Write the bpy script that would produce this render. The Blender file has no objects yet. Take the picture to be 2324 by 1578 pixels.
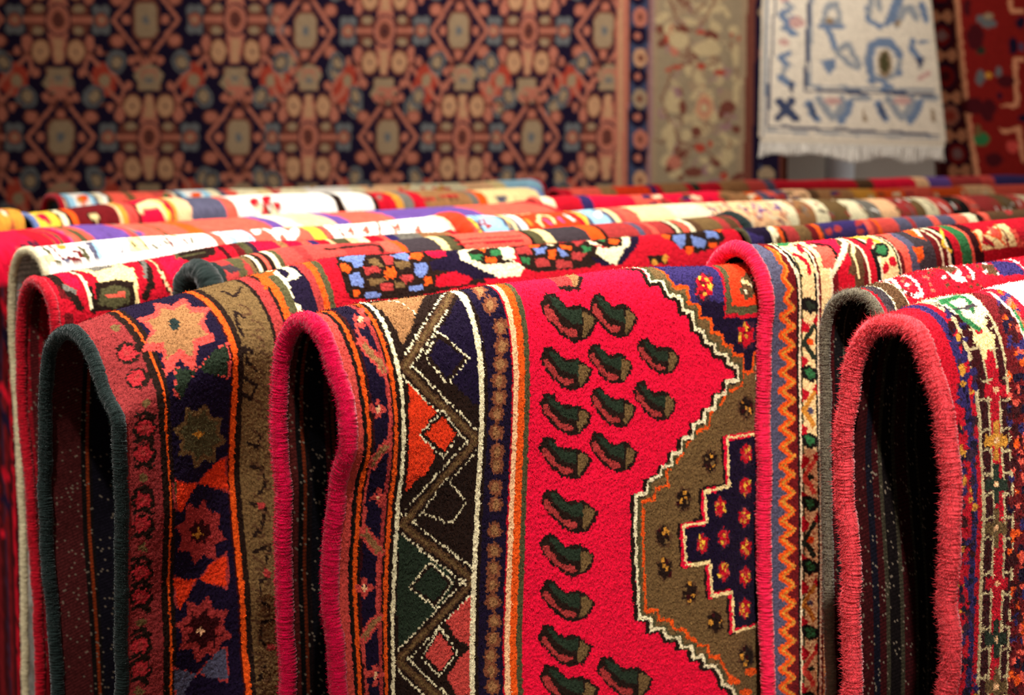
import bpy, math, random
import numpy as np
scene = bpy.context.scene
# ---------- camera, light, exposure ----------
FPX = 3357.0
PITCH = math.atan((789.0-280.0)/FPX)
CAMZ = 1.461
cam = bpy.data.cameras.new('camera'); cam_o = bpy.data.objects.new('camera', cam)
scene.collection.objects.link(cam_o); scene.camera = cam_o
cam.sensor_width = 36.0; cam.lens = 36.0*FPX/2324.0
cam_o.location = (0, 0, CAMZ); cam_o.rotation_euler = (math.pi/2-PITCH, 0, 0)
cam.clip_start = 0.05; cam.clip_end = 60
cam.dof.use_dof = True; cam.dof.focus_distance = 1.5; cam.dof.aperture_fstop = 5.8
w = bpy.data.worlds.new('world'); scene.world = w; w.use_nodes = True
w.node_tree.nodes['Background'].inputs[0].default_value = (1.0, 0.84, 0.72, 1)
w.node_tree.nodes['Background'].inputs[1].default_value = 0.20
def spot(name, loc, target, power, size, angle, blend, color):
    l = bpy.data.lights.new(name, 'SPOT'); l.energy = power; l.shadow_soft_size = size
    l.spot_size = math.radians(angle); l.spot_blend = blend; l.color = color
    o = bpy.data.objects.new(name, l); scene.collection.objects.link(o); o.location = loc
    from mathutils import Vector
    o.rotation_euler = (Vector(target)-Vector(loc)).to_track_quat('-Z', 'Y').to_euler()
    return o
WARM = (1.0, 0.93, 0.87)
SPOTS = [
 ('spotlight_key', (0.18, -0.10, 3.5), (0.24, 1.64, 1.12), 370, 0.04, 25, 1.0, WARM),
 ('spotlight_above', (0.1, 2.1, 3.3), (0.1, 2.3, 1.3), 215, 0.05, 95, 0.7, WARM),
 ('spotlight_right', (0.75, 1.55, 3.1), (0.68, 1.62, 1.3), 170, 0.03, 24, 1.0, WARM),
 ('spotlight_left', (-0.7, 0.6, 3.1), (-0.50, 1.75, 1.22), 150, 0.04, 30, 1.0, WARM),
 ('spotlight_edge', (0.80, 1.35, 2.95), (0.60, 1.49, 1.30), 170, 0.03, 13, 1.0, WARM),
 ('spotlight_rear', (-0.5, 2.6, 3.3), (-0.5, 3.1, 1.3), 70, 0.05, 60, 0.9, WARM),
 ('spotlight_wall', (0.3, 3.9, 3.6), (0.3, 6.1, 1.9), 185, 0.05, 95, 1.0, WARM),
 ('added_wall_fill', (2.1, 5.55, 0.25), (1.35, 6.1, 1.25), 9, 0.05, 80, 1.0, WARM),  # added low lamp without a visible source, lifts the wall gap and pole
]
for s in SPOTS: spot(*s)
scene.view_settings.view_transform = 'Standard'; scene.view_settings.look = 'None'
scene.view_settings.exposure = 0.75; scene.view_settings.gamma = 1.0
scene.view_settings.use_curve_mapping = False

# ---------- shared geometry (metres) ----------
FPX = 3357.0; CX = 1162.0; CY = 789.0
PITCH = math.atan((789.0-280.0)/FPX)
CAMZ = 1.461
ROD = np.array([0.7655, 0.6434, 0.0]); ROD /= np.linalg.norm(ROD)   # direction of every rail
ACR = np.array([ROD[1], -ROD[0], 0.0])                               # across the rails, towards the aisle
def resample(pts, vs):
    p = np.asarray(pts, float)
    d = np.r_[0, np.cumsum(np.hypot(*(p[1:]-p[:-1]).T))]
    e = (p[-1]-p[-2]) / (d[-1]-d[-2])
    L = vs.max()+0.1
    if d[-1] < L:
        e = np.array([e[0]*0.3, -math.sqrt(max(1e-6, 1-(e[0]*0.3)**2))])
        p = np.vstack([p, p[-1]+e*(L-d[-1])]); d = np.r_[d, L]
    return np.c_[np.interp(vs, d, p[:,0]), np.interp(vs, d, p[:,1])]
def gsm(a, s, axis=0):
    if s < 0.3: return a
    r = int(3*s)+1; k = np.exp(-0.5*(np.arange(-r, r+1)/s)**2); k /= k.sum()
    a = np.moveaxis(a, axis, 0)
    pre = 2*a[:1]-a[1:r+1][::-1] if len(a) > r else np.repeat(a[:1], r, 0)
    post = 2*a[-1:]-a[-r-1:-1][::-1] if len(a) > r else np.repeat(a[-1:], r, 0)
    b = np.concatenate([pre, a, post], 0)
    out = sum(k[i]*b[i:i+len(a)] for i in range(2*r+1))
    return np.moveaxis(out, 0, axis)
def vnoise(x, y, seed):
    # smooth value noise, vectorised
    xi = np.floor(x).astype(int); yi = np.floor(y).astype(int); fx = x-xi; fy = y-yi
    fx = fx*fx*(3-2*fx); fy = fy*fy*(3-2*fy)
    def h(a, b):
        n = (a*374761393 + b*668265263 + seed*1442695041) & 0xffffffff
        n = ((n ^ (n >> 13))*1274126177) & 0xffffffff
        return ((n ^ (n >> 16)) & 0xffff)/65535.0
    return (h(xi,yi)*(1-fx)+h(xi+1,yi)*fx)*(1-fy)+(h(xi,yi+1)*(1-fx)+h(xi+1,yi+1)*fx)*fy
def rug_frame(R):
    """profile sheet on a regular fine grid: returns us, vs, W[u,v], Z[u,v]"""
    U0, U1 = R['stations'][0][0], R['umax']
    us = np.arange(0, U1+1e-9, 0.004)
    vs = np.arange(-R['vfar'], R['vnear']+1e-9, 0.004)
    st = []
    for s in R['stations']:
        near = resample(s[1], vs[vs >= 0]); far = resample(s[2], -vs[vs < 0][::-1])[::-1]
        p = np.vstack([far, near]); p = gsm(p, R.get('smooth', 2.0)); st.append(p)
    su = np.array([s[0] for s in R['stations']]); st = np.array(st)
    W = np.array([np.interp(us, su, st[:, j, 0]) for j in range(len(vs))]).T
    Z = np.array([np.interp(us, su, st[:, j, 1]) for j in range(len(vs))]).T
    if len(us) > 30 and len(su) > 1:
        W = gsm(W, 4.0, 0); Z = gsm(Z, 4.0, 0)
    uu, vv = np.meshgrid(us, vs, indexing='ij'); sd = R['seed']
    fade = np.clip(np.abs(vv)/0.10, 0, 1)*np.clip(uu/0.1, 0, 1)
    W = W + fade*0.010*(vnoise(uu*9, vv*2.2, sd)-0.5)*R.get('wave', 1.0)
    Z = Z + 0.006*(vnoise(uu*7, vv*0.5, sd+5)-0.5)*np.clip(uu/0.1, 0, 1)*R.get('rwave', 1.0)
    return us, vs, W, Z
def bil(us, vs, A, u, v):
    fu = np.clip((u-us[0])/(us[1]-us[0]), 0, len(us)-1.001); fv = np.clip((v-vs[0])/(vs[1]-vs[0]), 0, len(vs)-1.001)
    i = fu.astype(int); j = fv.astype(int); a = fu-i; b = fv-j
    return (A[i,j]*(1-a)+A[i+1,j]*a)*(1-b)+(A[i,j+1]*(1-a)+A[i+1,j+1]*a)*b
def rug_points(R, F, u, v):
    us, vs, W, Z = F
    w = bil(us, vs, W, u, v); z = bil(us, vs, Z, u, v)
    P0 = np.array([R['p0'][0], R['p0'][1], 0.0])
    return P0 + u[..., None]*ROD + w[..., None]*ACR + z[..., None]*np.array([0, 0, 1.0])

PAL = {'red': (222, 16, 54), 'crim': (184, 16, 36), 'gcord': (222, 66, 74), 'dred': (100, 18, 22), 'mar': (56, 12, 16), 'salm': (196, 70, 62), 'rose': (160, 52, 50), 'coral': (226, 88, 70), 'pink': (222, 8, 70), 'cbrn': (124, 70, 46), 'cros': (136, 46, 46), 'crmb': (170, 40, 46), 'khiv': (196, 178, 134), 'orng': (226, 84, 22), 'vor': (222, 58, 24), 'yel': (232, 190, 60), 'gold': (200, 140, 50), 'tan': (150, 106, 66), 'khak': (108, 84, 50), 'brn': (84, 58, 36), 'dbrn': (34, 20, 14), 'blk': (20, 16, 14), 'ivo': (232, 222, 180), 'crm': (236, 214, 150), 'pch': (240, 190, 140), 'navy': (24, 14, 38), 'ind': (48, 38, 88), 'purp': (98, 70, 140), 'teal': (30, 42, 40), 'fgry': (108, 100, 82), 'epink': (228, 28, 70), 'dgrn': (36, 48, 34), 'oliv': (78, 74, 46), 'grn': (46, 110, 62), 'blue': (104, 124, 176), 'lblu': (150, 200, 222), 'slat': (80, 80, 100), 'gry': (110, 106, 96), 'wht': (238, 234, 222), 'char': (58, 50, 54), 'dpur': (52, 30, 48), 'hs': (172, 104, 84), 'ht': (182, 138, 102), 'hk': (148, 126, 98), 'hg': (98, 100, 100), 'hr': (160, 62, 46), 'hb': (106, 58, 46), 'hn': (24, 16, 38), 'hl': (140, 106, 104), 'wb': (228, 218, 196), 'wn': (62, 72, 100), 'wk': (112, 132, 158), 'wg': (150, 156, 160), 'wr': (200, 160, 150), 'rd': (124, 24, 20), 'rb': (70, 16, 22), 'rp': (206, 138, 100), 'bs': (58, 66, 90), 'bt': (140, 124, 98), 'bb': (178, 158, 118)}
RUGS = {}
RUGS['D'] = {'name': 'D', 'p0': [-0.1942, 1.3875], 'stations': [[0.0, [[0.0, 1.2814], [0.0146, 1.2803], [0.0279, 1.2734], [0.0416, 1.26], [0.0528, 1.242], [0.061, 1.2224], [0.0677, 1.2028], [0.072, 1.1787], [0.0729, 1.1602], [0.0608, 1.1439], [0.049, 1.1202], [0.0422, 1.0718], [0.0364, 1.0338], [0.0417, 0.9872], [0.0452, 0.953], [0.0487, 0.9196]], [[0.0, 1.2814], [-0.0189, 1.277], [-0.0329, 1.267], [-0.0441, 1.2516], [-0.0525, 1.2267], [-0.0573, 1.1953], [-0.0568, 1.1511], [-0.0521, 1.1074], [-0.058, 1.0111], [-0.0558, 0.9472], [-0.055, 0.8878]]], [0.0665, [[0.0, 1.2897], [0.0235, 1.2765], [0.0413, 1.2528], [0.053, 1.2244], [0.0593, 1.1826], [0.0568, 1.1261], [0.0489, 1.094], [0.0424, 1.0262], [0.0377, 0.9802], [0.0375, 0.8991]], [[0.0, 1.2897], [-0.0189, 1.2853], [-0.0329, 1.2753], [-0.0441, 1.2599], [-0.0525, 1.235], [-0.0573, 1.2036], [-0.0568, 1.1594], [-0.0521, 1.1157], [-0.058, 1.0194], [-0.0558, 0.9555], [-0.055, 0.8961]]], [0.2314, [[0.0, 1.2973], [0.0144, 1.2916], [0.025, 1.2719], [0.0307, 1.245], [0.0335, 1.2038], [0.0321, 1.1571], [0.0286, 1.0858], [0.025, 0.9891], [0.0213, 0.9149], [0.0235, 0.8522]], [[0.0, 1.2973], [-0.0189, 1.2929], [-0.0329, 1.2829], [-0.0441, 1.2675], [-0.0525, 1.2426], [-0.0573, 1.2112], [-0.0568, 1.167], [-0.0521, 1.1233], [-0.058, 1.027], [-0.0558, 0.9631], [-0.055, 0.9037]]], [0.4276, [[-0.0, 1.2989], [0.0184, 1.2884], [0.03, 1.2616], [0.0348, 1.2274], [0.0375, 1.1577], [0.0382, 1.0563], [0.0374, 0.9528], [0.0374, 0.8059]], [[-0.0, 1.2989], [-0.0189, 1.2945], [-0.0329, 1.2845], [-0.0441, 1.2691], [-0.0525, 1.2442], [-0.0573, 1.2128], [-0.0568, 1.1686], [-0.0521, 1.1249], [-0.058, 1.0286], [-0.0558, 0.9647], [-0.055, 0.9053]]], [0.6585, [[0.0, 1.2952], [0.0184, 1.2847], [0.03, 1.2579], [0.0348, 1.2237], [0.0375, 1.154], [0.0382, 1.0526], [0.0374, 0.9491], [0.0374, 0.8022]], [[0.0, 1.2952], [-0.0189, 1.2908], [-0.0329, 1.2808], [-0.0441, 1.2654], [-0.0525, 1.2405], [-0.0573, 1.2091], [-0.0568, 1.1649], [-0.0521, 1.1212], [-0.058, 1.0249], [-0.0558, 0.961], [-0.055, 0.9016]]]], 'vfar': 0.75, 'vnear': 0.75, 'seed': 11, 'umax': 1.008, 'knot': 2.4, 'base': 'red', 'cord': 'pink', 'cord_r': 0.0088, 'cell': 1.15, 'ufine': 0.72, 'vfine': 0.6, 'fuzz': 26000, 'flen': 0.0032, 'backk': 0.22, 'tufts': 150000, 'bv': 0.5, 'lump': 0.0016}
RUGS['D']["ops"] = [
['salm','b',-40,32],['blk','b',32,35],['dbrn','b',35,41],['orng','b',41,53],['dbrn','b',53,56],['mar','b',56,59],['navy','b',59,98],['rose','b',98,110],['dbrn','b',110,113],['orng','b',113,122],['dbrn','b',122,128],['ivo','b',128,140],['dbrn','b',140,149],['dbrn','b',149,350],['ivo','b',350,362],['dbrn','b',362,371],
['navy','b',371,443],['crim','b',443,449],['pch','b',449,464],['orng','b',464,482],['oliv','b',482,497],['red','b',497,9999],['salm','e',83,47,6,2,-6,9],['salm','e',104,53,8,2,-5,9],['salm','e',107,29,6,2,-8,12],['salm','e',86,65,8,2,-5,8],['salm','e',92,50,8,0,-5,9],['pch','e',92,50,5,0,-5,8],['salm','e',59,233,8,2,0,8],
['salm','e',86,236,9,2,0,8],['salm','e',74,224,8,0,-2,6],['salm','e',71,248,9,0,0,6],['salm','e',74,236,8,0,-2,6],['pch','e',74,236,5,0,-2,6],['salm','e',77,419,6,0,0,8],['salm','e',101,419,8,0,0,8],['salm','e',86,404,8,0,2,8],['salm','e',92,431,8,0,2,8],['salm','e',89,419,6,0,0,8],['pch','e',89,419,3,0,0,6],
['salm','e',56,605,8,2,0,8],['salm','e',80,605,8,0,0,8],['salm','e',68,590,8,2,0,8],['salm','e',68,617,8,0,0,8],['salm','e',68,605,8,0,0,6],['pch','e',68,605,5,0,0,6],['salm','e',74,779,9,2,0,8],['salm','e',104,785,8,2,-2,6],['salm','e',89,770,9,2,0,8],['salm','e',89,797,8,2,-2,8],['salm','e',89,782,9,2,0,8],
['pch','e',89,782,5,0,0,6],['salm','l',13,71,104,77,122,95,146,101,164],['tan','l',7,71,104,77,122,95,146,101,164],['salm','l',13,95,308,77,320,62,344],['tan','l',7,95,308,77,320,62,344],['salm','l',13,62,488,83,512,101,533],['tan','l',7,62,488,83,512,101,533],['salm','l',13,101,668,80,686,62,707],['tan','l',7,101,668,80,686,62,707],
['salm','l',13,104,-34,119,-34,143,-34],['tan','l',7,104,-34,119,-34,143,-34],['salm','l',4,71,104,71,77,83,44],['salm','l',4,101,161,107,197,101,266,95,308],['salm','l',4,59,341,59,389,59,437,62,488],['salm','l',4,98,533,98,575,98,665],['salm','l',4,62,704,62,749,65,818],['tan','p',143,2,284,-34,314,-34,311,-34,239,38,164,119,161,95,155,53],
['navy','p',362,-34,356,47,368,116,356,269,314,236,245,173,218,137,278,68],['vor','p',155,188,227,242,233,254,206,269,188,299,209,320,227,344,200,380,188,380,152,413],['dbrn','p',350,341,368,611,296,548,182,464,248,407],['dgrn','p',143,485,182,500,224,539,266,581,299,623,293,644,251,683,206,710,161,734,152,734],
['salm','p',347,662,338,668,281,707,308,749,347,776],['salm','p',347,785,320,797,308,809,284,827,311,875,347,884],['dbrn','l',19,383,-34,305,38,224,101,152,161,206,215,272,269,344,329,290,365,242,401,197,440,152,479,218,527,287,578,356,635,305,668,254,701,203,731,152,764,218,824,281,887,347,953],['ivo','d',2.1,6.6,6.6,386,-34,335,-7,230,80,155,143,209,194,272,248,341,308,290,344,239,380,194,416,149,455,215,503,287,557,356,611,305,644,254,677,203,710,152,740,218,803,281,863,347,929],
['ivo','d',2.1,6.8,6.8,377,-34,293,62,215,125,146,182,203,233,272,290,344,353,293,389,245,425,200,464,152,500,218,548,287,602,359,659,305,689,254,722,203,755,152,785,215,845,281,911,347,977],['brn','l',9,383,-34,305,38,224,101,152,161,206,215,272,269,344,329,290,365,242,401,197,440,152,479,218,527,287,578,356,635,305,668,254,701,203,731,152,764,218,824,281,887,347,953],
['khak','l',3,383,-34,305,38,224,101,152,161,206,215,272,269,344,329,290,365,242,401,197,440,152,479,218,527,287,578,356,635,305,668,254,701,203,731,152,764,218,824,281,887,347,953],['dbrn','p',260,98,326,158,260,206,212,143],['ivo','d',2.1,6,6,260,98,326,158,260,206,212,143,260,98],['navy','p',257,110,311,155,260,194,224,143],
['dbrn','p',245,254,179,296,251,350,293,308],['ivo','d',2.1,6.4,6.4,245,254,179,296,251,350,293,308,245,254],['vor','p',245,266,194,296,251,338,281,308],['dbrn','p',263,395,326,458,284,497,203,461],['ivo','d',2.1,6.4,6.4,263,395,326,458,284,497,203,461,263,395],['dbrn','p',263,407,314,458,281,488,218,461],
['dbrn','p',233,569,179,614,251,671,296,626],['ivo','d',2.1,6.5,6.5,233,569,179,614,251,671,296,626,233,569],['dgrn','p',236,581,191,614,248,659,284,626],['dbrn','p',266,716,215,770,263,821,317,785],['ivo','d',2.1,6.3,6.3,266,716,215,770,263,821,317,785,266,716],['salm','p',266,728,224,770,266,812,305,782],
['ivo','d',2.1,6.3,6.3,158,-34,206,5,224,56],['ivo','l',3.5,365,-34,362,41,362,116],['dbrn','b',128,131],['ivo','b',131,140],['ivo','b',350,362],['cbrn','s',8,0.78,0,413,5,15,11,-20,36],['tan','e',413,5,6,5,-14,30],['cbrn','s',8,0.78,0,413,56,21,3,-11,23],['tan','e',413,56,9,0,-5,12],['cbrn','s',8,0.78,0,425,107,23,3,-5,20],
['tan','e',425,107,11,2,-2,11],['cbrn','s',8,0.78,0,422,146,24,3,-3,21],['tan','e',422,146,11,0,-2,12],['cbrn','s',8,0.78,0,413,182,24,3,-2,21],['tan','e',413,182,11,0,-2,12],['cbrn','s',8,0.78,0,407,215,26,5,-2,20],['tan','e',407,215,11,2,-2,11],['cbrn','s',8,0.78,0,407,251,26,3,2,21],['tan','e',407,251,11,2,2,12],
['cbrn','s',8,0.78,0,401,284,26,5,2,21],['tan','e',401,284,11,2,0,11],['cbrn','s',8,0.78,0,401,323,26,5,2,21],['tan','e',401,323,11,2,2,12],['cbrn','s',8,0.78,0,407,365,26,5,2,21],['tan','e',407,365,11,2,0,11],['cbrn','s',8,0.78,0,407,395,24,5,2,21],['tan','e',407,395,11,2,2,12],['cbrn','s',8,0.78,0,407,443,24,5,2,21],
['tan','e',407,443,11,2,0,11],['cbrn','s',8,0.78,0,410,479,24,5,0,21],['tan','e',410,479,9,2,0,12],['cbrn','s',8,0.78,0,410,536,26,6,2,21],['tan','e',410,536,11,3,2,12],['cbrn','s',8,0.78,0,410,581,26,6,2,21],['tan','e',410,581,11,3,2,12],['cbrn','s',8,0.78,0,410,620,24,5,2,23],['tan','e',410,620,11,2,2,12],
['cbrn','s',8,0.78,0,410,656,24,5,0,23],['tan','e',410,656,9,2,0,11],['cbrn','s',8,0.78,0,413,695,26,6,2,23],['tan','e',413,695,11,3,2,12],['cbrn','s',8,0.78,0,419,740,24,6,0,21],['tan','e',419,740,11,3,0,12],['cbrn','s',8,0.78,0,416,779,26,8,2,23],['tan','e',416,779,11,2,0,12],['cbrn','s',8,0.78,0,410,815,24,6,-2,21],
['tan','e',410,815,11,3,0,12],['cbrn','s',8,0.78,0,410,848,24,6,0,21],['tan','e',410,848,11,3,0,12],['cbrn','s',8,0.78,0,413,884,24,6,0,21],['tan','e',413,884,11,3,0,12],['dbrn','p',572,47,599,53,602,68,623,86,662,86,683,101,704,119,692,143,668,161,629,164,599,149,569,122,548,92,545,74],['rose','p',554,77,566,74,599,125,638,137,644,149,614,149,587,128,554,98],
['dgrn','p',578,56,593,62,620,92,662,95,656,128,626,119,599,101,581,77],['khak','p',662,101,680,107,695,119,683,137,659,158,656,149],['dbrn','p',545,164,572,170,581,182,605,197,641,200,662,212,683,230,674,251,653,266,617,266,590,254,557,227,536,203,527,185],['rose','p',536,188,548,188,587,233,626,245,629,254,602,254,578,236,542,206],
['dgrn','p',554,173,569,176,602,203,641,206,641,236,611,227,584,212,563,188],['khak','p',644,212,662,218,674,230,665,245,647,263,641,254],['dbrn','p',539,260,566,266,578,281,602,296,638,299,656,311,680,329,671,350,650,365,617,365,587,350,557,326,533,299,527,281],['rose','p',536,287,545,284,584,329,623,344,629,353,602,353,575,332,542,302],
['dgrn','p',548,269,566,275,599,302,638,305,638,335,608,326,584,308,560,287],['khak','p',641,311,659,317,671,329,662,344,644,362,638,353],['dbrn','p',539,356,569,362,578,377,602,392,638,395,659,407,680,428,671,446,653,461,617,461,590,449,560,422,536,395,527,377],['rose','p',536,380,548,380,587,425,626,440,629,449,602,449,578,428,542,398],
['dgrn','p',551,365,569,371,602,398,638,401,638,431,608,422,584,404,560,380],['khak','p',641,407,659,413,671,425,665,440,644,458,641,449],['dbrn','p',551,473,581,479,593,494,617,512,656,515,677,530,701,551,692,572,671,587,635,587,602,569,572,542,545,512,536,494],['rose','p',545,497,557,497,599,548,641,563,644,572,617,572,590,548,551,515],
['dgrn','p',560,479,581,488,617,518,656,524,656,554,626,545,596,524,572,500],['khak','p',659,527,677,536,692,548,683,563,662,584,656,572],['dbrn','p',551,572,578,578,590,593,611,611,650,614,671,629,692,650,686,671,665,686,629,686,599,668,569,641,545,611,536,593],['rose','p',545,599,557,596,596,647,635,662,641,674,614,671,587,650,551,617],
['dgrn','p',560,581,578,587,611,617,650,623,650,653,620,644,593,623,572,599],['khak','p',653,629,671,635,686,650,677,665,656,683,650,671],['dbrn','p',554,677,581,683,590,698,614,716,650,719,671,734,695,758,686,776,665,791,632,791,602,773,572,746,548,716,542,698],['rose','p',548,701,560,701,599,752,638,767,644,779,617,776,590,752,557,722],
['dgrn','p',563,686,581,692,614,722,650,728,653,761,623,749,596,728,575,704],['khak','p',656,734,671,740,686,755,680,770,659,788,653,779],['dbrn','p',554,779,578,785,587,800,611,818,644,821,665,839,689,860,677,878,659,893,623,890,596,875,569,848,545,818,539,800],['rose','p',548,806,557,803,593,854,632,869,635,878,611,878,584,854,554,824],
['dgrn','p',563,788,578,794,608,824,644,830,644,860,617,851,593,830,572,806],['khak','p',650,836,665,842,680,857,671,872,650,890,647,881],['dbrn','p',557,869,584,878,596,893,620,914,659,920,683,938,710,962,698,983,674,998,635,995,605,977,572,944,548,911,542,893],['rose','p',548,896,563,896,602,953,644,971,650,983,620,980,593,953,557,917],
['dgrn','p',566,878,584,887,620,920,659,929,659,962,629,950,599,926,575,899],['khak','p',665,935,683,944,698,959,689,974,668,995,662,983],['dbrn','p',704,65,728,68,734,83,749,98,785,98,800,110,821,131,809,152,788,170,755,170,731,158,704,131,686,104,683,86],['rose','p',689,92,701,89,731,137,764,146,767,158,743,158,722,140,692,110],
['dgrn','p',710,71,725,77,749,107,782,107,779,140,752,131,731,113,713,89],['khak','p',785,113,800,116,812,128,803,146,782,167,779,158],['dbrn','p',680,173,704,176,713,191,734,206,764,206,782,218,803,236,794,254,776,269,746,272,719,260,695,233,674,209,668,194],['rose','p',674,197,686,194,719,239,752,251,755,260,731,260,710,242,680,212],
['dgrn','p',689,179,704,185,734,212,764,212,764,242,740,233,716,218,698,197],['khak','p',767,218,782,224,794,233,788,248,770,269,764,257],['dbrn','p',686,269,710,272,719,287,740,302,773,305,791,317,812,335,803,353,785,371,755,371,728,359,701,332,680,305,674,290],['rose','p',680,293,689,290,725,335,761,350,764,359,740,359,716,338,686,311],
['dgrn','p',695,275,710,281,740,308,773,311,773,341,746,332,722,314,704,293],['khak','p',776,317,791,323,803,332,797,350,779,368,773,359],['dbrn','p',686,368,710,374,722,389,743,404,776,404,797,419,818,437,809,458,791,473,755,473,728,458,701,434,680,407,674,389],['rose','p',680,392,692,392,728,437,764,452,767,461,743,461,719,440,686,410],
['dgrn','p',695,377,710,383,740,410,776,413,776,443,749,434,725,416,704,392],['khak','p',779,419,797,425,809,437,803,452,782,470,779,461],['dbrn','p',713,887,746,899,758,917,785,935,830,944,854,962,881,986,872,1007,848,1022,803,1016,770,998,734,962,707,929,698,911],['rose','p',707,914,719,914,767,974,812,992,818,1007,785,1001,755,974,713,935],
['dgrn','p',725,899,746,908,785,944,830,953,830,986,794,971,764,950,737,920],['khak','p',833,959,854,968,872,983,863,1001,839,1019,833,1007],['dbrn','p',824,179,848,182,857,194,878,206,911,206,929,215,947,230,941,248,923,266,890,269,863,257,839,236,818,212,812,197],['rose','p',818,200,830,200,863,239,896,248,902,257,878,257,854,242,824,215],
['dgrn','p',833,185,848,191,875,212,908,212,908,239,884,233,860,221,842,200],['khak','p',914,218,929,221,941,230,932,245,914,263,911,254],['dbrn','p',812,275,836,278,845,293,866,305,899,305,917,317,938,335,932,353,914,371,881,374,854,362,827,338,806,311,800,296],['rose','p',806,299,815,296,851,341,887,353,890,362,866,362,842,344,812,314],
['dgrn','p',818,281,836,287,866,314,899,314,899,344,872,335,848,320,830,299],['khak','p',902,317,920,323,932,332,923,350,905,368,902,359],['rose','p',614,-34,677,-34,653,41,611,35],['tan','p',677,-34,716,-34,671,41,653,41],['dbrn','l',6,620,41,665,47,695,14],['khak','p',833,-34,893,2,881,53,920,53,923,86,962,95,965,125,992,131,995,164,1022,176,1031,200,1061,209,1061,227,1100,233,1103,254,1136,263,1139,296,1097,296,1094,323,1061,329,1061,356,1028,359,1025,386,992,389,989,419,956,422,956,452,926,455,926,479,896,482,890,500,851,509,848,536,812,533,818,671,833,827,872,839,872,866,911,869,926,896,962,899,968,926,1001,926,1007,956,1040,959,1043,983,1076,989,1097,1016,1103,1040,1142,1058,1160,1097,1322,1199,1553,1238,1619,-34,965,-34],
['ind','p',932,5,941,32,950,68,992,68,983,107,1019,113,1013,143,1049,146,1049,176,1082,182,1088,206,1118,215,1121,233,1157,239,1157,278,1190,281,1196,239,1229,239,1517,257,1619,-34,923,-34],['navy','p',1019,113,1013,143,1049,146,1049,176,1082,182,1088,206,1118,215,1121,233,1157,239,1157,278,1190,281,1196,239,1229,239,1346,239,1349,143,1040,101],
['orng','l',4,932,5,941,32,950,68,992,68,983,107,1019,113,1013,143,1049,146,1049,176,1082,182,1088,206,1118,215,1121,233,1157,239,1157,278,1190,281,1196,239,1229,239],['orng','l',4,1157,278,1151,311,1106,320,1076,347,1043,368,1043,398,1007,407,971,437,950,464,914,491,911,497,914,527,875,530,872,557,836,554,842,677,848,746,854,818,893,821,896,845,938,854,944,875,983,884,989,905,1010,911,1019,929,1052,932,1058,962,1088,968,1103,989,1124,1022,1160,1046],
['dbrn','l',7,824,-10,875,11,869,56,908,56,914,89,953,98,953,128,983,134,983,167,1010,179,1022,203,1049,212,1052,230,1091,236,1094,257,1127,266,1127,299,1085,299,1082,326,1052,329,1049,356,1016,362,1016,389,983,392,980,422,947,425,947,452,917,458,914,479,887,485,881,503,839,509,839,536,803,536,806,605,809,674,815,749,824,827,860,839,860,866,902,872,917,899,953,902,956,926,992,929,998,959,1028,959,1034,986,1067,992,1088,1016,1094,1040,1130,1061,1148,1097],
['oliv','l',6,842,-34,902,-1,890,50,929,53,932,86,971,92,971,125,1001,131,1001,164,1028,176,1040,200,1067,206,1070,227,1109,233,1112,254,1145,263,1148,296,1103,296,1100,323,1070,326,1067,353,1034,359,1031,386,1001,389,995,419,965,422,962,449,935,455,932,479,905,482,899,500,857,509,857,536,821,536,824,602,827,674,833,749,839,827,878,839,878,866,917,869,932,896,968,899,974,926,1010,926,1013,956,1046,959,1052,983,1085,992,1106,1016,1112,1040,1151,1061,1169,1100],
['ivo','l',4.2,833,-34,893,2,881,53,920,53,923,86,962,95,965,125,992,131,995,164,1022,176,1031,200,1061,209,1061,227,1100,233,1103,254,1136,263,1139,296,1097,296,1094,323,1061,329,1061,356,1028,359,1025,386,992,389,989,419,956,422,956,452,926,455,926,479,896,482,890,500,851,509,848,536,812,533,815,602,818,671,827,749,833,827,872,839,872,866,911,869,926,896,962,899,968,926,1001,926,1007,956,1040,959,1043,983,1076,989,1097,1016,1103,1040,1142,1058,1160,1097],
['ivo','l',4,1217,251,1205,281,1211,308],['crim','p',1121,-34,1121,26,1109,80,1094,146,1280,155,1373,-34],['oliv','p',1142,-34,1133,26,1115,80,1103,137,1280,146,1373,-34],['vor','p',1169,-34,1148,35,1133,80,1127,119,1283,128,1373,-34],['dpur','s',7,0.75,0,1049,68,38,0,-25,45],['crim','s',6,0.7,0.5,1049,68,33,0,-20,38],
['gold','e',1043,86,6,0,-3,6],['dred','e',1031,83,6,0,-3,5],['yel','e',1049,62,8,0,-3,6],['gold','e',1070,71,6,0,-3,6],['dred','e',1043,80,6,0,-3,6],['yel','e',1067,68,6,0,-3,6],['gold','e',1067,50,6,2,-3,6],['dred','e',1049,59,8,0,-3,6],['yel','e',1046,47,6,0,-3,6],['dpur','s',7,0.75,0,1169,191,41,3,-2,39],
['crim','s',6,0.7,0.5,1169,191,34,3,-2,33],['gold','e',1148,185,7,2,0,5],['dred','e',1166,185,6,0,0,6],['yel','e',1172,173,6,2,0,5],['gold','e',1169,194,8,2,-1,5],['dred','e',1181,179,7,0,-2,6],['yel','e',1166,167,6,0,0,6],['gold','e',1166,167,6,0,0,6],['dred','e',1151,203,7,0,0,6],['yel','e',1145,197,6,0,0,6],
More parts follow.
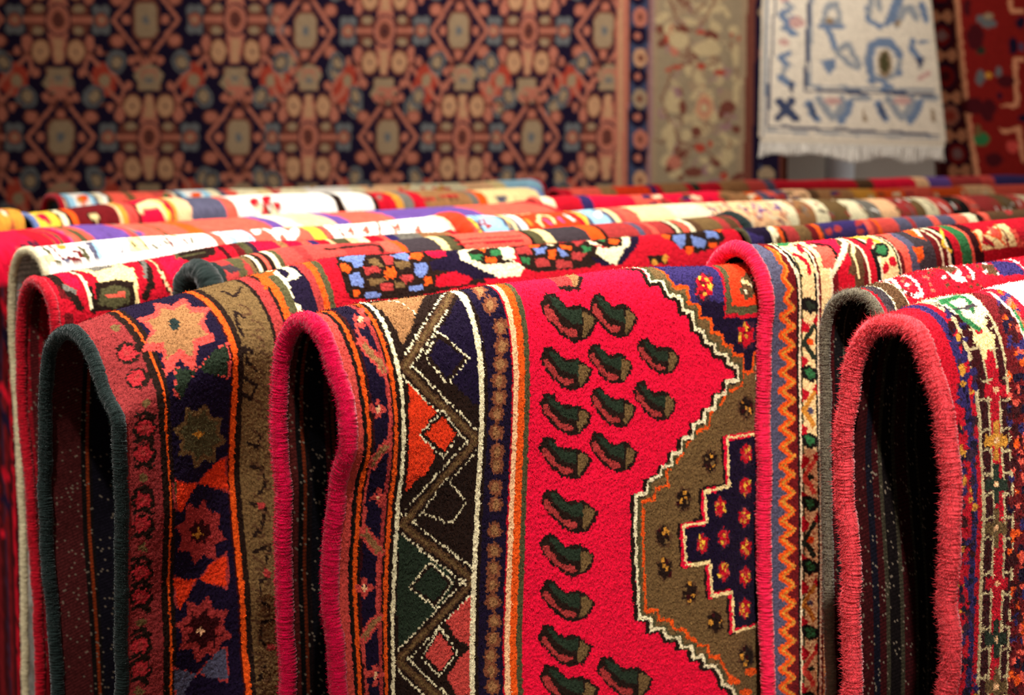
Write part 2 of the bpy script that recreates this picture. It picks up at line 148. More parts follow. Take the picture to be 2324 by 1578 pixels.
['oliv','s',7,0.75,0,1199,74,33,3,-19,39],['brn','s',6,0.7,0.5,1199,74,27,3,-16,35],['crm','e',1205,71,6,2,-3,5],['khak','e',1202,83,6,0,-3,6],['ivo','e',1214,71,6,0,-3,6],['crm','e',1196,65,5,0,-3,5],['khak','e',1187,74,5,2,-2,5],['ivo','e',1184,89,5,0,-2,6],['crm','e',1187,62,6,0,-3,6],['khak','e',1202,53,6,2,-3,5],
['ivo','e',1220,56,6,0,-5,6],['navy','p',1250,434,1103,431,1109,524,1112,548,1031,554,1040,629,968,629,980,725,1052,728,1064,812,1133,812,1142,917,1238,923,1274,926,1382,935,1355,449],['dbrn','l',8,1235,431,1088,431,1097,521,1100,545,1019,551,1025,626,956,629,968,725,1040,725,1049,809,1118,809,1127,914,1220,917,1259,923],
['red','l',6,1241,434,1094,431,1103,524,1106,548,1025,554,1031,629,962,629,971,725,1046,728,1055,812,1124,812,1133,914,1226,920,1265,926],['crm','l',4,1250,434,1103,431,1109,524,1112,548,1031,554,1040,629,968,629,980,725,1052,728,1064,812,1133,812,1142,917,1238,923,1274,926],['dpur','s',7,0.75,0,1172,479,29,3,2,32],
['crim','s',6,0.7,0.5,1172,479,26,3,2,27],['gold','e',1169,470,6,2,0,5],['yel','e',1184,464,6,2,0,5],['salm','e',1184,473,6,2,0,5],['gold','e',1172,470,5,0,0,3],['yel','e',1181,467,4,0,0,5],['salm','e',1172,485,6,2,0,5],['gold','e',1184,464,6,2,0,5],['yel','e',1187,491,4,0,0,5],['salm','e',1166,482,4,0,0,5],
['dpur','s',7,0.75,0,1172,560,29,5,2,32],['crim','s',6,0.7,0.5,1172,560,26,5,2,27],['gold','e',1169,578,6,2,0,5],['yel','e',1175,557,4,0,0,5],['salm','e',1169,557,5,0,0,5],['gold','e',1169,548,5,0,2,5],['yel','e',1187,548,6,2,0,5],['salm','e',1154,557,6,0,0,5],['gold','e',1172,566,5,2,0,5],['yel','e',1169,557,5,0,2,5],
['salm','e',1178,572,6,2,0,5],['dpur','s',7,0.75,0,1082,596,25,3,1,32],['crim','s',6,0.7,0.5,1082,596,23,3,0,27],['gold','e',1076,590,5,2,2,5],['yel','e',1097,605,5,2,0,5],['salm','e',1076,614,5,0,0,5],['gold','e',1091,590,5,0,0,5],['yel','e',1070,599,4,0,0,3],['salm','e',1073,584,5,0,0,5],['gold','e',1070,590,4,0,0,5],
['yel','e',1094,593,4,0,0,3],['salm','e',1070,602,3,0,0,5],['dpur','s',7,0.75,0,1172,635,30,5,2,32],['crim','s',6,0.7,0.5,1172,635,27,5,2,27],['gold','e',1175,647,6,0,0,5],['yel','e',1187,635,6,2,0,5],['salm','e',1172,635,6,0,0,5],['gold','e',1160,641,5,0,0,5],['yel','e',1190,641,4,0,0,5],['salm','e',1172,632,5,0,0,5],
['gold','e',1163,623,4,2,0,5],['yel','e',1169,623,6,2,0,5],['salm','e',1169,617,6,2,0,5],['dpur','s',7,0.75,0,1028,680,24,2,2,32],['crim','s',6,0.7,0.5,1028,680,21,2,2,27],['gold','e',1031,680,3,0,0,5],['yel','e',1019,659,4,2,0,5],['salm','e',1028,692,5,0,0,3],['gold','e',1019,671,3,0,0,5],['yel','e',1022,686,3,0,0,5],
['salm','e',1019,689,3,0,0,3],['gold','e',1025,689,4,0,0,5],['yel','e',1028,674,5,2,0,5],['salm','e',1016,671,5,2,2,5],['dpur','s',7,0.75,0,1097,674,26,3,2,32],['crim','s',6,0.7,0.5,1097,674,22,3,2,27],['gold','e',1094,683,4,2,0,5],['yel','e',1100,665,5,0,0,5],['salm','e',1103,686,5,0,0,5],['gold','e',1097,668,4,2,1,5],
['yel','e',1094,683,4,0,0,5],['salm','e',1103,662,5,0,0,5],['gold','e',1103,668,5,0,2,5],['yel','e',1091,686,3,0,0,5],['salm','e',1106,665,4,0,0,5],['dpur','s',7,0.75,0,1181,713,30,6,1,33],['crim','s',6,0.7,0.5,1181,713,27,6,0,27],['gold','e',1181,719,6,2,0,5],['yel','e',1172,710,6,2,0,5],['salm','e',1184,695,6,2,0,5],
['gold','e',1187,725,6,2,0,5],['yel','e',1184,698,5,0,0,5],['salm','e',1184,701,6,2,0,5],['gold','e',1187,722,4,2,0,5],['yel','e',1184,704,5,2,2,5],['salm','e',1172,722,5,0,0,5],['dpur','s',7,0.75,0,1100,758,26,5,0,32],['crim','s',6,0.7,0.5,1100,758,22,5,2,29],['gold','e',1091,764,3,0,0,5],['yel','e',1106,755,4,2,0,5],
['salm','e',1118,764,6,2,0,5],['gold','e',1112,746,5,2,0,5],['yel','e',1085,764,5,2,0,5],['salm','e',1109,758,4,2,0,5],['gold','e',1100,740,5,0,0,5],['yel','e',1094,746,4,0,0,3],['salm','e',1097,770,5,0,0,5],['dpur','s',7,0.75,0,1181,785,30,6,1,33],['crim','s',6,0.7,0.5,1181,785,27,6,0,29],['gold','e',1181,791,5,0,0,5],
['yel','e',1172,779,6,2,0,5],['salm','e',1181,782,5,0,0,5],['gold','e',1193,779,6,2,0,5],['yel','e',1196,779,5,2,2,5],['salm','e',1193,779,6,0,0,3],['gold','e',1199,791,5,0,0,5],['yel','e',1187,797,5,0,0,5],['salm','e',1172,770,6,2,0,5],['dpur','s',7,0.75,0,1184,866,31,8,2,33],['crim','s',6,0.7,0.5,1184,866,27,6,0,29],
['gold','e',1169,875,4,2,1,5],['yel','e',1175,857,5,0,0,5],['salm','e',1184,887,6,2,0,5],['gold','e',1166,866,6,2,0,5],['yel','e',1178,872,6,2,0,5],['salm','e',1166,860,6,2,0,5],['gold','e',1193,884,6,2,0,5],['yel','e',1199,860,6,2,0,5],['salm','e',1184,866,6,2,0,5],['brn','s',7,0.75,0,1169,365,38,5,0,33],
['dbrn','s',6,0.7,0.5,1169,365,31,3,2,29],['gold','e',1154,350,6,0,0,5],['dbrn','e',1181,371,6,0,0,5],['khak','e',1169,380,6,2,0,5],['mar','e',1157,371,6,0,0,5],['gold','e',1169,365,6,0,0,5],['dbrn','e',1178,368,6,2,0,5],['khak','e',1175,371,7,2,0,5],['mar','e',1190,365,6,0,1,6],['gold','e',1184,374,6,2,0,5],
['brn','s',7,0.75,0,1046,482,30,3,0,33],['dbrn','s',6,0.7,0.5,1046,482,27,3,0,29],['gold','e',1043,494,5,2,2,5],['dbrn','e',1037,494,6,2,0,5],['khak','e',1034,473,4,2,0,5],['mar','e',1049,494,5,0,0,5],['gold','e',1058,494,4,0,0,5],['dbrn','e',1043,470,6,2,0,5],['khak','e',1055,488,5,0,0,5],['mar','e',1034,494,4,0,0,5],
['gold','e',1049,470,6,0,0,5],['brn','s',7,0.75,0,965,566,30,3,1,33],['dbrn','s',6,0.7,0.5,965,566,27,3,0,29],['gold','e',968,551,5,0,0,5],['dbrn','e',953,572,5,0,0,5],['khak','e',947,566,5,0,2,6],['mar','e',950,575,5,0,0,5],['gold','e',956,569,6,0,0,5],['dbrn','e',950,563,5,2,2,5],['khak','e',977,575,6,0,0,5],
['mar','e',950,575,5,0,2,5],['gold','e',974,563,4,0,1,6],['brn','s',7,0.75,0,905,647,32,5,2,33],['dbrn','s',6,0.7,0.5,905,647,27,5,2,29],['gold','e',920,638,5,2,0,5],['dbrn','e',905,662,5,2,0,5],['khak','e',917,662,5,0,0,5],['mar','e',893,629,6,2,0,5],['gold','e',908,629,6,2,0,5],['dbrn','e',902,629,6,2,0,5],
['khak','e',917,659,6,2,0,5],['mar','e',911,647,5,0,0,5],['gold','e',905,641,6,2,0,5],['brn','s',7,0.75,0,914,725,30,5,2,33],['dbrn','s',6,0.7,0.5,914,725,27,5,0,29],['gold','e',920,728,6,0,0,5],['dbrn','e',920,719,6,0,0,5],['khak','e',932,728,6,2,0,5],['mar','e',929,740,5,0,0,5],['gold','e',905,704,6,2,0,5],
['dbrn','e',929,722,6,2,0,5],['khak','e',914,719,5,2,0,5],['mar','e',917,710,5,2,0,5],['gold','e',911,716,5,0,0,5],['brn','s',7,0.75,0,992,794,30,3,0,33],['dbrn','s',6,0.7,0.5,992,794,26,3,0,30],['gold','e',992,773,6,0,0,6],['dbrn','e',1004,800,5,0,0,5],['khak','e',977,785,4,0,0,5],['mar','e',992,803,5,0,0,5],
['gold','e',992,812,5,0,0,5],['dbrn','e',992,779,6,2,0,5],['khak','e',983,803,4,0,1,6],['mar','e',986,806,6,2,0,5],['gold','e',1004,803,6,0,0,5],['brn','s',7,0.75,0,1076,878,31,6,2,33],['dbrn','s',6,0.7,0.5,1076,878,29,6,2,30],['gold','e',1091,878,6,0,0,6],['dbrn','e',1076,869,6,0,0,5],['khak','e',1070,860,6,2,0,5],
['mar','e',1070,863,6,2,0,5],['gold','e',1061,878,6,2,0,5],['dbrn','e',1085,875,6,2,0,5],['khak','e',1091,890,4,2,0,5],['mar','e',1091,872,5,0,2,6],['gold','e',1061,881,6,2,0,5],['brn','s',7,0.75,0,1196,992,41,10,2,36],['dbrn','s',6,0.7,0.5,1196,992,34,9,2,31],['gold','e',1199,1004,8,3,1,6],['dbrn','e',1202,1010,8,3,0,6],
['khak','e',1190,1001,6,1,0,4],['mar','e',1184,968,7,3,0,6],['gold','e',1190,1010,8,1,0,4],['dbrn','e',1175,998,7,1,0,4],['khak','e',1184,983,7,2,0,5],['mar','e',1196,995,7,3,0,6],['gold','e',1178,989,8,3,0,6],['orng','e',1217,1037,27,7,0,10],['orng','e',1148,1043,24,6,2,10],['orng','e',1196,1085,26,6,2,11],
]
RUGS['E'] = {'name': 'E', 'p0': [0.274, 1.7743], 'stations': [[0.0, [[-0.0, 1.3188], [0.014, 1.3144], [0.0295, 1.3007], [0.0409, 1.2832], [0.0499, 1.2551], [0.0469, 1.2233], [0.0463, 1.1617], [0.0473, 1.1089], [0.0513, 1.0529], [0.0533, 0.9495], [0.058, 0.873], [0.0633, 0.8186], [0.0677, 0.7704]], [[-0.0, 1.3188], [-0.0153, 1.3157], [-0.0258, 1.3113], [-0.0384, 1.3013], [-0.0503, 1.2842], [-0.0599, 1.2616], [-0.0643, 1.2006]]], [0.0592, [[-0.0, 1.3157], [0.03, 1.3031], [0.0403, 1.2809], [0.045, 1.2432], [0.0472, 1.1667], [0.0532, 1.0586], [0.0579, 0.9494], [0.0607, 0.8551], [0.0645, 0.7541]], [[-0.0, 1.3157], [-0.0153, 1.3126], [-0.0258, 1.3082], [-0.0384, 1.2982], [-0.0503, 1.2811], [-0.0599, 1.2585], [-0.0643, 1.1975]]], [0.6243, [[-0.0, 1.3222], [0.03, 1.3096], [0.0403, 1.2874], [0.045, 1.2497], [0.0472, 1.1732], [0.0532, 1.0651], [0.0579, 0.9559], [0.0607, 0.8616], [0.0645, 0.7606]], [[-0.0, 1.3222], [-0.0153, 1.3191], [-0.0258, 1.3147], [-0.0384, 1.3047], [-0.0503, 1.2876], [-0.0599, 1.265], [-0.0643, 1.204]]]], 'vfar': 0.6, 'vnear': 0.75, 'seed': 12, 'umax': 0.924, 'knot': 2.1, 'base': 'crim', 'cord': 'epink', 'cord_r': 0.0092, 'cell': 1.2, 'ufine': 0.66, 'vfine': 0.64, 'fuzz': 20000, 'flen': 0.003, 'backk': 0.3, 'tufts': 60000, 'lump': 0.0007}
RUGS['E']["ops"] = [
['slat','b',-40,59],['dred','b',59,110],['blk','b',110,119],['ivo','b',119,128],['oliv','b',128,137],['crm','b',137,188],['blk','b',188,197],['ivo','b',197,203],['dred','b',203,218],['dpur','b',218,227],['dred','p',77,23,80,47,71,74,86,98,62,122,89,149,62,173,95,197,44,215,98,242,47,260,98,287,50,305,98,332,50,350,98,377,50,395,98,422,50,440,95,467,50,488,95,512,50,533,92,560,47,578,92,605,47,623,92,650,47,668,92,698,47,716,92,743,47,761,92,791,47,806,92,836,47,854,92,884,47,899,92,929,47,947,92,977,44,992,89,1025,41,1037,89,1070,38,1085,89,1118,35,1130,89,1166,35,1178,89,1214,104,1238,110,197,110,89,119,26],
['slat','p',77,23,80,47,71,74,86,98,62,122,89,149,62,173,95,197,44,215,98,242,47,260,98,287,50,305,98,332,50,350,98,377,50,395,98,422,50,440,95,467,50,488,95,512,50,533,92,560,47,578,92,605,47,623,92,650,47,668,92,698,47,716,92,743,47,761,92,791,47,806,92,836,47,854,92,884,47,899,92,929,47,947,92,977,44,992,89,1025,41,1037,89,1070,38,1085,89,1118,35,1130,89,1166,35,1178,89,1214,-4,1211,38,83],
['orng','l',9,77,23,80,47,71,74,86,98,62,122,89,149,62,173,95,197,44,215,98,242,47,260,98,287,50,305,98,332,50,350,98,377,50,395,98,422,50,440,95,467,50,488,95,512,50,533,92,560,47,578,92,605,47,623,92,650,47,668,92,698,47,716,92,743,47,761,92,791,47,806,92,836,47,854,92,884,47,899,92,929,47,947,92,977,44,992,89,1025,41,1037,89,1070,38,1085,89,1118,35,1130,89,1166,35,1178,89,1214],
['gold','l',3,83,23,89,47,80,74,92,98,68,122,98,149,68,173,104,197,53,215,104,242,56,260,104,287,56,305,104,332,59,353,104,377,59,398,104,422,59,443,101,467,56,488,101,515,56,533,101,560,53,578,98,605,53,623,98,650,53,668,98,698,53,716,98,743,53,761,98,791,53,809,98,836,53,854,98,884,53,902,98,932,53,947,98,977,50,992,98,1025,47,1040,95,1073,47,1085,95,1121,44,1133,95,1166,44,1181,98,1217],
['blk','p',128,176,164,173,197,188,200,209,164,215,134,200],['dgrn','p',143,182,164,182,185,194,185,203,161,206],['crim','p',131,224,164,242,158,257,131,260],['dgrn','l',8,182,245,158,266,140,284,164,305,179,323],['orng','e',167,284,14,2,0,8],['crim','p',134,314,158,329,149,341,131,344],['crim','p',194,218,197,245,176,233],
['blk','p',128,344,164,341,197,359,200,380,164,383,137,368],['grn','p',143,350,164,350,185,362,185,374,161,377],['crim','p',131,392,164,410,155,425,131,428],['gold','l',8,179,413,155,434,137,452,161,473,173,491],['slat','e',164,455,14,2,0,8],['crim','p',128,482,152,497,146,512,128,512],['crim','p',191,389,194,416,173,401],
['blk','p',125,509,161,509,191,524,194,545,158,551,131,533],['grn','p',137,515,158,515,179,527,179,539,155,542],['crim','p',128,557,158,575,149,590,125,593],['coral','l',8,176,581,149,602,134,620,158,641,170,659],['dgrn','e',161,620,14,2,0,8],['crim','p',125,650,149,665,143,677,125,680],['crim','p',188,557,191,584,167,569],
['blk','p',122,665,155,665,188,683,191,704,155,707,128,689],['grn','p',134,674,155,674,176,686,176,698,152,701],['crim','p',125,713,155,734,149,749,125,752],['dgrn','l',8,173,740,149,761,131,779,155,800,170,821],['orng','e',158,779,14,2,0,8],['crim','p',125,809,149,824,143,839,125,839],['crim','p',185,716,188,743,167,728],
['blk','p',122,824,155,824,188,845,191,866,155,869,128,851],['grn','p',134,833,155,833,176,848,176,860,152,860],['crim','p',125,875,155,896,149,911,125,911],['gold','l',8,173,902,149,920,131,938,158,962,170,983],['slat','e',158,941,14,3,0,7],['crim','p',125,968,149,986,143,1001,125,1001],['crim','p',182,875,188,905,167,890],
['blk','p',122,992,155,995,188,1016,191,1037,158,1040,128,1019],['grn','p',134,1001,158,1004,179,1019,179,1031,152,1031],['crim','p',125,1043,158,1067,149,1082,125,1082],['coral','l',8,176,1073,149,1091,131,1109,158,1133,170,1154],['dgrn','e',161,1112,14,3,0,7],['crim','p',125,1139,149,1160,143,1172,125,1172],
['crim','p',185,1049,188,1076,167,1061],['blk','p',122,1166,158,1169,191,1193,194,1214,158,1214,128,1193],['grn','p',134,1175,158,1178,179,1193,179,1205,155,1205],['crim','p',125,1217,158,1238,143,1238,116,1238],['dgrn','l',8,170,1238,134,1238,107,1238,119,1238,122,1238],['orng','e',134,1238,12,0,-5,0],
['crim','p',83,1238,98,1238,86,1238,68,1238],['crim','p',188,1223,182,1238,170,1235],['crm','p',125,-34,191,-34,179,29,176,77,203,116,158,113,134,83,131,38],['grn','p',140,-34,185,-34,200,-10,155,20,125,17],['crim','p',182,14,212,8,188,53,164,62],['crim','l',7,140,59,164,77,173,95,170,113],['blk','l',4,128,-34,113,47,125,92,137,119],
['ivo','l',4,119,-34,104,47,110,86,119,119],['crm','b',212,248],['ivo','b',248,257],['dred','b',257,281],['crim','b',281,338],['brn','b',338,371],['dred','b',371,392],['ivo','b',392,401],['crim','b',401,425],['blk','b',425,443],['ivo','b',443,452],['crm','b',452,521],['blk','b',521,530],['ivo','b',530,536],
['dred','b',536,551],['coral','b',551,584],['slat','b',584,623],['char','b',623,647],['char','b',647,701],['dred','b',701,725],['ivo','b',725,734],['dred','b',734,752],['ivo','b',752,767],['blk','b',767,782],['crim','b',782,818],['grn','b',818,863],['coral','b',863,875],['mar','b',875,920],['crim','b',920,950],
['crim','b',950,9999],['red','p',266,-34,389,-34,308,71,278,98,281,62,281,11,224,26],['coral','p',233,29,293,35,281,104,230,107],['blk','l',6,251,5,302,32,284,107],['ivo','l',8,398,-34,374,26,281,101,254,128],['brn','p',383,41,389,62,377,134,314,128],['crm','l',5,398,29,353,77,356,110,356,134],['yel','p',410,-34,467,-34,509,32,497,50,467,26],
['gold','l',5,437,-34,500,-34,494,29],['blk','p',479,41,521,47,503,80,479,95,431,86,440,68],['grn','p',473,53,500,56,500,71,479,86,446,77],['crim','e',461,38,14,2,-32,26],['crim','e',503,107,16,2,-6,14],['crim','e',467,122,15,0,-5,14],['orng','p',680,-34,728,-34,689,44,689,59,656,29],['orng','p',611,74,656,77,647,107,617,122],
['ivo','l',6,734,-34,689,35],['coral','l',8,536,-34,599,-10,551,38,557,50,545,68,581,68,557,83,581,116],['yel','l',4,803,17,743,83,773,107],['crm','p',911,50,959,41,923,98,989,107,947,71,1064,26,1106,26,1094,113,1058,113,1043,68,1046,116,911,116],['orng','l',5,917,50,911,113],['orng','l',5,962,65,1013,83,1037,107],
['orng','l',5,1058,26,1028,86],['coral','p',1007,35,1040,50,1022,86,986,71],['coral','p',1091,56,1118,59,1112,98,1136,101,1130,122,1094,116],['dred','l',4,944,83,974,110],['dred','l',4,1058,53,1058,95],['gold','p',218,953,251,959,251,980,218,971],['slat','p',218,980,251,986,251,1007,218,1001],['gold','p',218,1007,251,1013,251,1034,218,1028],
['slat','p',218,1034,254,1043,254,1064,218,1055],['gold','p',218,1061,251,1070,254,1091,218,1082],['slat','p',218,1091,251,1097,254,1121,221,1112],['gold','p',218,1118,254,1127,254,1148,218,1139],['slat','p',218,1145,254,1154,254,1175,218,1166],]
RUGS['C'] = {'name': 'C', 'p0': [-0.4812, 1.6052], 'stations': [[0.0, [[0.0, 1.2406], [0.0385, 1.2298], [0.0642, 1.2004], [0.0896, 1.1734], [0.1103, 1.1586], [0.1108, 1.1176], [0.1114, 1.0773], [0.1058, 1.0141], [0.1021, 0.9714], [0.0941, 0.9052], [0.0909, 0.8453]], [[0.0, 1.2406], [-0.0361, 1.2318], [-0.0664, 1.2104], [-0.0808, 1.1818], [-0.0922, 1.1277], [-0.0989, 1.0813], [-0.1017, 1.0361], [-0.1033, 0.9672], [-0.0996, 0.9219], [-0.0948, 0.8528], [-0.0931, 0.7888]]], [0.0506, [[0.0, 1.2554], [0.0428, 1.244], [0.075, 1.2252], [0.0949, 1.2022], [0.1107, 1.1823], [0.1129, 1.1587], [0.1142, 1.1219], [0.12, 1.0498], [0.1043, 0.9615], [0.1068, 0.898], [0.1001, 0.8351]], [[0.0, 1.2554], [-0.0361, 1.2466], [-0.0664, 1.2252], [-0.0808, 1.1966], [-0.0922, 1.1425], [-0.0989, 1.0961], [-0.1017, 1.0509], [-0.1033, 0.982], [-0.0996, 0.9367], [-0.0948, 0.8676], [-0.0931, 0.8036]]], [0.1442, [[-0.0, 1.2694], [0.0402, 1.2623], [0.0717, 1.2478], [0.0952, 1.2275], [0.1047, 1.2073], [0.0988, 1.1698], [0.0934, 1.1441], [0.0813, 1.0701], [0.0906, 1.0057], [0.1034, 0.9311], [0.1044, 0.8755], [0.1141, 0.8152]], [[-0.0, 1.2694], [-0.0361, 1.2606], [-0.0664, 1.2392], [-0.0808, 1.2106], [-0.0922, 1.1565], [-0.0989, 1.1101], [-0.1017, 1.0649], [-0.1033, 0.996], [-0.0996, 0.9507], [-0.0948, 0.8816], [-0.0931, 0.8176]]], [0.2542, [[-0.0, 1.2875], [0.0345, 1.2754], [0.0559, 1.2511], [0.0684, 1.2263], [0.0758, 1.1697], [0.0786, 1.091], [0.0765, 0.9291], [0.0723, 0.8177]], [[-0.0, 1.2875], [-0.0361, 1.2787], [-0.0664, 1.2573], [-0.0808, 1.2287], [-0.0922, 1.1746], [-0.0989, 1.1282], [-0.1017, 1.083], [-0.1033, 1.0141], [-0.0996, 0.9688], [-0.0948, 0.8997], [-0.0931, 0.8357]]], [0.345, [[-0.0, 1.2992], [0.0152, 1.284], [0.0289, 1.2579], [0.0376, 1.226], [0.0441, 1.1831], [0.0469, 1.0731], [0.0452, 0.9035]], [[-0.0, 1.2992], [-0.0361, 1.2904], [-0.0664, 1.269], [-0.0808, 1.2404], [-0.0922, 1.1863], [-0.0989, 1.1399], [-0.1017, 1.0947], [-0.1033, 1.0258], [-0.0996, 0.9805], [-0.0948, 0.9114], [-0.0931, 0.8474]]], [0.8265, [[-0.0, 1.2973], [0.0152, 1.2821], [0.0289, 1.256], [0.0376, 1.2241], [0.0441, 1.1812], [0.0469, 1.0712], [0.0452, 0.9016]], [[-0.0, 1.2973], [-0.0361, 1.2885], [-0.0664, 1.2671], [-0.0808, 1.2385], [-0.0922, 1.1844], [-0.0989, 1.138], [-0.1017, 1.0928], [-0.1033, 1.0239], [-0.0996, 0.9786], [-0.0948, 0.9095], [-0.0931, 0.8455]]], [1.0812, [[-0.0, 1.3012], [0.0152, 1.286], [0.0289, 1.2599], [0.0376, 1.228], [0.0441, 1.1851], [0.0469, 1.0751], [0.0452, 0.9055]], [[-0.0, 1.3012], [-0.0361, 1.2924], [-0.0664, 1.271], [-0.0808, 1.2424], [-0.0922, 1.1883], [-0.0989, 1.1419], [-0.1017, 1.0967], [-0.1033, 1.0278], [-0.0996, 0.9825], [-0.0948, 0.9134], [-0.0931, 0.8494]]]], 'vfar': 0.8, 'vnear': 0.8, 'seed': 13, 'umax': 1.081, 'knot': 2.5, 'base': 'crim', 'cord': 'teal', 'cord_r': 0.0078, 'cell': 1.3, 'vfine': 0.56, 'fuzz': 22000, 'flen': 0.0032, 'backk': 0.42, 'tufts': 150000, 'bv': 0.55, 'lump': 0.0012}
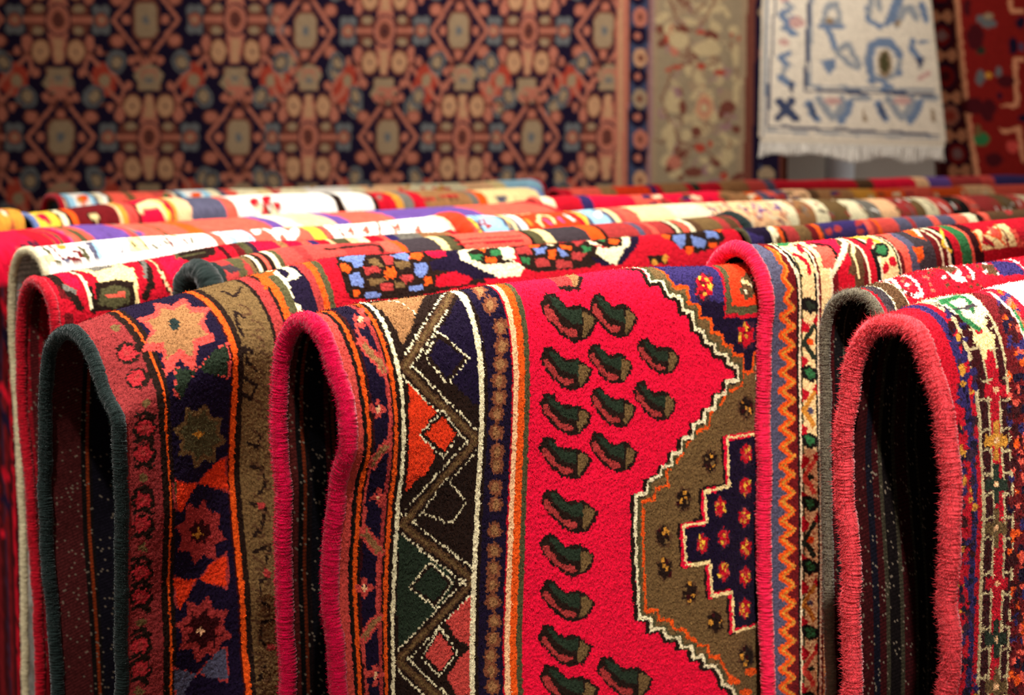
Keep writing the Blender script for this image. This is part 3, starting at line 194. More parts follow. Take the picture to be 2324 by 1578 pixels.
RUGS['C']["ops"] = [
['cros','b',-40,26],['cros','b',26,86],['dbrn','b',86,92],['dbrn','b',92,98],['orng','b',98,107],['dbrn','b',107,116],['navy','b',116,275],['mar','b',275,281],['orng','b',281,296],['dbrn','b',296,308],['khak','b',308,404],['dbrn','b',404,410],['dbrn','b',440,467],['rose','b',467,491],['orng','b',491,509],
['dbrn','b',404,416],['rose','b',416,446],['dbrn','b',446,455],['orng','b',455,473],['oliv','b',473,500],['ivo','b',500,515],['navy','b',515,569],['rose','b',569,596],['orng','b',596,617],['oliv','b',617,635],['crim','b',635,677],['orng','p',461,2,521,-10,491,26,467,23,449,83,440,77],['ivo','p',533,-34,554,-34,560,47,545,56,512,65,500,56,536,41],
['navy','p',512,65,557,53,572,89,551,140,500,137],['dbrn','l',4.5,344,47,356,86,392,50],['dbrn','l',4.5,344,161,329,137,317,185,323,212],['dbrn','l',4.5,338,251,314,239,320,275,347,296],['dbrn','l',4.5,311,308,347,332,332,362,305,344],['dbrn','l',4.5,329,467,359,479,365,446,344,437],['dbrn','l',4.5,341,524,371,524,374,572,353,590],
['dbrn','l',4.5,332,608,371,626,356,671,332,686],['dbrn','l',4.5,329,722,377,710,362,749],['dbrn','l',4.5,365,785,338,791,338,836,362,854],['dbrn','l',4.5,371,887,338,890,335,932,362,959],['dbrn','l',4.5,341,992,320,1022],['brn','l',3,353,116,368,131,365,152,344,155],['brn','l',3,362,170,383,182,383,197,362,200],
['brn','l',3,347,212,371,221,374,236,353,242],['brn','l',3,356,251,380,260,386,275,365,278],['brn','l',3,335,287,362,296,368,311,350,314],['brn','l',3,353,326,380,335,386,350,368,353],['brn','l',3,338,362,362,371,371,386,353,389],['brn','l',3,356,401,383,410,389,425,371,428],['brn','l',3,341,437,365,446,374,461,356,467],
['brn','l',3,359,476,383,485,389,500,371,503],['brn','l',3,344,515,368,524,374,539,356,542],['brn','l',3,359,551,383,560,389,575,371,578],['brn','l',3,341,590,362,599,368,611,350,617],['brn','l',3,353,626,377,635,383,650,362,653],['brn','l',3,335,662,356,671,362,686,344,689],['brn','l',3,347,701,371,710,377,725,356,728],
['brn','l',3,326,734,350,746,356,761,335,761],['brn','l',3,338,773,362,785,368,800,350,800],['brn','l',3,317,806,341,818,350,833,329,836],['brn','l',3,332,848,359,860,365,875,344,875],['brn','l',3,314,881,338,893,347,911,326,911],['brn','l',3,329,923,356,935,362,950,341,950],['brn','l',3,308,956,332,968,341,983,320,986],
['brn','l',3,323,995,347,1010,356,1025,332,1025],['brn','l',3,302,1028,326,1043,332,1058,311,1058],['brn','l',3,314,1070,341,1082,350,1100,326,1100],['rose','e',359,617,11,0,-2,9],['rose','e',362,776,11,2,-2,9],['rose','e',362,953,12,2,0,9],['salm','s',8,0.66,0.25,185,140,81,39,-53,126],['tan','s',8,0.66,0.25,185,140,66,32,-39,86],
['teal','e',182,131,9,6,-9,20],['khak','s',8,0.7,0.2,194,413,78,29,0,78],['oliv','s',8,0.7,0.2,194,413,62,23,0,60],['gold','s',4,0.4,0,188,407,18,6,0,15],['rose','s',8,0.7,0.2,188,632,75,33,-2,78],['mar','s',8,0.7,0.2,188,632,35,15,-2,30],['gold','s',4,0.4,0,182,635,18,8,-2,15],['rose','s',8,0.7,0.2,185,857,75,33,-2,80],
['mar','s',8,0.7,0.2,185,857,54,24,-2,53],['rose','e',224,875,9,5,0,9],['rose','e',203,902,9,4,0,9],['rose','e',164,884,9,5,0,9],['rose','e',146,839,9,5,0,9],['rose','e',167,812,9,5,0,9],['rose','e',206,830,9,5,0,9],['pch','s',4,0.4,0,179,857,14,6,0,15],['salm','p',140,230,155,248,191,263,164,284,143,317,125,296],
['salm','p',191,260,242,230,278,221,272,308,221,284],['dgrn','p',140,239,155,248,188,263,164,284,143,317,131,290],['dgrn','p',194,263,242,230,269,227,266,299,221,284],['rose','p',113,473,134,494,185,518,155,536,128,563,110,539],['rose','p',182,515,239,494,275,488,278,578,224,545],['vor','p',116,482,134,494,182,518,155,536,128,563,116,533],
['vor','p',188,518,239,494,269,494,275,569,224,545],['rose','p',113,695,134,719,179,740,152,758,128,788,113,764],['rose','p',176,737,227,713,260,707,257,794,212,764],['vor','p',116,704,134,719,173,737,152,758,128,788,119,758],['vor','p',182,740,227,713,254,713,251,782,212,764],['rose','p',107,902,128,926,170,953,146,968,125,1001,110,983],
['rose','p',167,950,212,926,245,920,242,1007,200,977],['slat','p',110,914,128,926,167,953,146,968,125,1001,113,974],['slat','p',173,953,212,926,239,926,239,998,200,977],['oliv','l',3,116,488,116,530],['dbrn','e',74,-31,23,2,-12,23],['crmb','s',6,0.75,0,74,-31,21,2,-8,15],['rose','s',5,0.6,0,74,-31,9,2,-3,-2],
['khak','e',68,74,8,8,-6,14],['dbrn','e',62,155,20,15,-9,26],['crmb','s',6,0.75,0,62,155,18,14,-9,21],['rose','s',5,0.6,0,62,155,8,5,-3,9],['dbrn','e',62,224,21,14,-8,23],['crmb','s',6,0.75,0,59,221,18,12,-8,20],['rose','s',5,0.6,0,59,221,8,5,-2,9],['khak','e',59,287,11,5,-2,8],['dbrn','l',5,35,302,56,305,74,326],
['dbrn','e',53,338,26,12,-2,23],['crmb','s',6,0.75,0,53,338,23,11,-2,20],['rose','s',5,0.6,0,53,338,11,5,-2,8],['dbrn','l',5,32,353,53,356,68,374],['dbrn','e',50,392,26,14,-2,23],['crmb','s',6,0.75,0,47,389,23,11,-2,20],['rose','s',5,0.6,0,47,389,11,5,0,9],['dbrn','l',5,29,407,47,410,65,428],['khak','e',44,440,11,5,0,9],
['dbrn','l',5,26,458,44,461,59,479],['dbrn','e',41,488,26,14,0,23],['crmb','s',6,0.75,0,41,488,21,11,0,20],['rose','s',5,0.6,0,41,488,9,5,0,9],['dbrn','l',5,23,506,41,506,59,527],['dbrn','e',41,542,24,14,0,24],['crmb','s',6,0.75,0,38,539,21,12,0,21],['rose','s',5,0.6,0,38,539,9,6,0,9],['dbrn','l',5,20,557,41,560,56,581],
['khak','e',41,596,11,6,2,11],['dbrn','l',5,20,611,41,617,59,638],['dbrn','e',38,650,26,15,2,26],['crmb','s',6,0.75,0,38,650,23,14,0,21],['rose','s',5,0.6,0,38,650,9,6,0,9],['dbrn','l',5,20,668,41,671,59,695],['dbrn','e',38,707,26,15,2,26],['crmb','s',6,0.75,0,38,707,23,14,0,21],['rose','s',5,0.6,0,38,707,11,6,0,9],
['dbrn','l',5,20,725,41,728,56,749],['khak','e',38,764,11,6,0,9],['dbrn','l',5,20,782,38,782,56,806],['dbrn','e',38,818,24,14,-2,24],['crmb','s',6,0.75,0,35,818,21,11,0,23],['rose','s',5,0.6,0,35,818,9,5,0,11],['dbrn','l',5,17,836,35,836,53,860],['dbrn','e',35,872,24,14,0,24],['crmb','s',6,0.75,0,35,872,21,12,-2,21],
['rose','s',5,0.6,0,35,872,11,6,-2,9],['dbrn','l',5,17,890,35,893,50,914],['khak','e',32,923,11,6,0,9],['dbrn','l',5,14,941,32,944,50,965],['dbrn','p',698,-40,830,-10,920,-16,956,-40,1094,-40,1085,20,1115,104,851,134,683,125,680,32],['dbrn','p',692,-40,692,-40,692,-40],['blue','p',692,8,722,-13,785,-16,764,17,749,41,728,41,722,23],
['orng','p',686,26,704,23,716,41,701,56,683,47],['blue','p',701,62,731,53,740,77,734,95,698,89],['orng','p',698,101,722,101,722,116,698,122],['blue','p',734,110,779,113,776,125,728,122],['khak','p',773,17,800,14,812,44,782,41],['rose','p',752,41,788,38,803,56,749,65],['rose','p',821,5,857,2,845,38,818,38],
['khak','p',848,32,893,29,893,47,854,56],['orng','s',6,0.6,0,824,62,24,2,-8,21],['khak','p',752,77,797,74,809,83,758,95],['rose','p',845,74,890,68,887,86,857,95],['rose','p',785,92,818,89,821,107,788,113],['khak','p',824,86,860,92,851,107,824,104],['blue','p',851,8,905,-16,905,14,896,29,866,26],['orng','p',914,2,950,-7,950,17,929,29,902,23],
['blue','p',905,41,947,38,947,59,914,83,899,74],['orng','p',920,83,947,80,944,98,917,104],['blue','p',869,101,911,101,908,116,863,113],['red','p',959,-16,1046,-40,1022,20,971,26],['navy','p',1043,-13,1091,-40,1085,29,1157,95,1076,95,1013,68,953,65,953,38,1013,23],['crim','p',962,80,1025,68,1076,92,1052,107,950,110],
['ivo','p',1070,2,1139,-40,1256,-16,1250,29,1229,50,1268,71,1235,95,1163,95,1124,74,1058,35],['dbrn','p',1097,5,1145,-16,1247,-16,1241,23,1205,38,1229,53,1187,56,1133,56,1097,35],['grn','p',1100,17,1145,20,1124,41,1094,38],['grn','p',1175,8,1217,5,1217,29,1166,29],['orng','p',1142,-16,1172,-10,1151,17],
['orng','p',1145,32,1184,35,1169,56,1139,50],['ivo','p',1214,-13,1259,2,1241,47,1202,44],['dbrn','p',1256,-10,1334,-16,1541,-16,1565,68,1502,89,1298,92,1256,71],['rose','p',1262,5,1316,-4,1310,35,1256,29],['orng','p',1325,-16,1364,-7,1340,14,1313,8],['blue','p',1325,17,1376,11,1358,32,1322,38],['orng','p',1373,23,1400,26,1382,53,1358,53],
['blue','p',1409,20,1430,32,1436,50,1403,50],['orng','p',1427,5,1466,17,1454,29,1424,23],['rose','p',1484,-16,1544,-16,1484,23],['grn','p',1502,20,1535,26,1529,41,1496,44],['rose','p',1454,35,1505,47,1478,65,1439,62],['rose','p',1310,50,1355,53,1355,74,1304,74],['rose','p',1382,59,1433,65,1433,86,1373,86],
['grn','p',1265,38,1292,47,1283,65,1259,59],['ivo','p',1382,-4,1412,2,1394,14],['navy','p',1565,68,1508,59,1547,89,1628,89,1736,23,1772,-40,1733,-40,1685,32],['ivo','p',1544,-16,1595,14,1586,26,1541,17],['dbrn','p',1553,-1,1631,-40,1697,-40,1655,35,1583,32],['grn','p',1583,-10,1619,-16,1595,14],['orng','p',1631,-13,1658,8,1637,26,1610,20],
['grn','p',1643,-40,1694,-40,1685,-13,1646,-16],['ivo','p',1700,-40,1730,-40,1685,32,1655,44,1601,89,1577,83,1541,47,1556,32,1655,35],['crim','p',1772,-40,1856,-16,1859,26,1895,92,2000,92,1988,134,1643,101,1703,56],['dbrn','p',1736,74,1811,77,1811,104,1733,98],['gold','e',1757,95,14,2,-3,9],['gold','e',1805,86,13,0,-4,12],
['dbrn','p',1853,-16,1895,-40,2024,-40,2105,-40,2093,35,2036,65,1940,80,1892,62,1853,26],['orng','p',1853,-16,1874,5,1850,26,1832,14],['blue','p',1883,5,1937,5,1904,47,1883,62,1868,26],['blue','p',1955,14,2006,38,1985,65,1940,53],['blue','p',2039,-16,2072,-4,2072,35,2015,29],['orng','p',1904,56,1940,56,1925,80,1901,77],
['orng','p',2009,47,2048,50,2036,65,2006,62],['orng','p',2075,-40,2120,-16,2087,8],]
RUGS['P'] = {'name': 'P', 'p0': [0.3511, 2.3042], 'stations': [[0.0, [[-0.0, 1.301], [0.0145, 1.2977], [0.0257, 1.2826], [0.0304, 1.2454]], [[-0.0, 1.301], [-0.009, 1.2978], [-0.0139, 1.2803], [-0.0146, 1.2422]]], [0.8173, [[-0.0, 1.3023], [0.0145, 1.299], [0.0257, 1.2839], [0.0304, 1.2467]], [[-0.0, 1.3023], [-0.009, 1.2991], [-0.0139, 1.2816], [-0.0146, 1.2435]]]], 'vfar': 0.6, 'vnear': 0.62, 'seed': 26, 'umax': 0.917, 'knot': 2.6, 'base': 'salm', 'cord': 'oliv', 'cord_r': 0.004, 'cell': 2.0, 'ufine': 1.2, 'vfine': 0.08, 'bcell': 4}
RUGS['P']["ops"] = [
['crim','b',-40,2],['ind','b',2,68],['navy','b',68,110],['ivo','b',110,125],['khak','b',125,152],['orng','b',152,170],['dbrn','b',170,182],['rose','b',182,239],['khak','b',239,305],['dred','b',305,338],['orng','b',338,359],['brn','b',359,371],['ind','b',371,599],['coral','b',599,629],['rose','b',629,659],
['orng','b',659,677],['salm','b',677,776],['slat','b',776,848],['rose','b',848,875],['slat','b',875,980],['coral','b',980,1019],['slat','b',1019,1121],['coral','b',1121,1202],['ivo','b',1202,1259],['dbrn','b',1259,1301],['coral','b',1301,1343],['brn','b',1343,9999],['coral','p',374,-22,419,-22,500,-22,578,-22,560,-22,497,-22,449,2,416,-22],
['rose','e',398,56,20,2,-6,12],['rose','e',449,50,20,2,-9,12],['rose','e',578,29,20,2,-23,21],['rose','e',560,68,21,2,-5,12],['rose','e',1499,14,21,5,-24,30],['ivo','p',140,-22,161,-22,143,65,116,65],['navy','p',17,-22,92,-22,131,5,89,56,50,53,11,32],]
RUGS['G'] = {'name': 'G', 'p0': [0.3552, 1.3549], 'stations': [[0.0, [[-0.0, 1.2856], [0.013, 1.2853], [0.0266, 1.2793], [0.0377, 1.2628], [0.044, 1.2478], [0.0523, 1.2291], [0.0571, 1.2079], [0.0627, 1.1873], [0.0684, 1.1652], [0.0734, 1.1392], [0.0746, 1.0986], [0.0726, 1.0569], [0.0732, 1.0279], [0.0769, 0.9996], [0.0778, 0.9746], [0.0739, 0.9405]], [[-0.0, 1.2856], [-0.0145, 1.2833], [-0.0276, 1.2766], [-0.0421, 1.2612], [-0.0536, 1.2297], [-0.0564, 1.1838], [-0.0583, 1.1431], [-0.0561, 1.1147], [-0.0512, 1.0717], [-0.0463, 1.0286], [-0.0418, 0.9852], [-0.0374, 0.9063]]], [0.0529, [[-0.0, 1.2946], [0.0226, 1.2843], [0.0317, 1.2732], [0.0461, 1.2483], [0.0537, 1.2262], [0.0587, 1.1945], [0.0626, 1.1564], [0.0686, 1.1043], [0.0683, 1.0593], [0.0693, 1.0139], [0.0699, 0.9683], [0.0712, 0.926]], [[-0.0, 1.2946], [-0.0145, 1.2923], [-0.0276, 1.2856], [-0.0421, 1.2702], [-0.0536, 1.2387], [-0.0564, 1.1928], [-0.0583, 1.1521], [-0.0561, 1.1237], [-0.0512, 1.0807], [-0.0463, 1.0376], [-0.0418, 0.9942], [-0.0374, 0.9153]]], [0.1096, [[-0.0, 1.2971], [0.0249, 1.2828], [0.0394, 1.2601], [0.0493, 1.2341], [0.0534, 1.2014], [0.0574, 1.1472], [0.0606, 1.1237], [0.0636, 1.0626], [0.0628, 1.0], [0.063, 0.9372]], [[-0.0, 1.2971], [-0.0145, 1.2948], [-0.0276, 1.2881], [-0.0421, 1.2727], [-0.0536, 1.2412], [-0.0564, 1.1953], [-0.0583, 1.1546], [-0.0561, 1.1262], [-0.0512, 1.0832], [-0.0463, 1.0401], [-0.0418, 0.9967], [-0.0374, 0.9178]]], [0.2141, [[-0.0, 1.302], [0.0249, 1.2877], [0.0394, 1.265], [0.0493, 1.239], [0.0534, 1.2063], [0.0574, 1.1521], [0.0606, 1.1286], [0.0636, 1.0675], [0.0628, 1.0049], [0.063, 0.9421]], [[-0.0, 1.302], [-0.0145, 1.2997], [-0.0276, 1.293], [-0.0421, 1.2776], [-0.0536, 1.2461], [-0.0564, 1.2002], [-0.0583, 1.1595], [-0.0561, 1.1311], [-0.0512, 1.0881], [-0.0463, 1.045], [-0.0418, 1.0016], [-0.0374, 0.9227]]]], 'vfar': 0.75, 'vnear': 0.75, 'seed': 14, 'umax': 0.464, 'knot': 2.3, 'base': 'crim', 'cord': 'gcord', 'cord_r': 0.0092, 'cell': 1.15, 'ufine': 0.24, 'vfine': 0.46, 'fuzz': 24000, 'flen': 0.0055, 'backk': 0.1, 'tufts': 60000, 'bv': 0.5, 'lump': 0.0022}
RUGS['G']["ops"] = [
['crim','b',-40,56],['ind','b',56,80],['crim','b',80,98],['khiv','b',98,110],['mar','b',110,143],['khiv','b',143,155],['crim','b',155,188],['khiv','b',188,200],['mar','b',200,221],['khiv','b',221,230],['dred','b',230,266],['dred','b',266,9999],['crim','p',248,-40,515,-40,479,86,338,107],['ind','e',62,500,14,3,1,12],
['navy','e',83,596,6,2,0,8],['dpur','e',74,752,14,5,2,5],['mar','e',17,371,12,3,-2,8],['ind','e',116,35,6,2,-20,17],['gold','e',29,599,12,3,0,5],['ind','e',20,485,5,2,2,11],['navy','e',59,191,12,2,-3,11],['dpur','e',92,257,11,2,-2,8],['ind','e',101,194,11,2,-2,11],['navy','e',41,701,9,3,3,6],['dpur','e',68,143,6,2,-3,8],
['mar','e',149,26,5,2,-12,9],['ind','e',47,644,9,3,0,8],['gold','e',23,551,15,5,0,3],['ind','e',77,602,5,2,0,11],['navy','e',53,305,5,0,-2,3],['dpur','e',107,179,8,2,-2,11],['ind','e',92,746,9,3,0,6],['navy','e',59,425,6,2,2,11],['dpur','e',77,638,5,2,0,12],['mar','e',95,104,9,2,-8,11],['ind','e',83,293,11,2,-2,5],
['gold','e',35,263,5,2,-2,5],['ind','e',86,557,8,3,-2,3],['navy','e',68,782,8,2,0,5],['dpur','e',65,479,11,3,0,6],['ind','e',131,80,5,0,-6,8],['navy','e',23,653,14,5,2,12],['dpur','e',65,506,6,2,2,8],['mar','e',110,155,8,2,-3,8],['ind','e',89,800,15,5,0,8],['gold','e',53,395,12,3,0,6],['ind','e',17,323,9,2,-3,11],
['navy','e',74,764,11,3,0,6],['dpur','e',89,104,11,2,-8,11],['ind','e',71,305,14,3,-2,9],['navy','e',68,533,9,3,0,9],['dpur','e',62,245,12,2,-3,8],['mar','e',89,260,12,2,-2,8],['ind','e',134,35,6,0,-15,12],['gold','e',62,380,14,5,0,11],['ind','e',62,293,12,3,-3,9],['navy','e',77,299,15,3,-2,8],['dpur','e',98,785,11,3,0,8],
['ind','e',104,167,14,2,-3,8],['navy','e',65,554,12,3,0,5],['dpur','e',56,617,14,5,0,8],['mar','e',65,500,14,5,3,11],['ind','e',101,50,6,2,-12,11],['gold','e',86,203,11,2,-2,3],['ind','e',17,374,6,2,0,5],['navy','e',38,266,8,2,-2,3],['dpur','e',26,371,12,3,0,8],['ind','e',95,218,5,0,-2,6],['navy','e',59,242,5,2,-2,11],
['dpur','e',17,302,11,3,-2,3],['mar','e',26,431,12,3,2,12],['ind','e',44,644,17,6,0,9],['gold','e',23,299,11,2,-2,8],['ind','e',98,770,12,5,0,8],['navy','e',17,692,6,2,3,9],['dpur','e',20,482,12,3,3,12],['ind','e',41,308,8,2,-2,5],['navy','e',59,770,14,5,2,12],['dpur','e',26,470,17,5,2,8],['mar','e',29,335,15,3,-2,6],
['ind','e',62,248,6,2,-2,8],['gold','e',20,353,15,5,0,11],['ind','e',131,38,6,2,-20,17],['navy','e',32,611,8,2,0,5],['dpur','e',53,779,12,5,0,8],['ind','e',56,515,12,3,0,5],['navy','e',38,599,12,5,0,6],['dpur','e',62,254,9,2,-2,6],['mar','e',59,593,5,2,-2,5],['ind','e',68,374,17,5,-2,8],['gold','e',143,41,8,0,-14,12],
['ind','e',62,566,11,3,0,11],['navy','e',38,314,15,5,0,5],['dpur','e',83,260,6,2,-2,11],['ind','e',47,551,9,3,2,11],['navy','e',35,713,12,5,0,8],['dpur','e',23,395,8,3,2,9],['mar','e',20,632,8,2,0,11],['ind','e',62,629,6,3,0,9],['gold','e',101,788,14,5,0,5],['ind','e',29,656,14,5,-2,11],['navy','e',26,557,8,2,0,11],
['dpur','e',98,152,8,0,-2,3],['ind','e',14,485,6,2,3,8],['navy','e',80,86,9,2,-8,9],['dpur','e',26,683,12,5,2,8],['mar','e',41,476,17,5,2,8],['ind','e',119,80,5,2,-8,9],['gold','e',68,413,12,3,-2,8],['ind','e',68,233,8,2,-2,9],['navy','e',8,404,8,2,2,8],['dpur','e',32,578,11,3,2,9],['ind','e',113,104,5,2,-3,5],
['navy','e',23,467,14,3,3,9],['dpur','e',77,278,5,0,-2,9],['mar','e',89,74,12,2,-9,11],['ind','e',50,197,12,2,-3,8],['gold','e',23,638,14,5,0,6],['ind','e',59,209,11,3,-2,6],['navy','e',20,311,14,3,0,9],['dpur','e',47,635,14,5,-2,8],['ind','e',47,473,14,3,0,6],['navy','e',77,107,6,0,-3,3],['dpur','e',53,701,14,5,2,5],
['mar','e',68,386,12,3,0,8],['ind','e',8,368,8,2,0,5],['gold','e',38,308,14,3,-2,3],['ind','e',53,221,6,2,-2,5],['navy','e',71,212,5,2,-2,11],['dpur','e',80,314,14,3,-3,8],['ind','e',68,386,6,2,-2,8],['navy','e',71,254,14,3,0,5],['dpur','e',50,182,6,0,-2,3],['mar','e',77,335,11,2,-2,5],['ind','e',20,371,15,5,0,9],
['gold','e',71,158,9,3,-5,11],['ind','e',44,512,15,5,0,3],['navy','e',122,83,8,2,-3,5],['dpur','e',74,446,12,3,0,6],['ind','e',80,104,11,2,-5,8],['navy','e',32,731,8,3,-2,3],['dpur','e',11,317,8,2,-2,6],['mar','e',29,254,5,2,-3,11],['ind','e',83,173,8,2,-3,8],['gold','e',92,98,5,2,-5,8],['ind','e',68,731,15,5,2,6],
['navy','e',128,41,8,2,-14,12],['dpur','e',56,314,14,3,-2,11],['ind','e',56,263,12,3,-2,5],['navy','e',92,125,5,0,-6,9],['dpur','e',35,641,6,2,0,5],['mar','e',44,212,8,2,-2,8],['ind','e',41,212,11,2,0,5],['gold','e',65,185,8,2,-1,5],['ind','e',26,338,14,3,-2,8],['navy','e',68,713,15,5,2,9],['dpur','e',62,362,14,3,-1,11],
['ind','e',65,581,9,3,0,9],['navy','e',20,308,6,2,-2,5],['dpur','e',77,233,6,0,-2,3],['mar','e',56,605,6,2,-2,3],['ind','e',89,137,11,2,-6,11],['gold','e',26,482,9,3,0,6],['ind','e',227,278,11,2,0,12],['navy','e',230,608,12,3,2,6],['mar','e',263,599,15,5,3,14],['mar','e',287,110,12,2,-5,8],['dred','e',260,368,12,2,0,14],
['orng','e',302,458,11,2,0,5],['coral','e',269,692,8,2,2,15],['ind','e',335,29,8,2,-24,18],['navy','e',242,332,8,2,-2,6],['mar','e',248,473,12,3,0,6],['mar','e',248,299,14,2,0,12],['dred','e',290,728,11,3,2,6],['orng','e',275,707,6,2,0,5],['coral','e',317,98,11,3,-5,6],['ind','e',257,674,12,3,0,12],['navy','e',290,533,9,3,0,3],
['mar','e',269,434,8,2,0,8],['mar','e',230,269,9,2,0,8],['dred','e',281,407,9,2,0,14],['orng','e',314,704,12,3,2,11],['coral','e',290,461,9,2,0,11],['ind','e',266,575,9,2,0,5],['navy','e',290,83,9,2,-9,12],['mar','e',251,602,14,3,0,6],['mar','e',227,599,14,3,0,11],['dred','e',323,830,12,5,2,14],['orng','e',281,629,8,2,0,9],
['coral','e',254,758,14,3,0,9],['ind','e',224,329,9,2,0,5],['navy','e',299,560,14,3,2,11],['mar','e',233,326,12,3,-2,9],['mar','e',257,605,14,3,0,6],['dred','e',254,263,11,2,-2,12],['orng','e',299,155,11,2,-2,6],['coral','e',311,62,11,3,-15,15],['ind','e',263,617,11,2,0,9],['navy','e',263,767,11,3,0,11],
['mar','e',254,818,8,2,0,5],['mar','e',272,479,8,2,-2,5],['dred','e',275,506,12,3,0,12],['orng','e',308,59,11,2,-15,15],['coral','e',302,281,12,3,0,12],['ind','e',293,206,12,3,-2,9],['navy','e',275,95,6,2,-3,5],['mar','e',302,143,6,0,-5,11],['mar','e',299,632,12,3,2,12],['dred','e',326,803,12,3,2,15],
['orng','e',269,95,6,0,-3,6],['coral','e',266,320,11,2,0,11],['ind','e',296,80,9,2,-5,8],['navy','e',308,113,8,2,-6,11],['mar','e',302,428,14,3,0,3],['mar','e',293,650,9,2,0,5],['dred','e',248,404,12,3,-2,12],['orng','e',251,326,9,2,0,11],['coral','e',281,674,9,2,0,8],['ind','e',278,722,8,2,0,8],['navy','e',290,212,6,0,0,6],
['mar','e',299,92,12,2,-6,9],['mar','e',308,338,5,0,-2,6],['dred','e',227,677,14,3,0,8],['orng','e',338,-4,3,5,-21,26],['coral','e',218,431,9,2,0,14],['ind','e',263,377,8,2,-2,6],['navy','e',302,824,11,3,0,5],['mar','e',293,341,9,3,0,9],['mar','e',296,776,12,3,2,5],['dred','e',359,20,6,3,-29,21],['orng','e',314,713,9,3,2,15],
['coral','e',308,653,6,2,2,12],['ind','e',308,368,14,3,-2,6],['navy','e',245,356,11,2,-2,6],['mar','e',230,557,8,2,2,9],['mar','e',293,71,11,3,-12,14],['dred','e',239,170,12,2,-3,14],['orng','e',227,500,8,2,0,14],['coral','e',236,788,8,2,0,8],['ind','e',296,236,9,2,0,11],['navy','e',293,140,12,2,-3,11],
['mar','e',269,83,11,0,-6,8],['mar','e',269,317,11,2,-2,12],['dred','e',284,215,8,2,-2,9],['orng','e',236,614,11,2,2,11],['coral','e',392,-10,3,5,-21,26],['ind','e',287,521,8,2,0,9],['navy','e',314,32,6,2,-8,6],['mar','e',269,257,11,2,0,14],['mar','e',272,320,11,2,0,14],['dred','e',332,827,9,3,2,6],['orng','e',242,785,11,3,2,12],
['coral','e',251,446,15,3,0,6],['ind','e',290,473,6,2,0,6],['navy','e',266,419,8,2,-2,8],['mar','e',278,53,8,0,-6,6],['mar','e',263,824,9,2,3,14],['dred','e',248,623,14,3,0,11],['orng','e',281,335,8,0,0,6],['coral','e',272,746,14,3,2,6],['ind','e',260,125,11,2,-5,9],['navy','e',335,-40,12,0,-12,18],['mar','e',233,731,12,3,0,5],
['mar','e',278,614,11,3,2,6],['dred','e',248,803,8,2,2,11],['orng','e',266,86,9,2,-8,11],['coral','e',302,767,6,2,0,11],['ind','e',242,710,14,3,0,6],['navy','e',230,254,12,2,-2,9],['mar','e',278,770,9,3,0,6],['mar','e',311,236,8,2,-2,5],['dred','e',233,299,9,2,0,11],['orng','e',233,545,8,2,0,8],['coral','e',263,581,11,3,2,15],
['ind','e',275,134,9,2,-3,9],['navy','e',287,770,11,3,2,9],['mar','e',305,674,9,2,0,5],['mar','e',263,227,12,2,0,6],['dred','e',275,536,14,3,0,5],['orng','e',257,650,8,2,2,11],['coral','e',284,722,8,3,2,15],['ind','e',281,332,12,3,0,6],['navy','e',254,347,8,0,-2,3],['mar','e',260,605,14,3,0,5],['mar','e',245,257,12,2,0,12],
['dred','e',281,767,6,2,0,8],['orng','e',236,194,11,2,0,8],['coral','e',302,104,12,3,-9,12],['ind','e',224,389,14,3,0,5],['navy','e',221,446,15,2,0,9],['mar','e',245,368,11,2,-2,14],['mar','e',239,362,11,2,-2,14],['dred','e',281,329,12,2,0,8],['orng','e',278,692,8,2,0,5],['coral','e',281,803,11,3,2,15],
['ind','e',260,485,8,2,0,12],['navy','e',272,224,11,2,-2,9],['mar','e',275,122,11,2,-5,11],['mar','e',341,104,6,2,-3,5],['dred','e',296,86,9,2,-9,12],['orng','e',305,152,6,0,-3,9],['coral','e',263,221,6,2,0,11],['ind','e',323,119,8,2,-6,9],['navy','e',260,539,14,3,2,14],['mar','e',260,245,12,2,0,5],['mar','e',260,359,14,2,-2,5],
['dred','e',287,560,12,3,0,3],['orng','e',266,803,12,3,2,12],['coral','e',296,365,11,2,-2,6],['ind','e',269,620,12,3,2,11],['navy','e',242,668,11,3,0,5],['mar','e',299,680,12,3,0,5],['mar','e',260,452,6,2,0,6],['dred','e',320,845,9,3,2,14],['orng','e',254,548,11,3,2,6],['coral','e',230,233,11,2,-2,9],
['ind','e',272,632,9,3,2,8],['navy','e',257,620,11,2,0,12],['mar','e',281,383,6,2,-2,6],['mar','e',242,707,8,2,0,3],['dred','e',233,641,11,3,2,9],['orng','e',272,683,11,3,0,3],['coral','e',299,683,12,3,0,12],['ind','e',281,524,12,3,0,11],['navy','e',371,17,9,3,-12,9],['mar','e',293,62,6,2,-8,9],['mar','e',278,83,5,0,-6,8],
['dred','e',293,263,9,2,0,5],['orng','e',323,827,12,5,0,6],['coral','e',263,344,9,2,0,3],['ind','e',287,392,12,3,0,12],['navy','e',290,584,12,3,2,14],['mar','e',266,674,12,3,0,11],['mar','e',299,758,9,3,0,6],['dred','e',251,281,11,2,-2,11],['orng','e',284,173,12,2,-2,8],['coral','e',311,92,8,2,-5,5],
['ind','e',230,245,8,0,0,9],['navy','e',260,95,9,2,-9,14],['mar','e',260,707,14,3,0,5],['mar','e',251,134,6,0,-3,9],['dred','e',272,644,14,3,0,8],['orng','e',293,788,11,3,2,6],['coral','e',260,362,12,2,0,6],['ind','e',299,260,8,2,0,9],['navy','e',293,197,9,2,0,5],['mar','e',260,617,8,2,2,14],['mar','e',257,659,11,2,0,5],
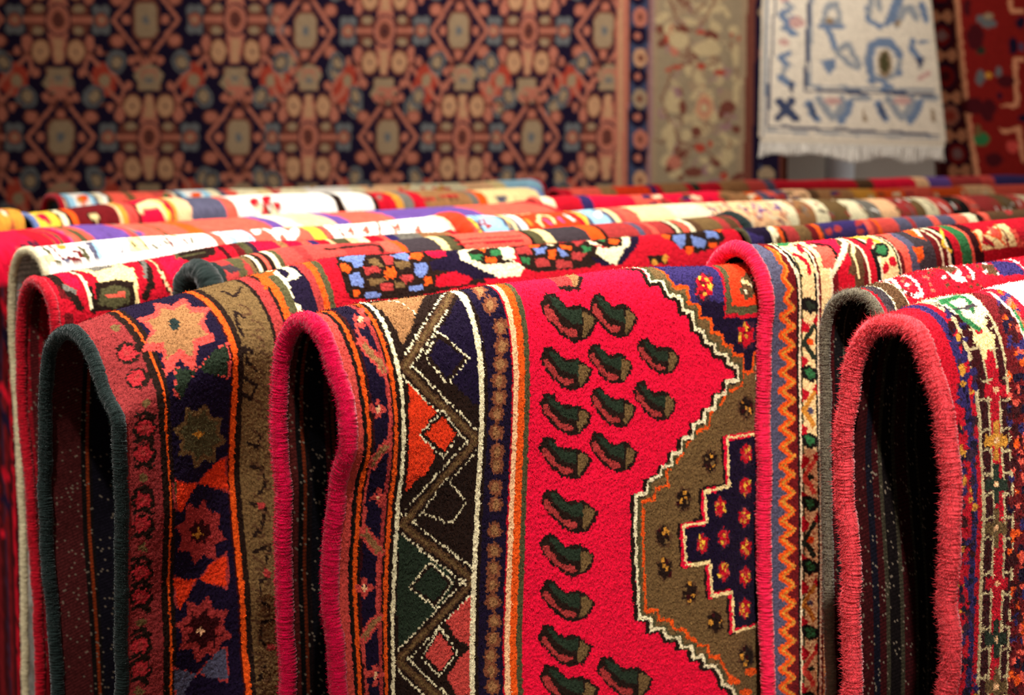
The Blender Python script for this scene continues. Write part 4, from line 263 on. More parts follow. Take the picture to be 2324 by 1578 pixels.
['dred','e',221,431,12,2,0,14],['orng','e',218,530,11,2,0,8],['coral','e',233,371,9,2,0,8],['ind','e',320,71,8,2,-6,8],['navy','e',284,86,11,3,-5,6],['mar','e',287,92,12,2,-3,5],['mar','e',245,293,12,2,0,8],['dred','e',329,101,8,2,-8,11],['orng','e',296,392,6,2,0,6],['coral','e',254,245,12,2,-2,8],['ind','e',272,299,12,3,0,9],
['navy','e',278,386,11,2,0,8],['mar','e',233,359,11,2,-3,12],['mar','e',260,263,11,2,0,9],['dred','e',281,158,11,2,-2,5],['orng','e',320,107,11,2,-2,5],['coral','e',314,80,8,2,-8,11],['ind','e',323,29,6,2,-14,11],['navy','e',266,587,14,3,2,14],['mar','e',293,530,8,2,0,9],['mar','e',284,278,6,2,-2,12],
['dred','e',296,323,14,3,-2,12],['orng','e',299,341,12,2,0,5],['coral','e',293,641,9,3,0,6],['ind','e',278,158,12,2,-3,8],['navy','e',287,227,9,2,-2,9],['mar','e',245,383,6,0,-2,12],['mar','e',239,551,11,2,2,11],['dred','e',296,434,12,3,-2,6],['orng','e',281,293,6,2,0,14],['coral','e',317,44,6,2,-14,11],
['ind','e',296,38,12,2,-18,15],['navy','e',275,197,6,0,0,5],['mar','e',323,179,8,0,-2,6],['mar','e',275,59,11,3,-12,12],['dred','e',314,797,12,3,0,6],['orng','e',266,152,6,0,-2,6],['coral','e',269,611,8,2,0,6],['ind','e',311,734,12,3,0,12],['navy','e',287,782,9,2,0,11],['mar','e',233,242,9,2,0,8],['mar','e',266,110,8,0,-5,6],
['dred','e',284,821,14,5,2,12],['orng','e',245,497,9,2,0,6],['coral','e',296,545,12,3,2,8],['ind','e',251,134,9,2,-3,6],['navy','e',359,-40,8,0,-2,12],['mar','e',272,563,8,2,0,11],['mar','e',314,191,6,2,-2,9],['dred','e',290,602,11,3,0,14],['orng','e',281,536,8,2,2,6],['coral','e',266,395,6,2,0,11],['ind','e',269,299,9,2,0,12],
['navy','e',278,263,9,2,0,11],['mar','e',254,269,11,2,0,9],['mar','e',230,539,11,2,2,11],['dred','e',248,170,14,2,-2,3],['orng','e',242,419,6,0,0,6],['coral','e',281,149,12,2,-2,5],['ind','e',287,305,11,2,0,5],['navy','e',260,200,12,2,-2,8],['mar','e',275,227,9,2,-2,5],['mar','e',284,569,11,3,2,9],['dred','e',314,665,11,3,2,5],
['orng','e',275,431,9,3,0,11],['coral','e',281,317,11,2,0,11],['ind','e',302,797,12,3,0,12],['navy','e',287,206,9,0,0,3],['mar','e',245,635,11,3,0,9],['mar','e',296,620,9,2,2,14],['dred','e',269,377,14,2,0,8],['orng','e',311,617,6,2,2,12],['coral','e',266,551,11,2,2,14],['ind','e',293,137,9,2,-5,11],
['crm','p',194,74,212,74,191,101,218,104,203,128,176,125,161,152,143,149,158,125,128,119,143,98,173,101],['khiv','l',2.4,137,89,170,89],['khiv','l',2.4,110,125,143,128],['khiv','l',2.4,209,95,236,95],['khiv','l',2.4,185,134,212,137],['pch','e',173,113,9,0,-5,6],['crim','p',179,173,200,176,197,203,224,206,224,230,194,227,188,251,167,248,170,224,134,218,140,197,176,200],
['khiv','l',2.4,128,188,167,191],['khiv','l',2.4,119,224,158,227],['khiv','l',2.4,212,197,239,197],['khiv','l',2.4,206,236,233,236],['pch','e',182,212,11,2,-2,6],['gold','p',164,269,188,272,185,299,218,302,215,326,182,320,179,347,158,344,161,317,122,311,125,290,164,296],['khiv','l',2.4,113,281,152,284],
['khiv','l',2.4,107,317,149,323],['khiv','l',2.4,200,290,230,293],['khiv','l',2.4,197,332,227,335],['pch','e',173,308,12,2,0,6],['dgrn','p',155,350,179,356,176,380,209,386,206,410,173,404,170,428,149,425,149,398,113,392,116,371,152,377],['khiv','l',2.4,101,359,143,368],['khiv','l',2.4,98,398,137,404],
['khiv','l',2.4,191,374,221,377],['khiv','l',2.4,185,413,218,419],['pch','e',161,389,11,2,0,6],['khak','p',149,434,170,437,170,464,203,470,203,494,173,488,173,515,152,512,152,485,113,476,110,452,149,461],['khiv','l',2.4,95,443,137,449],['khiv','l',2.4,101,482,140,488],['khiv','l',2.4,185,458,218,461],
['khiv','l',2.4,188,500,218,503],['pch','e',161,473,12,2,2,6],['crim','p',155,542,176,545,176,572,212,581,212,605,182,599,182,626,158,620,158,593,119,584,119,560,155,569],['khiv','l',2.4,107,551,143,557],['khiv','l',2.4,107,590,146,596],['khiv','l',2.4,191,566,224,572],['khiv','l',2.4,197,611,227,614],
['pch','e',170,584,11,2,2,6],['dgrn','p',161,650,185,656,185,683,218,692,221,716,188,710,191,737,167,731,167,704,128,695,125,668,164,680],['khiv','l',2.4,110,659,152,668],['khiv','l',2.4,113,698,155,707],['khiv','l',2.4,200,677,230,683],['khiv','l',2.4,203,722,236,728],['pch','e',176,695,11,3,0,6],['khak','p',170,749,191,755,194,782,227,791,230,818,197,809,197,836,176,830,173,803,134,791,134,767,170,776],
['khiv','l',2.4,116,755,158,764],['khiv','l',2.4,122,797,161,806],['khiv','l',2.4,209,779,239,785],['khiv','l',2.4,212,821,245,830],['pch','e',182,791,12,3,2,8],['ivo','p',110,-40,182,-40,242,-7,230,59,176,92,119,47],['grn','l',8,146,-16,140,26,137,65,167,89],['grn','l',8,209,-10,206,20,182,53],['grn','l',8,128,11,200,-4],
['char','l',3,107,14,125,38,179,41],['ivo','l',5,299,5,296,50,305,89,305,122],['grn','l',5,311,71,311,110],['wht','p',119,-1,218,-40,323,-40,344,23,347,65,428,110,590,-40,269,-40],['crm','p',155,98,194,107,194,134,155,131],['char','l',4,176,38,209,38],['char','l',3,107,14,125,38,179,41],]  # large white patch is a painted highlight, blown out along the ridge
RUGS['F'] = {'name': 'F', 'p0': [0.3747, 1.6059], 'stations': [[0.0, [[0.0, 1.2822], [0.0141, 1.2805], [0.0259, 1.2729], [0.0351, 1.2604], [0.0427, 1.2435], [0.0472, 1.2177], [0.0505, 1.1701], [0.055, 1.0736]], [[0.0, 1.2822], [-0.0134, 1.2781], [-0.0269, 1.2711], [-0.0367, 1.2574], [-0.042, 1.237], [-0.042, 1.2071], [-0.0388, 1.1725], [-0.035, 1.0902], [-0.0304, 1.0061], [-0.0239, 0.9037], [-0.0177, 0.8117]]], [0.1292, [[-0.0, 1.2953], [0.0179, 1.2886], [0.03, 1.2785], [0.039, 1.2593], [0.0437, 1.2346], [0.049, 1.1545]], [[-0.0, 1.2953], [-0.0134, 1.2912], [-0.0269, 1.2842], [-0.0367, 1.2705], [-0.042, 1.2501], [-0.042, 1.2202], [-0.0388, 1.1856], [-0.035, 1.1033], [-0.0304, 1.0192], [-0.0239, 0.9168], [-0.0177, 0.8248]]], [0.3123, [[-0.0, 1.301], [0.0179, 1.2943], [0.03, 1.2842], [0.039, 1.265], [0.0437, 1.2403], [0.049, 1.1602]], [[-0.0, 1.301], [-0.0134, 1.2969], [-0.0269, 1.2899], [-0.0367, 1.2762], [-0.042, 1.2558], [-0.042, 1.2259], [-0.0388, 1.1913], [-0.035, 1.109], [-0.0304, 1.0249], [-0.0239, 0.9225], [-0.0177, 0.8305]]]], 'vfar': 0.75, 'vnear': 0.75, 'seed': 15, 'umax': 0.612, 'knot': 2.2, 'base': 'crim', 'cord': 'fgry', 'cord_r': 0.006, 'cell': 1.3, 'ufine': 0.34, 'vfine': 0.12, 'fuzz': 14000, 'flen': 0.005, 'backk': 0.15, 'tufts': 40000, 'bv': 0.5}
RUGS['F']["ops"] = [
['crim','p',95,-1,686,-7,542,149,8,80],['wht','d',5,15.8,3.5,146,-25,194,-31,173,47,164,77,122,68,107,41,146,-25],['wht','d',5,14.8,3.3,68,-25,101,-25,134,-25,185,-31],['wht','d',4,12.3,2.7,104,-1,86,41,77,71],['wht','d',5,15.2,3.4,275,-31,338,-7,308,35,308,56,344,65],['wht','d',5,19.4,4.3,392,-31,347,38,311,47,344,56],
['wht','d',4,15.6,3.5,407,2,398,38,374,59],['wht','d',4,15.6,3.5,317,-31,380,-31,446,-31],['wht','d',5,16.9,3.8,431,-31,470,-31,509,-31,488,26,482,53],['wht','d',4,15.4,3.4,473,-31,539,-31,578,-31,617,-7,605,23,605,47],['brn','p',305,-31,380,-31,365,20,314,35],['brn','p',473,2,515,14,476,59,431,47],['ind','p',425,-31,479,-31,539,-31,599,23,593,56,584,65,482,59,524,-1],
['wht','e',410,5,3,3,-18,12],['wht','e',395,35,8,0,-8,6],['wht','e',446,41,8,0,-8,6],['wht','e',278,41,8,0,-8,6],['wht','e',110,2,3,3,-9,18],['wht','e',140,38,5,2,-8,6],['brn','e',362,104,5,0,-2,5],['dred','e',404,8,3,2,-20,14],['coral','e',155,86,5,2,-3,5],['brn','e',359,101,5,2,-2,5],['dred','e',131,68,5,0,-3,5],
['coral','e',209,71,5,2,-3,5],['brn','e',239,98,5,2,-2,5],['dred','e',263,110,5,0,-2,3],['coral','e',212,53,3,2,-5,5],['brn','e',263,68,5,2,-3,5],['dred','e',20,65,3,2,-3,5],['coral','e',155,38,5,0,-6,6],['brn','e',104,-25,5,0,-2,0],['dred','e',392,50,6,0,-6,6],['coral','e',116,68,5,2,-5,5],['brn','e',110,50,5,2,-5,5],
['dred','e',209,95,5,0,-2,3],['coral','e',227,32,3,2,-8,6],['brn','e',164,11,3,2,-12,9],['dred','e',92,-25,5,0,-2,0],['coral','e',140,-25,5,0,-2,0],['brn','e',284,110,5,0,-2,3],['dred','e',218,-1,2,3,-12,9],['coral','e',131,50,5,0,-5,5],['brn','e',278,-7,6,12,-5,15],['dred','e',251,26,5,0,-8,6],['coral','e',65,56,5,0,-5,5],
['brn','e',116,2,2,3,-11,8],['dred','e',302,74,5,2,-3,5],['coral','e',365,53,6,0,-6,6],['brn','e',452,11,3,2,-20,14],['dred','e',362,65,6,0,-5,6],['coral','e',89,-25,5,0,-2,0],['brn','e',380,98,5,0,-3,5],['dred','e',278,98,6,0,-3,5],['coral','e',89,-25,5,0,-2,0],['brn','e',170,89,6,0,-3,3],['dred','e',410,29,3,2,-9,8],
['coral','e',386,83,5,2,-3,5],['brn','e',212,-31,5,0,-2,0],['dred','e',185,50,5,2,-5,5],['coral','e',224,26,5,2,-6,6],['brn','e',377,74,5,2,-5,5],['dred','e',122,65,5,2,-5,5],['coral','e',146,20,3,2,-9,8],['brn','e',125,-25,5,0,-2,0],['dred','e',386,89,5,0,-3,5],['coral','e',206,71,3,2,-3,5],['brn','e',272,65,5,2,-5,5],
['dred','e',233,-31,5,0,-2,12],['coral','e',104,-25,5,0,-2,0],['brn','e',254,-31,5,0,-2,0],['dred','e',290,47,5,2,-5,5],['coral','e',179,-7,3,2,-9,18],['brn','e',254,14,3,2,-11,9],['dred','e',341,71,5,0,-3,5],['coral','e',119,-25,5,0,-2,0],['brn','e',350,80,5,2,-3,5],['dred','e',122,59,5,0,-5,3],['coral','e',26,59,5,0,-5,5],
['crm','l',5,-40,116,-40,137],['crm','l',5,-40,188,-40,200],['crm','l',5,-40,248,-40,257],['crm','l',5,-40,305,-40,314],['crm','l',5,-40,362,-40,374],['crm','l',5,-40,422,-40,431],['crm','l',5,-40,482,-40,491],['crm','l',5,-40,539,-40,548],['crm','l',5,-40,599,-40,608],['crm','l',5,-40,656,-40,665],['crm','l',5,-40,716,-40,725],
['crm','l',5,-40,776,-40,785],['crm','l',5,-40,836,-40,845],['crm','l',5,-40,896,-40,905],['ivo','b',52,58],['char','b',20,52],['ivo','b',100,104],['brn','b',58,100],['grn','p',2,119,47,128,35,182,-13,176],]
RUGS['B'] = {'name': 'B', 'p0': [-0.61, 1.8778], 'stations': [[0.0, [[-0.0, 1.2666], [0.0266, 1.2655], [0.0453, 1.2569], [0.057, 1.2437], [0.0631, 1.2286], [0.0662, 1.2141], [0.0675, 1.1817], [0.0673, 1.1264], [0.0642, 1.0126]], [[-0.0, 1.2666], [-0.0234, 1.2562], [-0.0424, 1.2341], [-0.0535, 1.2004], [-0.0593, 1.1574], [-0.0599, 1.1134], [-0.0593, 1.0759], [-0.0551, 1.0251], [-0.0483, 0.9761], [-0.0469, 0.8984], [-0.043, 0.8472], [-0.0446, 0.7663], [-0.0487, 0.6908]]], [0.1553, [[0.0, 1.2847], [0.0265, 1.2761], [0.042, 1.2629], [0.0509, 1.2436], [0.0541, 1.2208], [0.0531, 1.1621]], [[0.0, 1.2847], [-0.0234, 1.2743], [-0.0424, 1.2522], [-0.0535, 1.2185], [-0.0593, 1.1755], [-0.0599, 1.1315], [-0.0593, 1.094], [-0.0551, 1.0432], [-0.0483, 0.9942], [-0.0469, 0.9165], [-0.043, 0.8653], [-0.0446, 0.7844], [-0.0487, 0.7089]]], [0.31, [[-0.0, 1.297], [0.0265, 1.2884], [0.042, 1.2752], [0.0509, 1.2559], [0.0541, 1.2331], [0.0531, 1.1744]], [[-0.0, 1.297], [-0.0234, 1.2866], [-0.0424, 1.2645], [-0.0535, 1.2308], [-0.0593, 1.1878], [-0.0599, 1.1438], [-0.0593, 1.1063], [-0.0551, 1.0555], [-0.0483, 1.0065], [-0.0469, 0.9288], [-0.043, 0.8776], [-0.0446, 0.7967], [-0.0487, 0.7212]]], [0.6521, [[-0.0, 1.2933], [0.0265, 1.2847], [0.042, 1.2715], [0.0509, 1.2522], [0.0541, 1.2294], [0.0531, 1.1707]], [[-0.0, 1.2933], [-0.0234, 1.2829], [-0.0424, 1.2608], [-0.0535, 1.2271], [-0.0593, 1.1841], [-0.0599, 1.1401], [-0.0593, 1.1026], [-0.0551, 1.0518], [-0.0483, 1.0028], [-0.0469, 0.9251], [-0.043, 0.8739], [-0.0446, 0.793], [-0.0487, 0.7175]]]], 'vfar': 0.8, 'vnear': 0.8, 'seed': 16, 'umax': 0.672, 'knot': 2.4, 'base': 'crim', 'cord': 'crim', 'cord_r': 0.0068, 'cell': 1.5, 'vfine': 0.12, 'end_cord': True, 'bcell': 2.0, 'fuzz': 10000, 'backk': 0.8, 'tufts': 40000, 'bv': 0.55}
RUGS['B']["ops"] = [
['crim','b',-40,20],['dred','b',20,44],['dbrn','p',26,-16,44,-16,47,95,65,119,80,164,68,173,53,152,35,107,20,65],['gry','p',41,80,56,95,71,113,62,122,38,104],['red','p',56,-16,83,-16,86,59,83,110,62,101,47,74],['crim','p',17,125,47,137,62,173,11,170],['dbrn','l',6,92,-16,104,80,107,140,104,176],['ivo','l',4,86,-16,98,53,98,119,101,173],
['crim','p',107,29,125,68,131,98,104,104],['crm','p',107,-16,236,-25,242,41,242,119,227,173,221,104,194,92,140,98,134,65,113,17],['gry','p',134,-22,209,-22,209,26,143,47],['dbrn','p',122,95,158,95,188,86,233,101,224,173,95,176,119,137],['oliv','p',137,116,182,107,215,119,215,158,167,170,119,158],['coral','p',143,134,203,128,200,140,146,143],
['crm','l',5,248,50,236,116,233,170],['crim','p',236,-25,290,-25,299,56,293,122,284,146,245,134,251,50],['dbrn','l',10,290,-25,293,56,278,119,257,146],['gry','l',5,299,8,272,89],['crim','l',7,314,20,302,104,308,140],['dbrn','l',4,323,26,320,107,326,143],['pch','l',4,317,-25,317,68,323,116,335,149],['red','p',347,-25,407,-25,398,56,374,83,359,131,341,110,332,65],
['dbrn','p',380,-25,446,-25,512,11,494,56,422,65,398,47],['oliv','p',389,-1,404,8,389,44,383,32],['oliv','l',6,401,32,467,32],['pch','p',377,77,392,74,380,104],['mar','b',518,533],['crim','b',533,557],['dred','b',557,581],['oliv','b',581,602],['dpur','b',602,620],['red','b',620,701],['tan','b',701,728],
['red','b',728,779],['coral','b',779,809],['ind','b',809,839],['crim','b',839,878],['pch','b',878,893],['oliv','b',893,944],['pch','b',944,971],['ivo','b',971,1004],['crim','b',1004,1061],['coral','b',1061,1076],['ind','b',1076,1118],['gry','b',1118,1208],['tan','b',1208,9999],]
RUGS['H'] = {'name': 'H', 'p0': [-0.4052, 1.8998], 'stations': [[0.0, [[-0.0, 1.2826], [0.0231, 1.2797], [0.0385, 1.2685], [0.0488, 1.2514], [0.0543, 1.2294], [0.0532, 1.1729]], [[-0.0, 1.2826], [-0.0218, 1.2764], [-0.0345, 1.2662], [-0.0428, 1.2522], [-0.05, 1.2195], [-0.0567, 1.1599]]], [0.1333, [[-0.0, 1.2959], [0.0243, 1.2916], [0.0413, 1.281], [0.0493, 1.2623], [0.0524, 1.2303], [0.0508, 1.1593]], [[-0.0, 1.2959], [-0.0218, 1.2897], [-0.0345, 1.2795], [-0.0428, 1.2655], [-0.05, 1.2328], [-0.0567, 1.1732]]], [0.8506, [[-0.0, 1.3049], [0.0243, 1.3006], [0.0413, 1.29], [0.0493, 1.2713], [0.0524, 1.2393], [0.0508, 1.1683]], [[-0.0, 1.3049], [-0.0218, 1.2987], [-0.0345, 1.2885], [-0.0428, 1.2745], [-0.05, 1.2418], [-0.0567, 1.1822]]], [1.0184, [[-0.0, 1.3056], [0.0243, 1.3013], [0.0413, 1.2907], [0.0493, 1.272], [0.0524, 1.24], [0.0508, 1.169]], [[-0.0, 1.3056], [-0.0218, 1.2994], [-0.0345, 1.2892], [-0.0428, 1.2752], [-0.05, 1.2425], [-0.0567, 1.1829]]]], 'vfar': 0.6, 'vnear': 0.62, 'seed': 17, 'umax': 1.018, 'knot': 2.5, 'base': 'rose', 'cord': 'teal', 'cord_r': 0.016, 'cell': 1.8, 'vfine': 0.08, 'end_cord': True, 'bcell': 4, 'fuzz': 4000}
RUGS['H']["ops"] = [
['teal','b',-40,38],['rose','b',44,77],['oliv','b',77,101],['rose','b',101,116],['khak','b',116,128],['dbrn','b',128,137],['ivo','b',137,146],['dbrn','b',146,158],['coral','b',158,170],['dbrn','b',170,185],['ivo','b',185,200],['oliv','b',200,215],['salm','b',215,269],['char','p',35,53,68,47,86,77,56,83],
['oliv','p',83,5,116,20,104,59,74,65],['salm','b',299,413],['rose','b',413,554],['coral','b',554,596],['orng','b',596,617],['char','b',617,731],['crm','b',731,761],['oliv','b',761,797],['dbrn','b',797,809],['coral','b',809,1067],['dbrn','b',1067,1082],['oliv','b',1082,1121],['crm','b',1121,1160],['char','b',1160,1304],
['orng','b',1304,1367],['dbrn','b',1367,1379],['rose','b',1379,1520],['slat','b',1520,1544],['rose','b',1544,1580],['coral','b',1580,1604],['rose','b',1604,1673],['dbrn','b',1673,1688],['ivo','b',1688,1706],['oliv','b',1706,1718],['coral','b',1718,1748],['dbrn','b',1748,1757],['ivo','b',1757,1778],['brn','b',1778,1814],
['khak','b',1814,1910],['rose','b',1910,1952],['brn','b',1952,1994],['dbrn','l',6,362,50,416,50,425,44,521,35,539,47,530,80],['coral','p',557,14,596,20,584,80,539,77],['crim','l',3,800,56,917,56,1040,56],['crim','l',3,794,77,914,80,1040,80],]
RUGS['A'] = {'name': 'A', 'p0': [-0.7044, 2.1512], 'stations': [[0.0, [[0.0, 1.2828], [0.033, 1.2779], [0.055, 1.2642], [0.0654, 1.2467], [0.0661, 1.1992], [0.0618, 1.1349]], [[0.0, 1.2828], [-0.0305, 1.275], [-0.0525, 1.2591], [-0.0678, 1.2329], [-0.0774, 1.1856], [-0.0811, 1.118], [-0.0778, 1.0506], [-0.0745, 0.9828], [-0.0747, 0.9139], [-0.0794, 0.8083], [-0.0896, 0.6994], [-0.1027, 0.567]]], [0.3621, [[0.0, 1.2926], [0.033, 1.2877], [0.055, 1.274], [0.0654, 1.2565], [0.0661, 1.209], [0.0618, 1.1447]], [[0.0, 1.2926], [-0.0305, 1.2848], [-0.0525, 1.2689], [-0.0678, 1.2427], [-0.0774, 1.1954], [-0.0811, 1.1278], [-0.0778, 1.0604], [-0.0745, 0.9926], [-0.0747, 0.9237], [-0.0794, 0.8181], [-0.0896, 0.7092], [-0.1027, 0.5768]]], [0.7396, [[-0.0, 1.2965], [0.033, 1.2916], [0.055, 1.2779], [0.0654, 1.2604], [0.0661, 1.2129], [0.0618, 1.1486]], [[-0.0, 1.2965], [-0.0305, 1.2887], [-0.0525, 1.2728], [-0.0678, 1.2466], [-0.0774, 1.1993], [-0.0811, 1.1317], [-0.0778, 1.0643], [-0.0745, 0.9965], [-0.0747, 0.9276], [-0.0794, 0.822], [-0.0896, 0.7131], [-0.1027, 0.5807]]]], 'vfar': 0.9, 'vnear': 0.8, 'seed': 18, 'umax': 0.74, 'knot': 2.2, 'base': 'wht', 'cord': 'ivo', 'cord_r': 0.006, 'cell': 1.8, 'vfine': 0.06, 'end_cord': True, 'bcell': 3, 'fuzz': 3000, 'backk': 0.8, 'bv': 0.5}
RUGS['A']["ops"] = [
['ivo','b',-40,-4],['slat','l',2.5,11,23,11,68,11,116],['oliv','l',5,35,8,32,62,32,89],['dred','l',4,59,8,53,74,62,116],['dred','l',9,80,110,95,116,110,131],['dred','l',7,107,80,116,86,116,107],['oliv','l',7,128,53,134,83,131,104,134,131],['oliv','l',6,32,113,47,119],['slat','l',6,68,116,74,122],['gold','p',77,2,107,20,92,59,68,62],
['pch','p',8,80,38,86,38,110,14,122],['slat','p',164,14,191,17,173,83,167,125,152,125,152,92],['lblu','l',6,185,41,176,92,173,122],['slat','l',3,194,44,251,29,290,68,299,86],['slat','l',2.5,254,59,251,92,242,122],['crm','p',305,-1,350,2,332,86,326,116,266,113],['lblu','p',263,83,275,83,263,110,254,107],
['oliv','l',3,296,56,293,98,302,104],['oliv','l',3,335,20,329,80,332,113],['oliv','l',3,374,35,377,95],['dred','l',4,425,2,413,62,413,104],['oliv','l',5,398,68,401,89],['oliv','l',5,350,86,359,107],['dred','l',4,464,41,467,95],['oliv','l',5,497,47,485,89],['gold','l',8,452,2,458,26],['coral','b',563,593],
['wht','b',593,614],['lblu','b',614,638],['wht','b',638,677],['lblu','b',677,698],['coral','b',698,722],['coral','b',722,776],['wht','b',776,791],['coral','b',791,812],['wht','b',812,845],['coral','b',845,869],['coral','b',869,914],['yel','b',914,965],['salm','b',965,992],['wht','e',743,23,17,3,-21,48],
['wht','e',803,56,17,3,-24,44],['wht','e',866,62,18,2,-24,42],['coral','p',1052,92,1106,29,1079,95],['khak','e',1070,101,8,0,-4,6],['coral','p',1112,92,1169,26,1142,92],['khak','e',1133,98,9,0,-4,8],['coral','p',1238,92,1295,32,1268,95],['khak','e',1259,101,9,0,-3,6],['coral','p',1313,116,1352,77,1343,119],
['khak','e',1337,122,9,2,-1,5],['coral','l',5,1049,-25,1031,104],['coral','l',5,1265,-25,1241,116],['coral','l',5,1010,-25,974,107],['coral','l',5,1247,-25,1169,122],]
RUGS['I'] = {'name': 'I', 'p0': [-0.1194, 2.6429], 'stations': [[0.0, [[-0.0, 1.2963], [0.032, 1.2963], [0.057, 1.2867], [0.0731, 1.2729], [0.0803, 1.2479], [0.0824, 1.1862]], [[-0.0, 1.2963], [-0.0208, 1.2906], [-0.0367, 1.2803], [-0.0475, 1.2638], [-0.0532, 1.2395], [-0.0554, 1.175]]], [0.7334, [[0.0, 1.2983], [0.032, 1.2983], [0.057, 1.2887], [0.0731, 1.2749], [0.0803, 1.2499], [0.0824, 1.1882]], [[0.0, 1.2983], [-0.0208, 1.2926], [-0.0367, 1.2823], [-0.0475, 1.2658], [-0.0532, 1.2415], [-0.0554, 1.177]]], [1.8949, [[0.0, 1.2798], [0.032, 1.2798], [0.057, 1.2702], [0.0731, 1.2564], [0.0803, 1.2314], [0.0824, 1.1697]], [[0.0, 1.2798], [-0.0208, 1.2741], [-0.0367, 1.2638], [-0.0475, 1.2473], [-0.0532, 1.223], [-0.0554, 1.1585]]]], 'vfar': 0.6, 'vnear': 0.62, 'seed': 19, 'umax': 1.995, 'knot': 2.6, 'base': 'salm', 'cord': 'vor', 'cord_r': 0.022, 'cell': 2.6, 'ufine': 1.9, 'vfine': 0.1, 'bcell': 6}
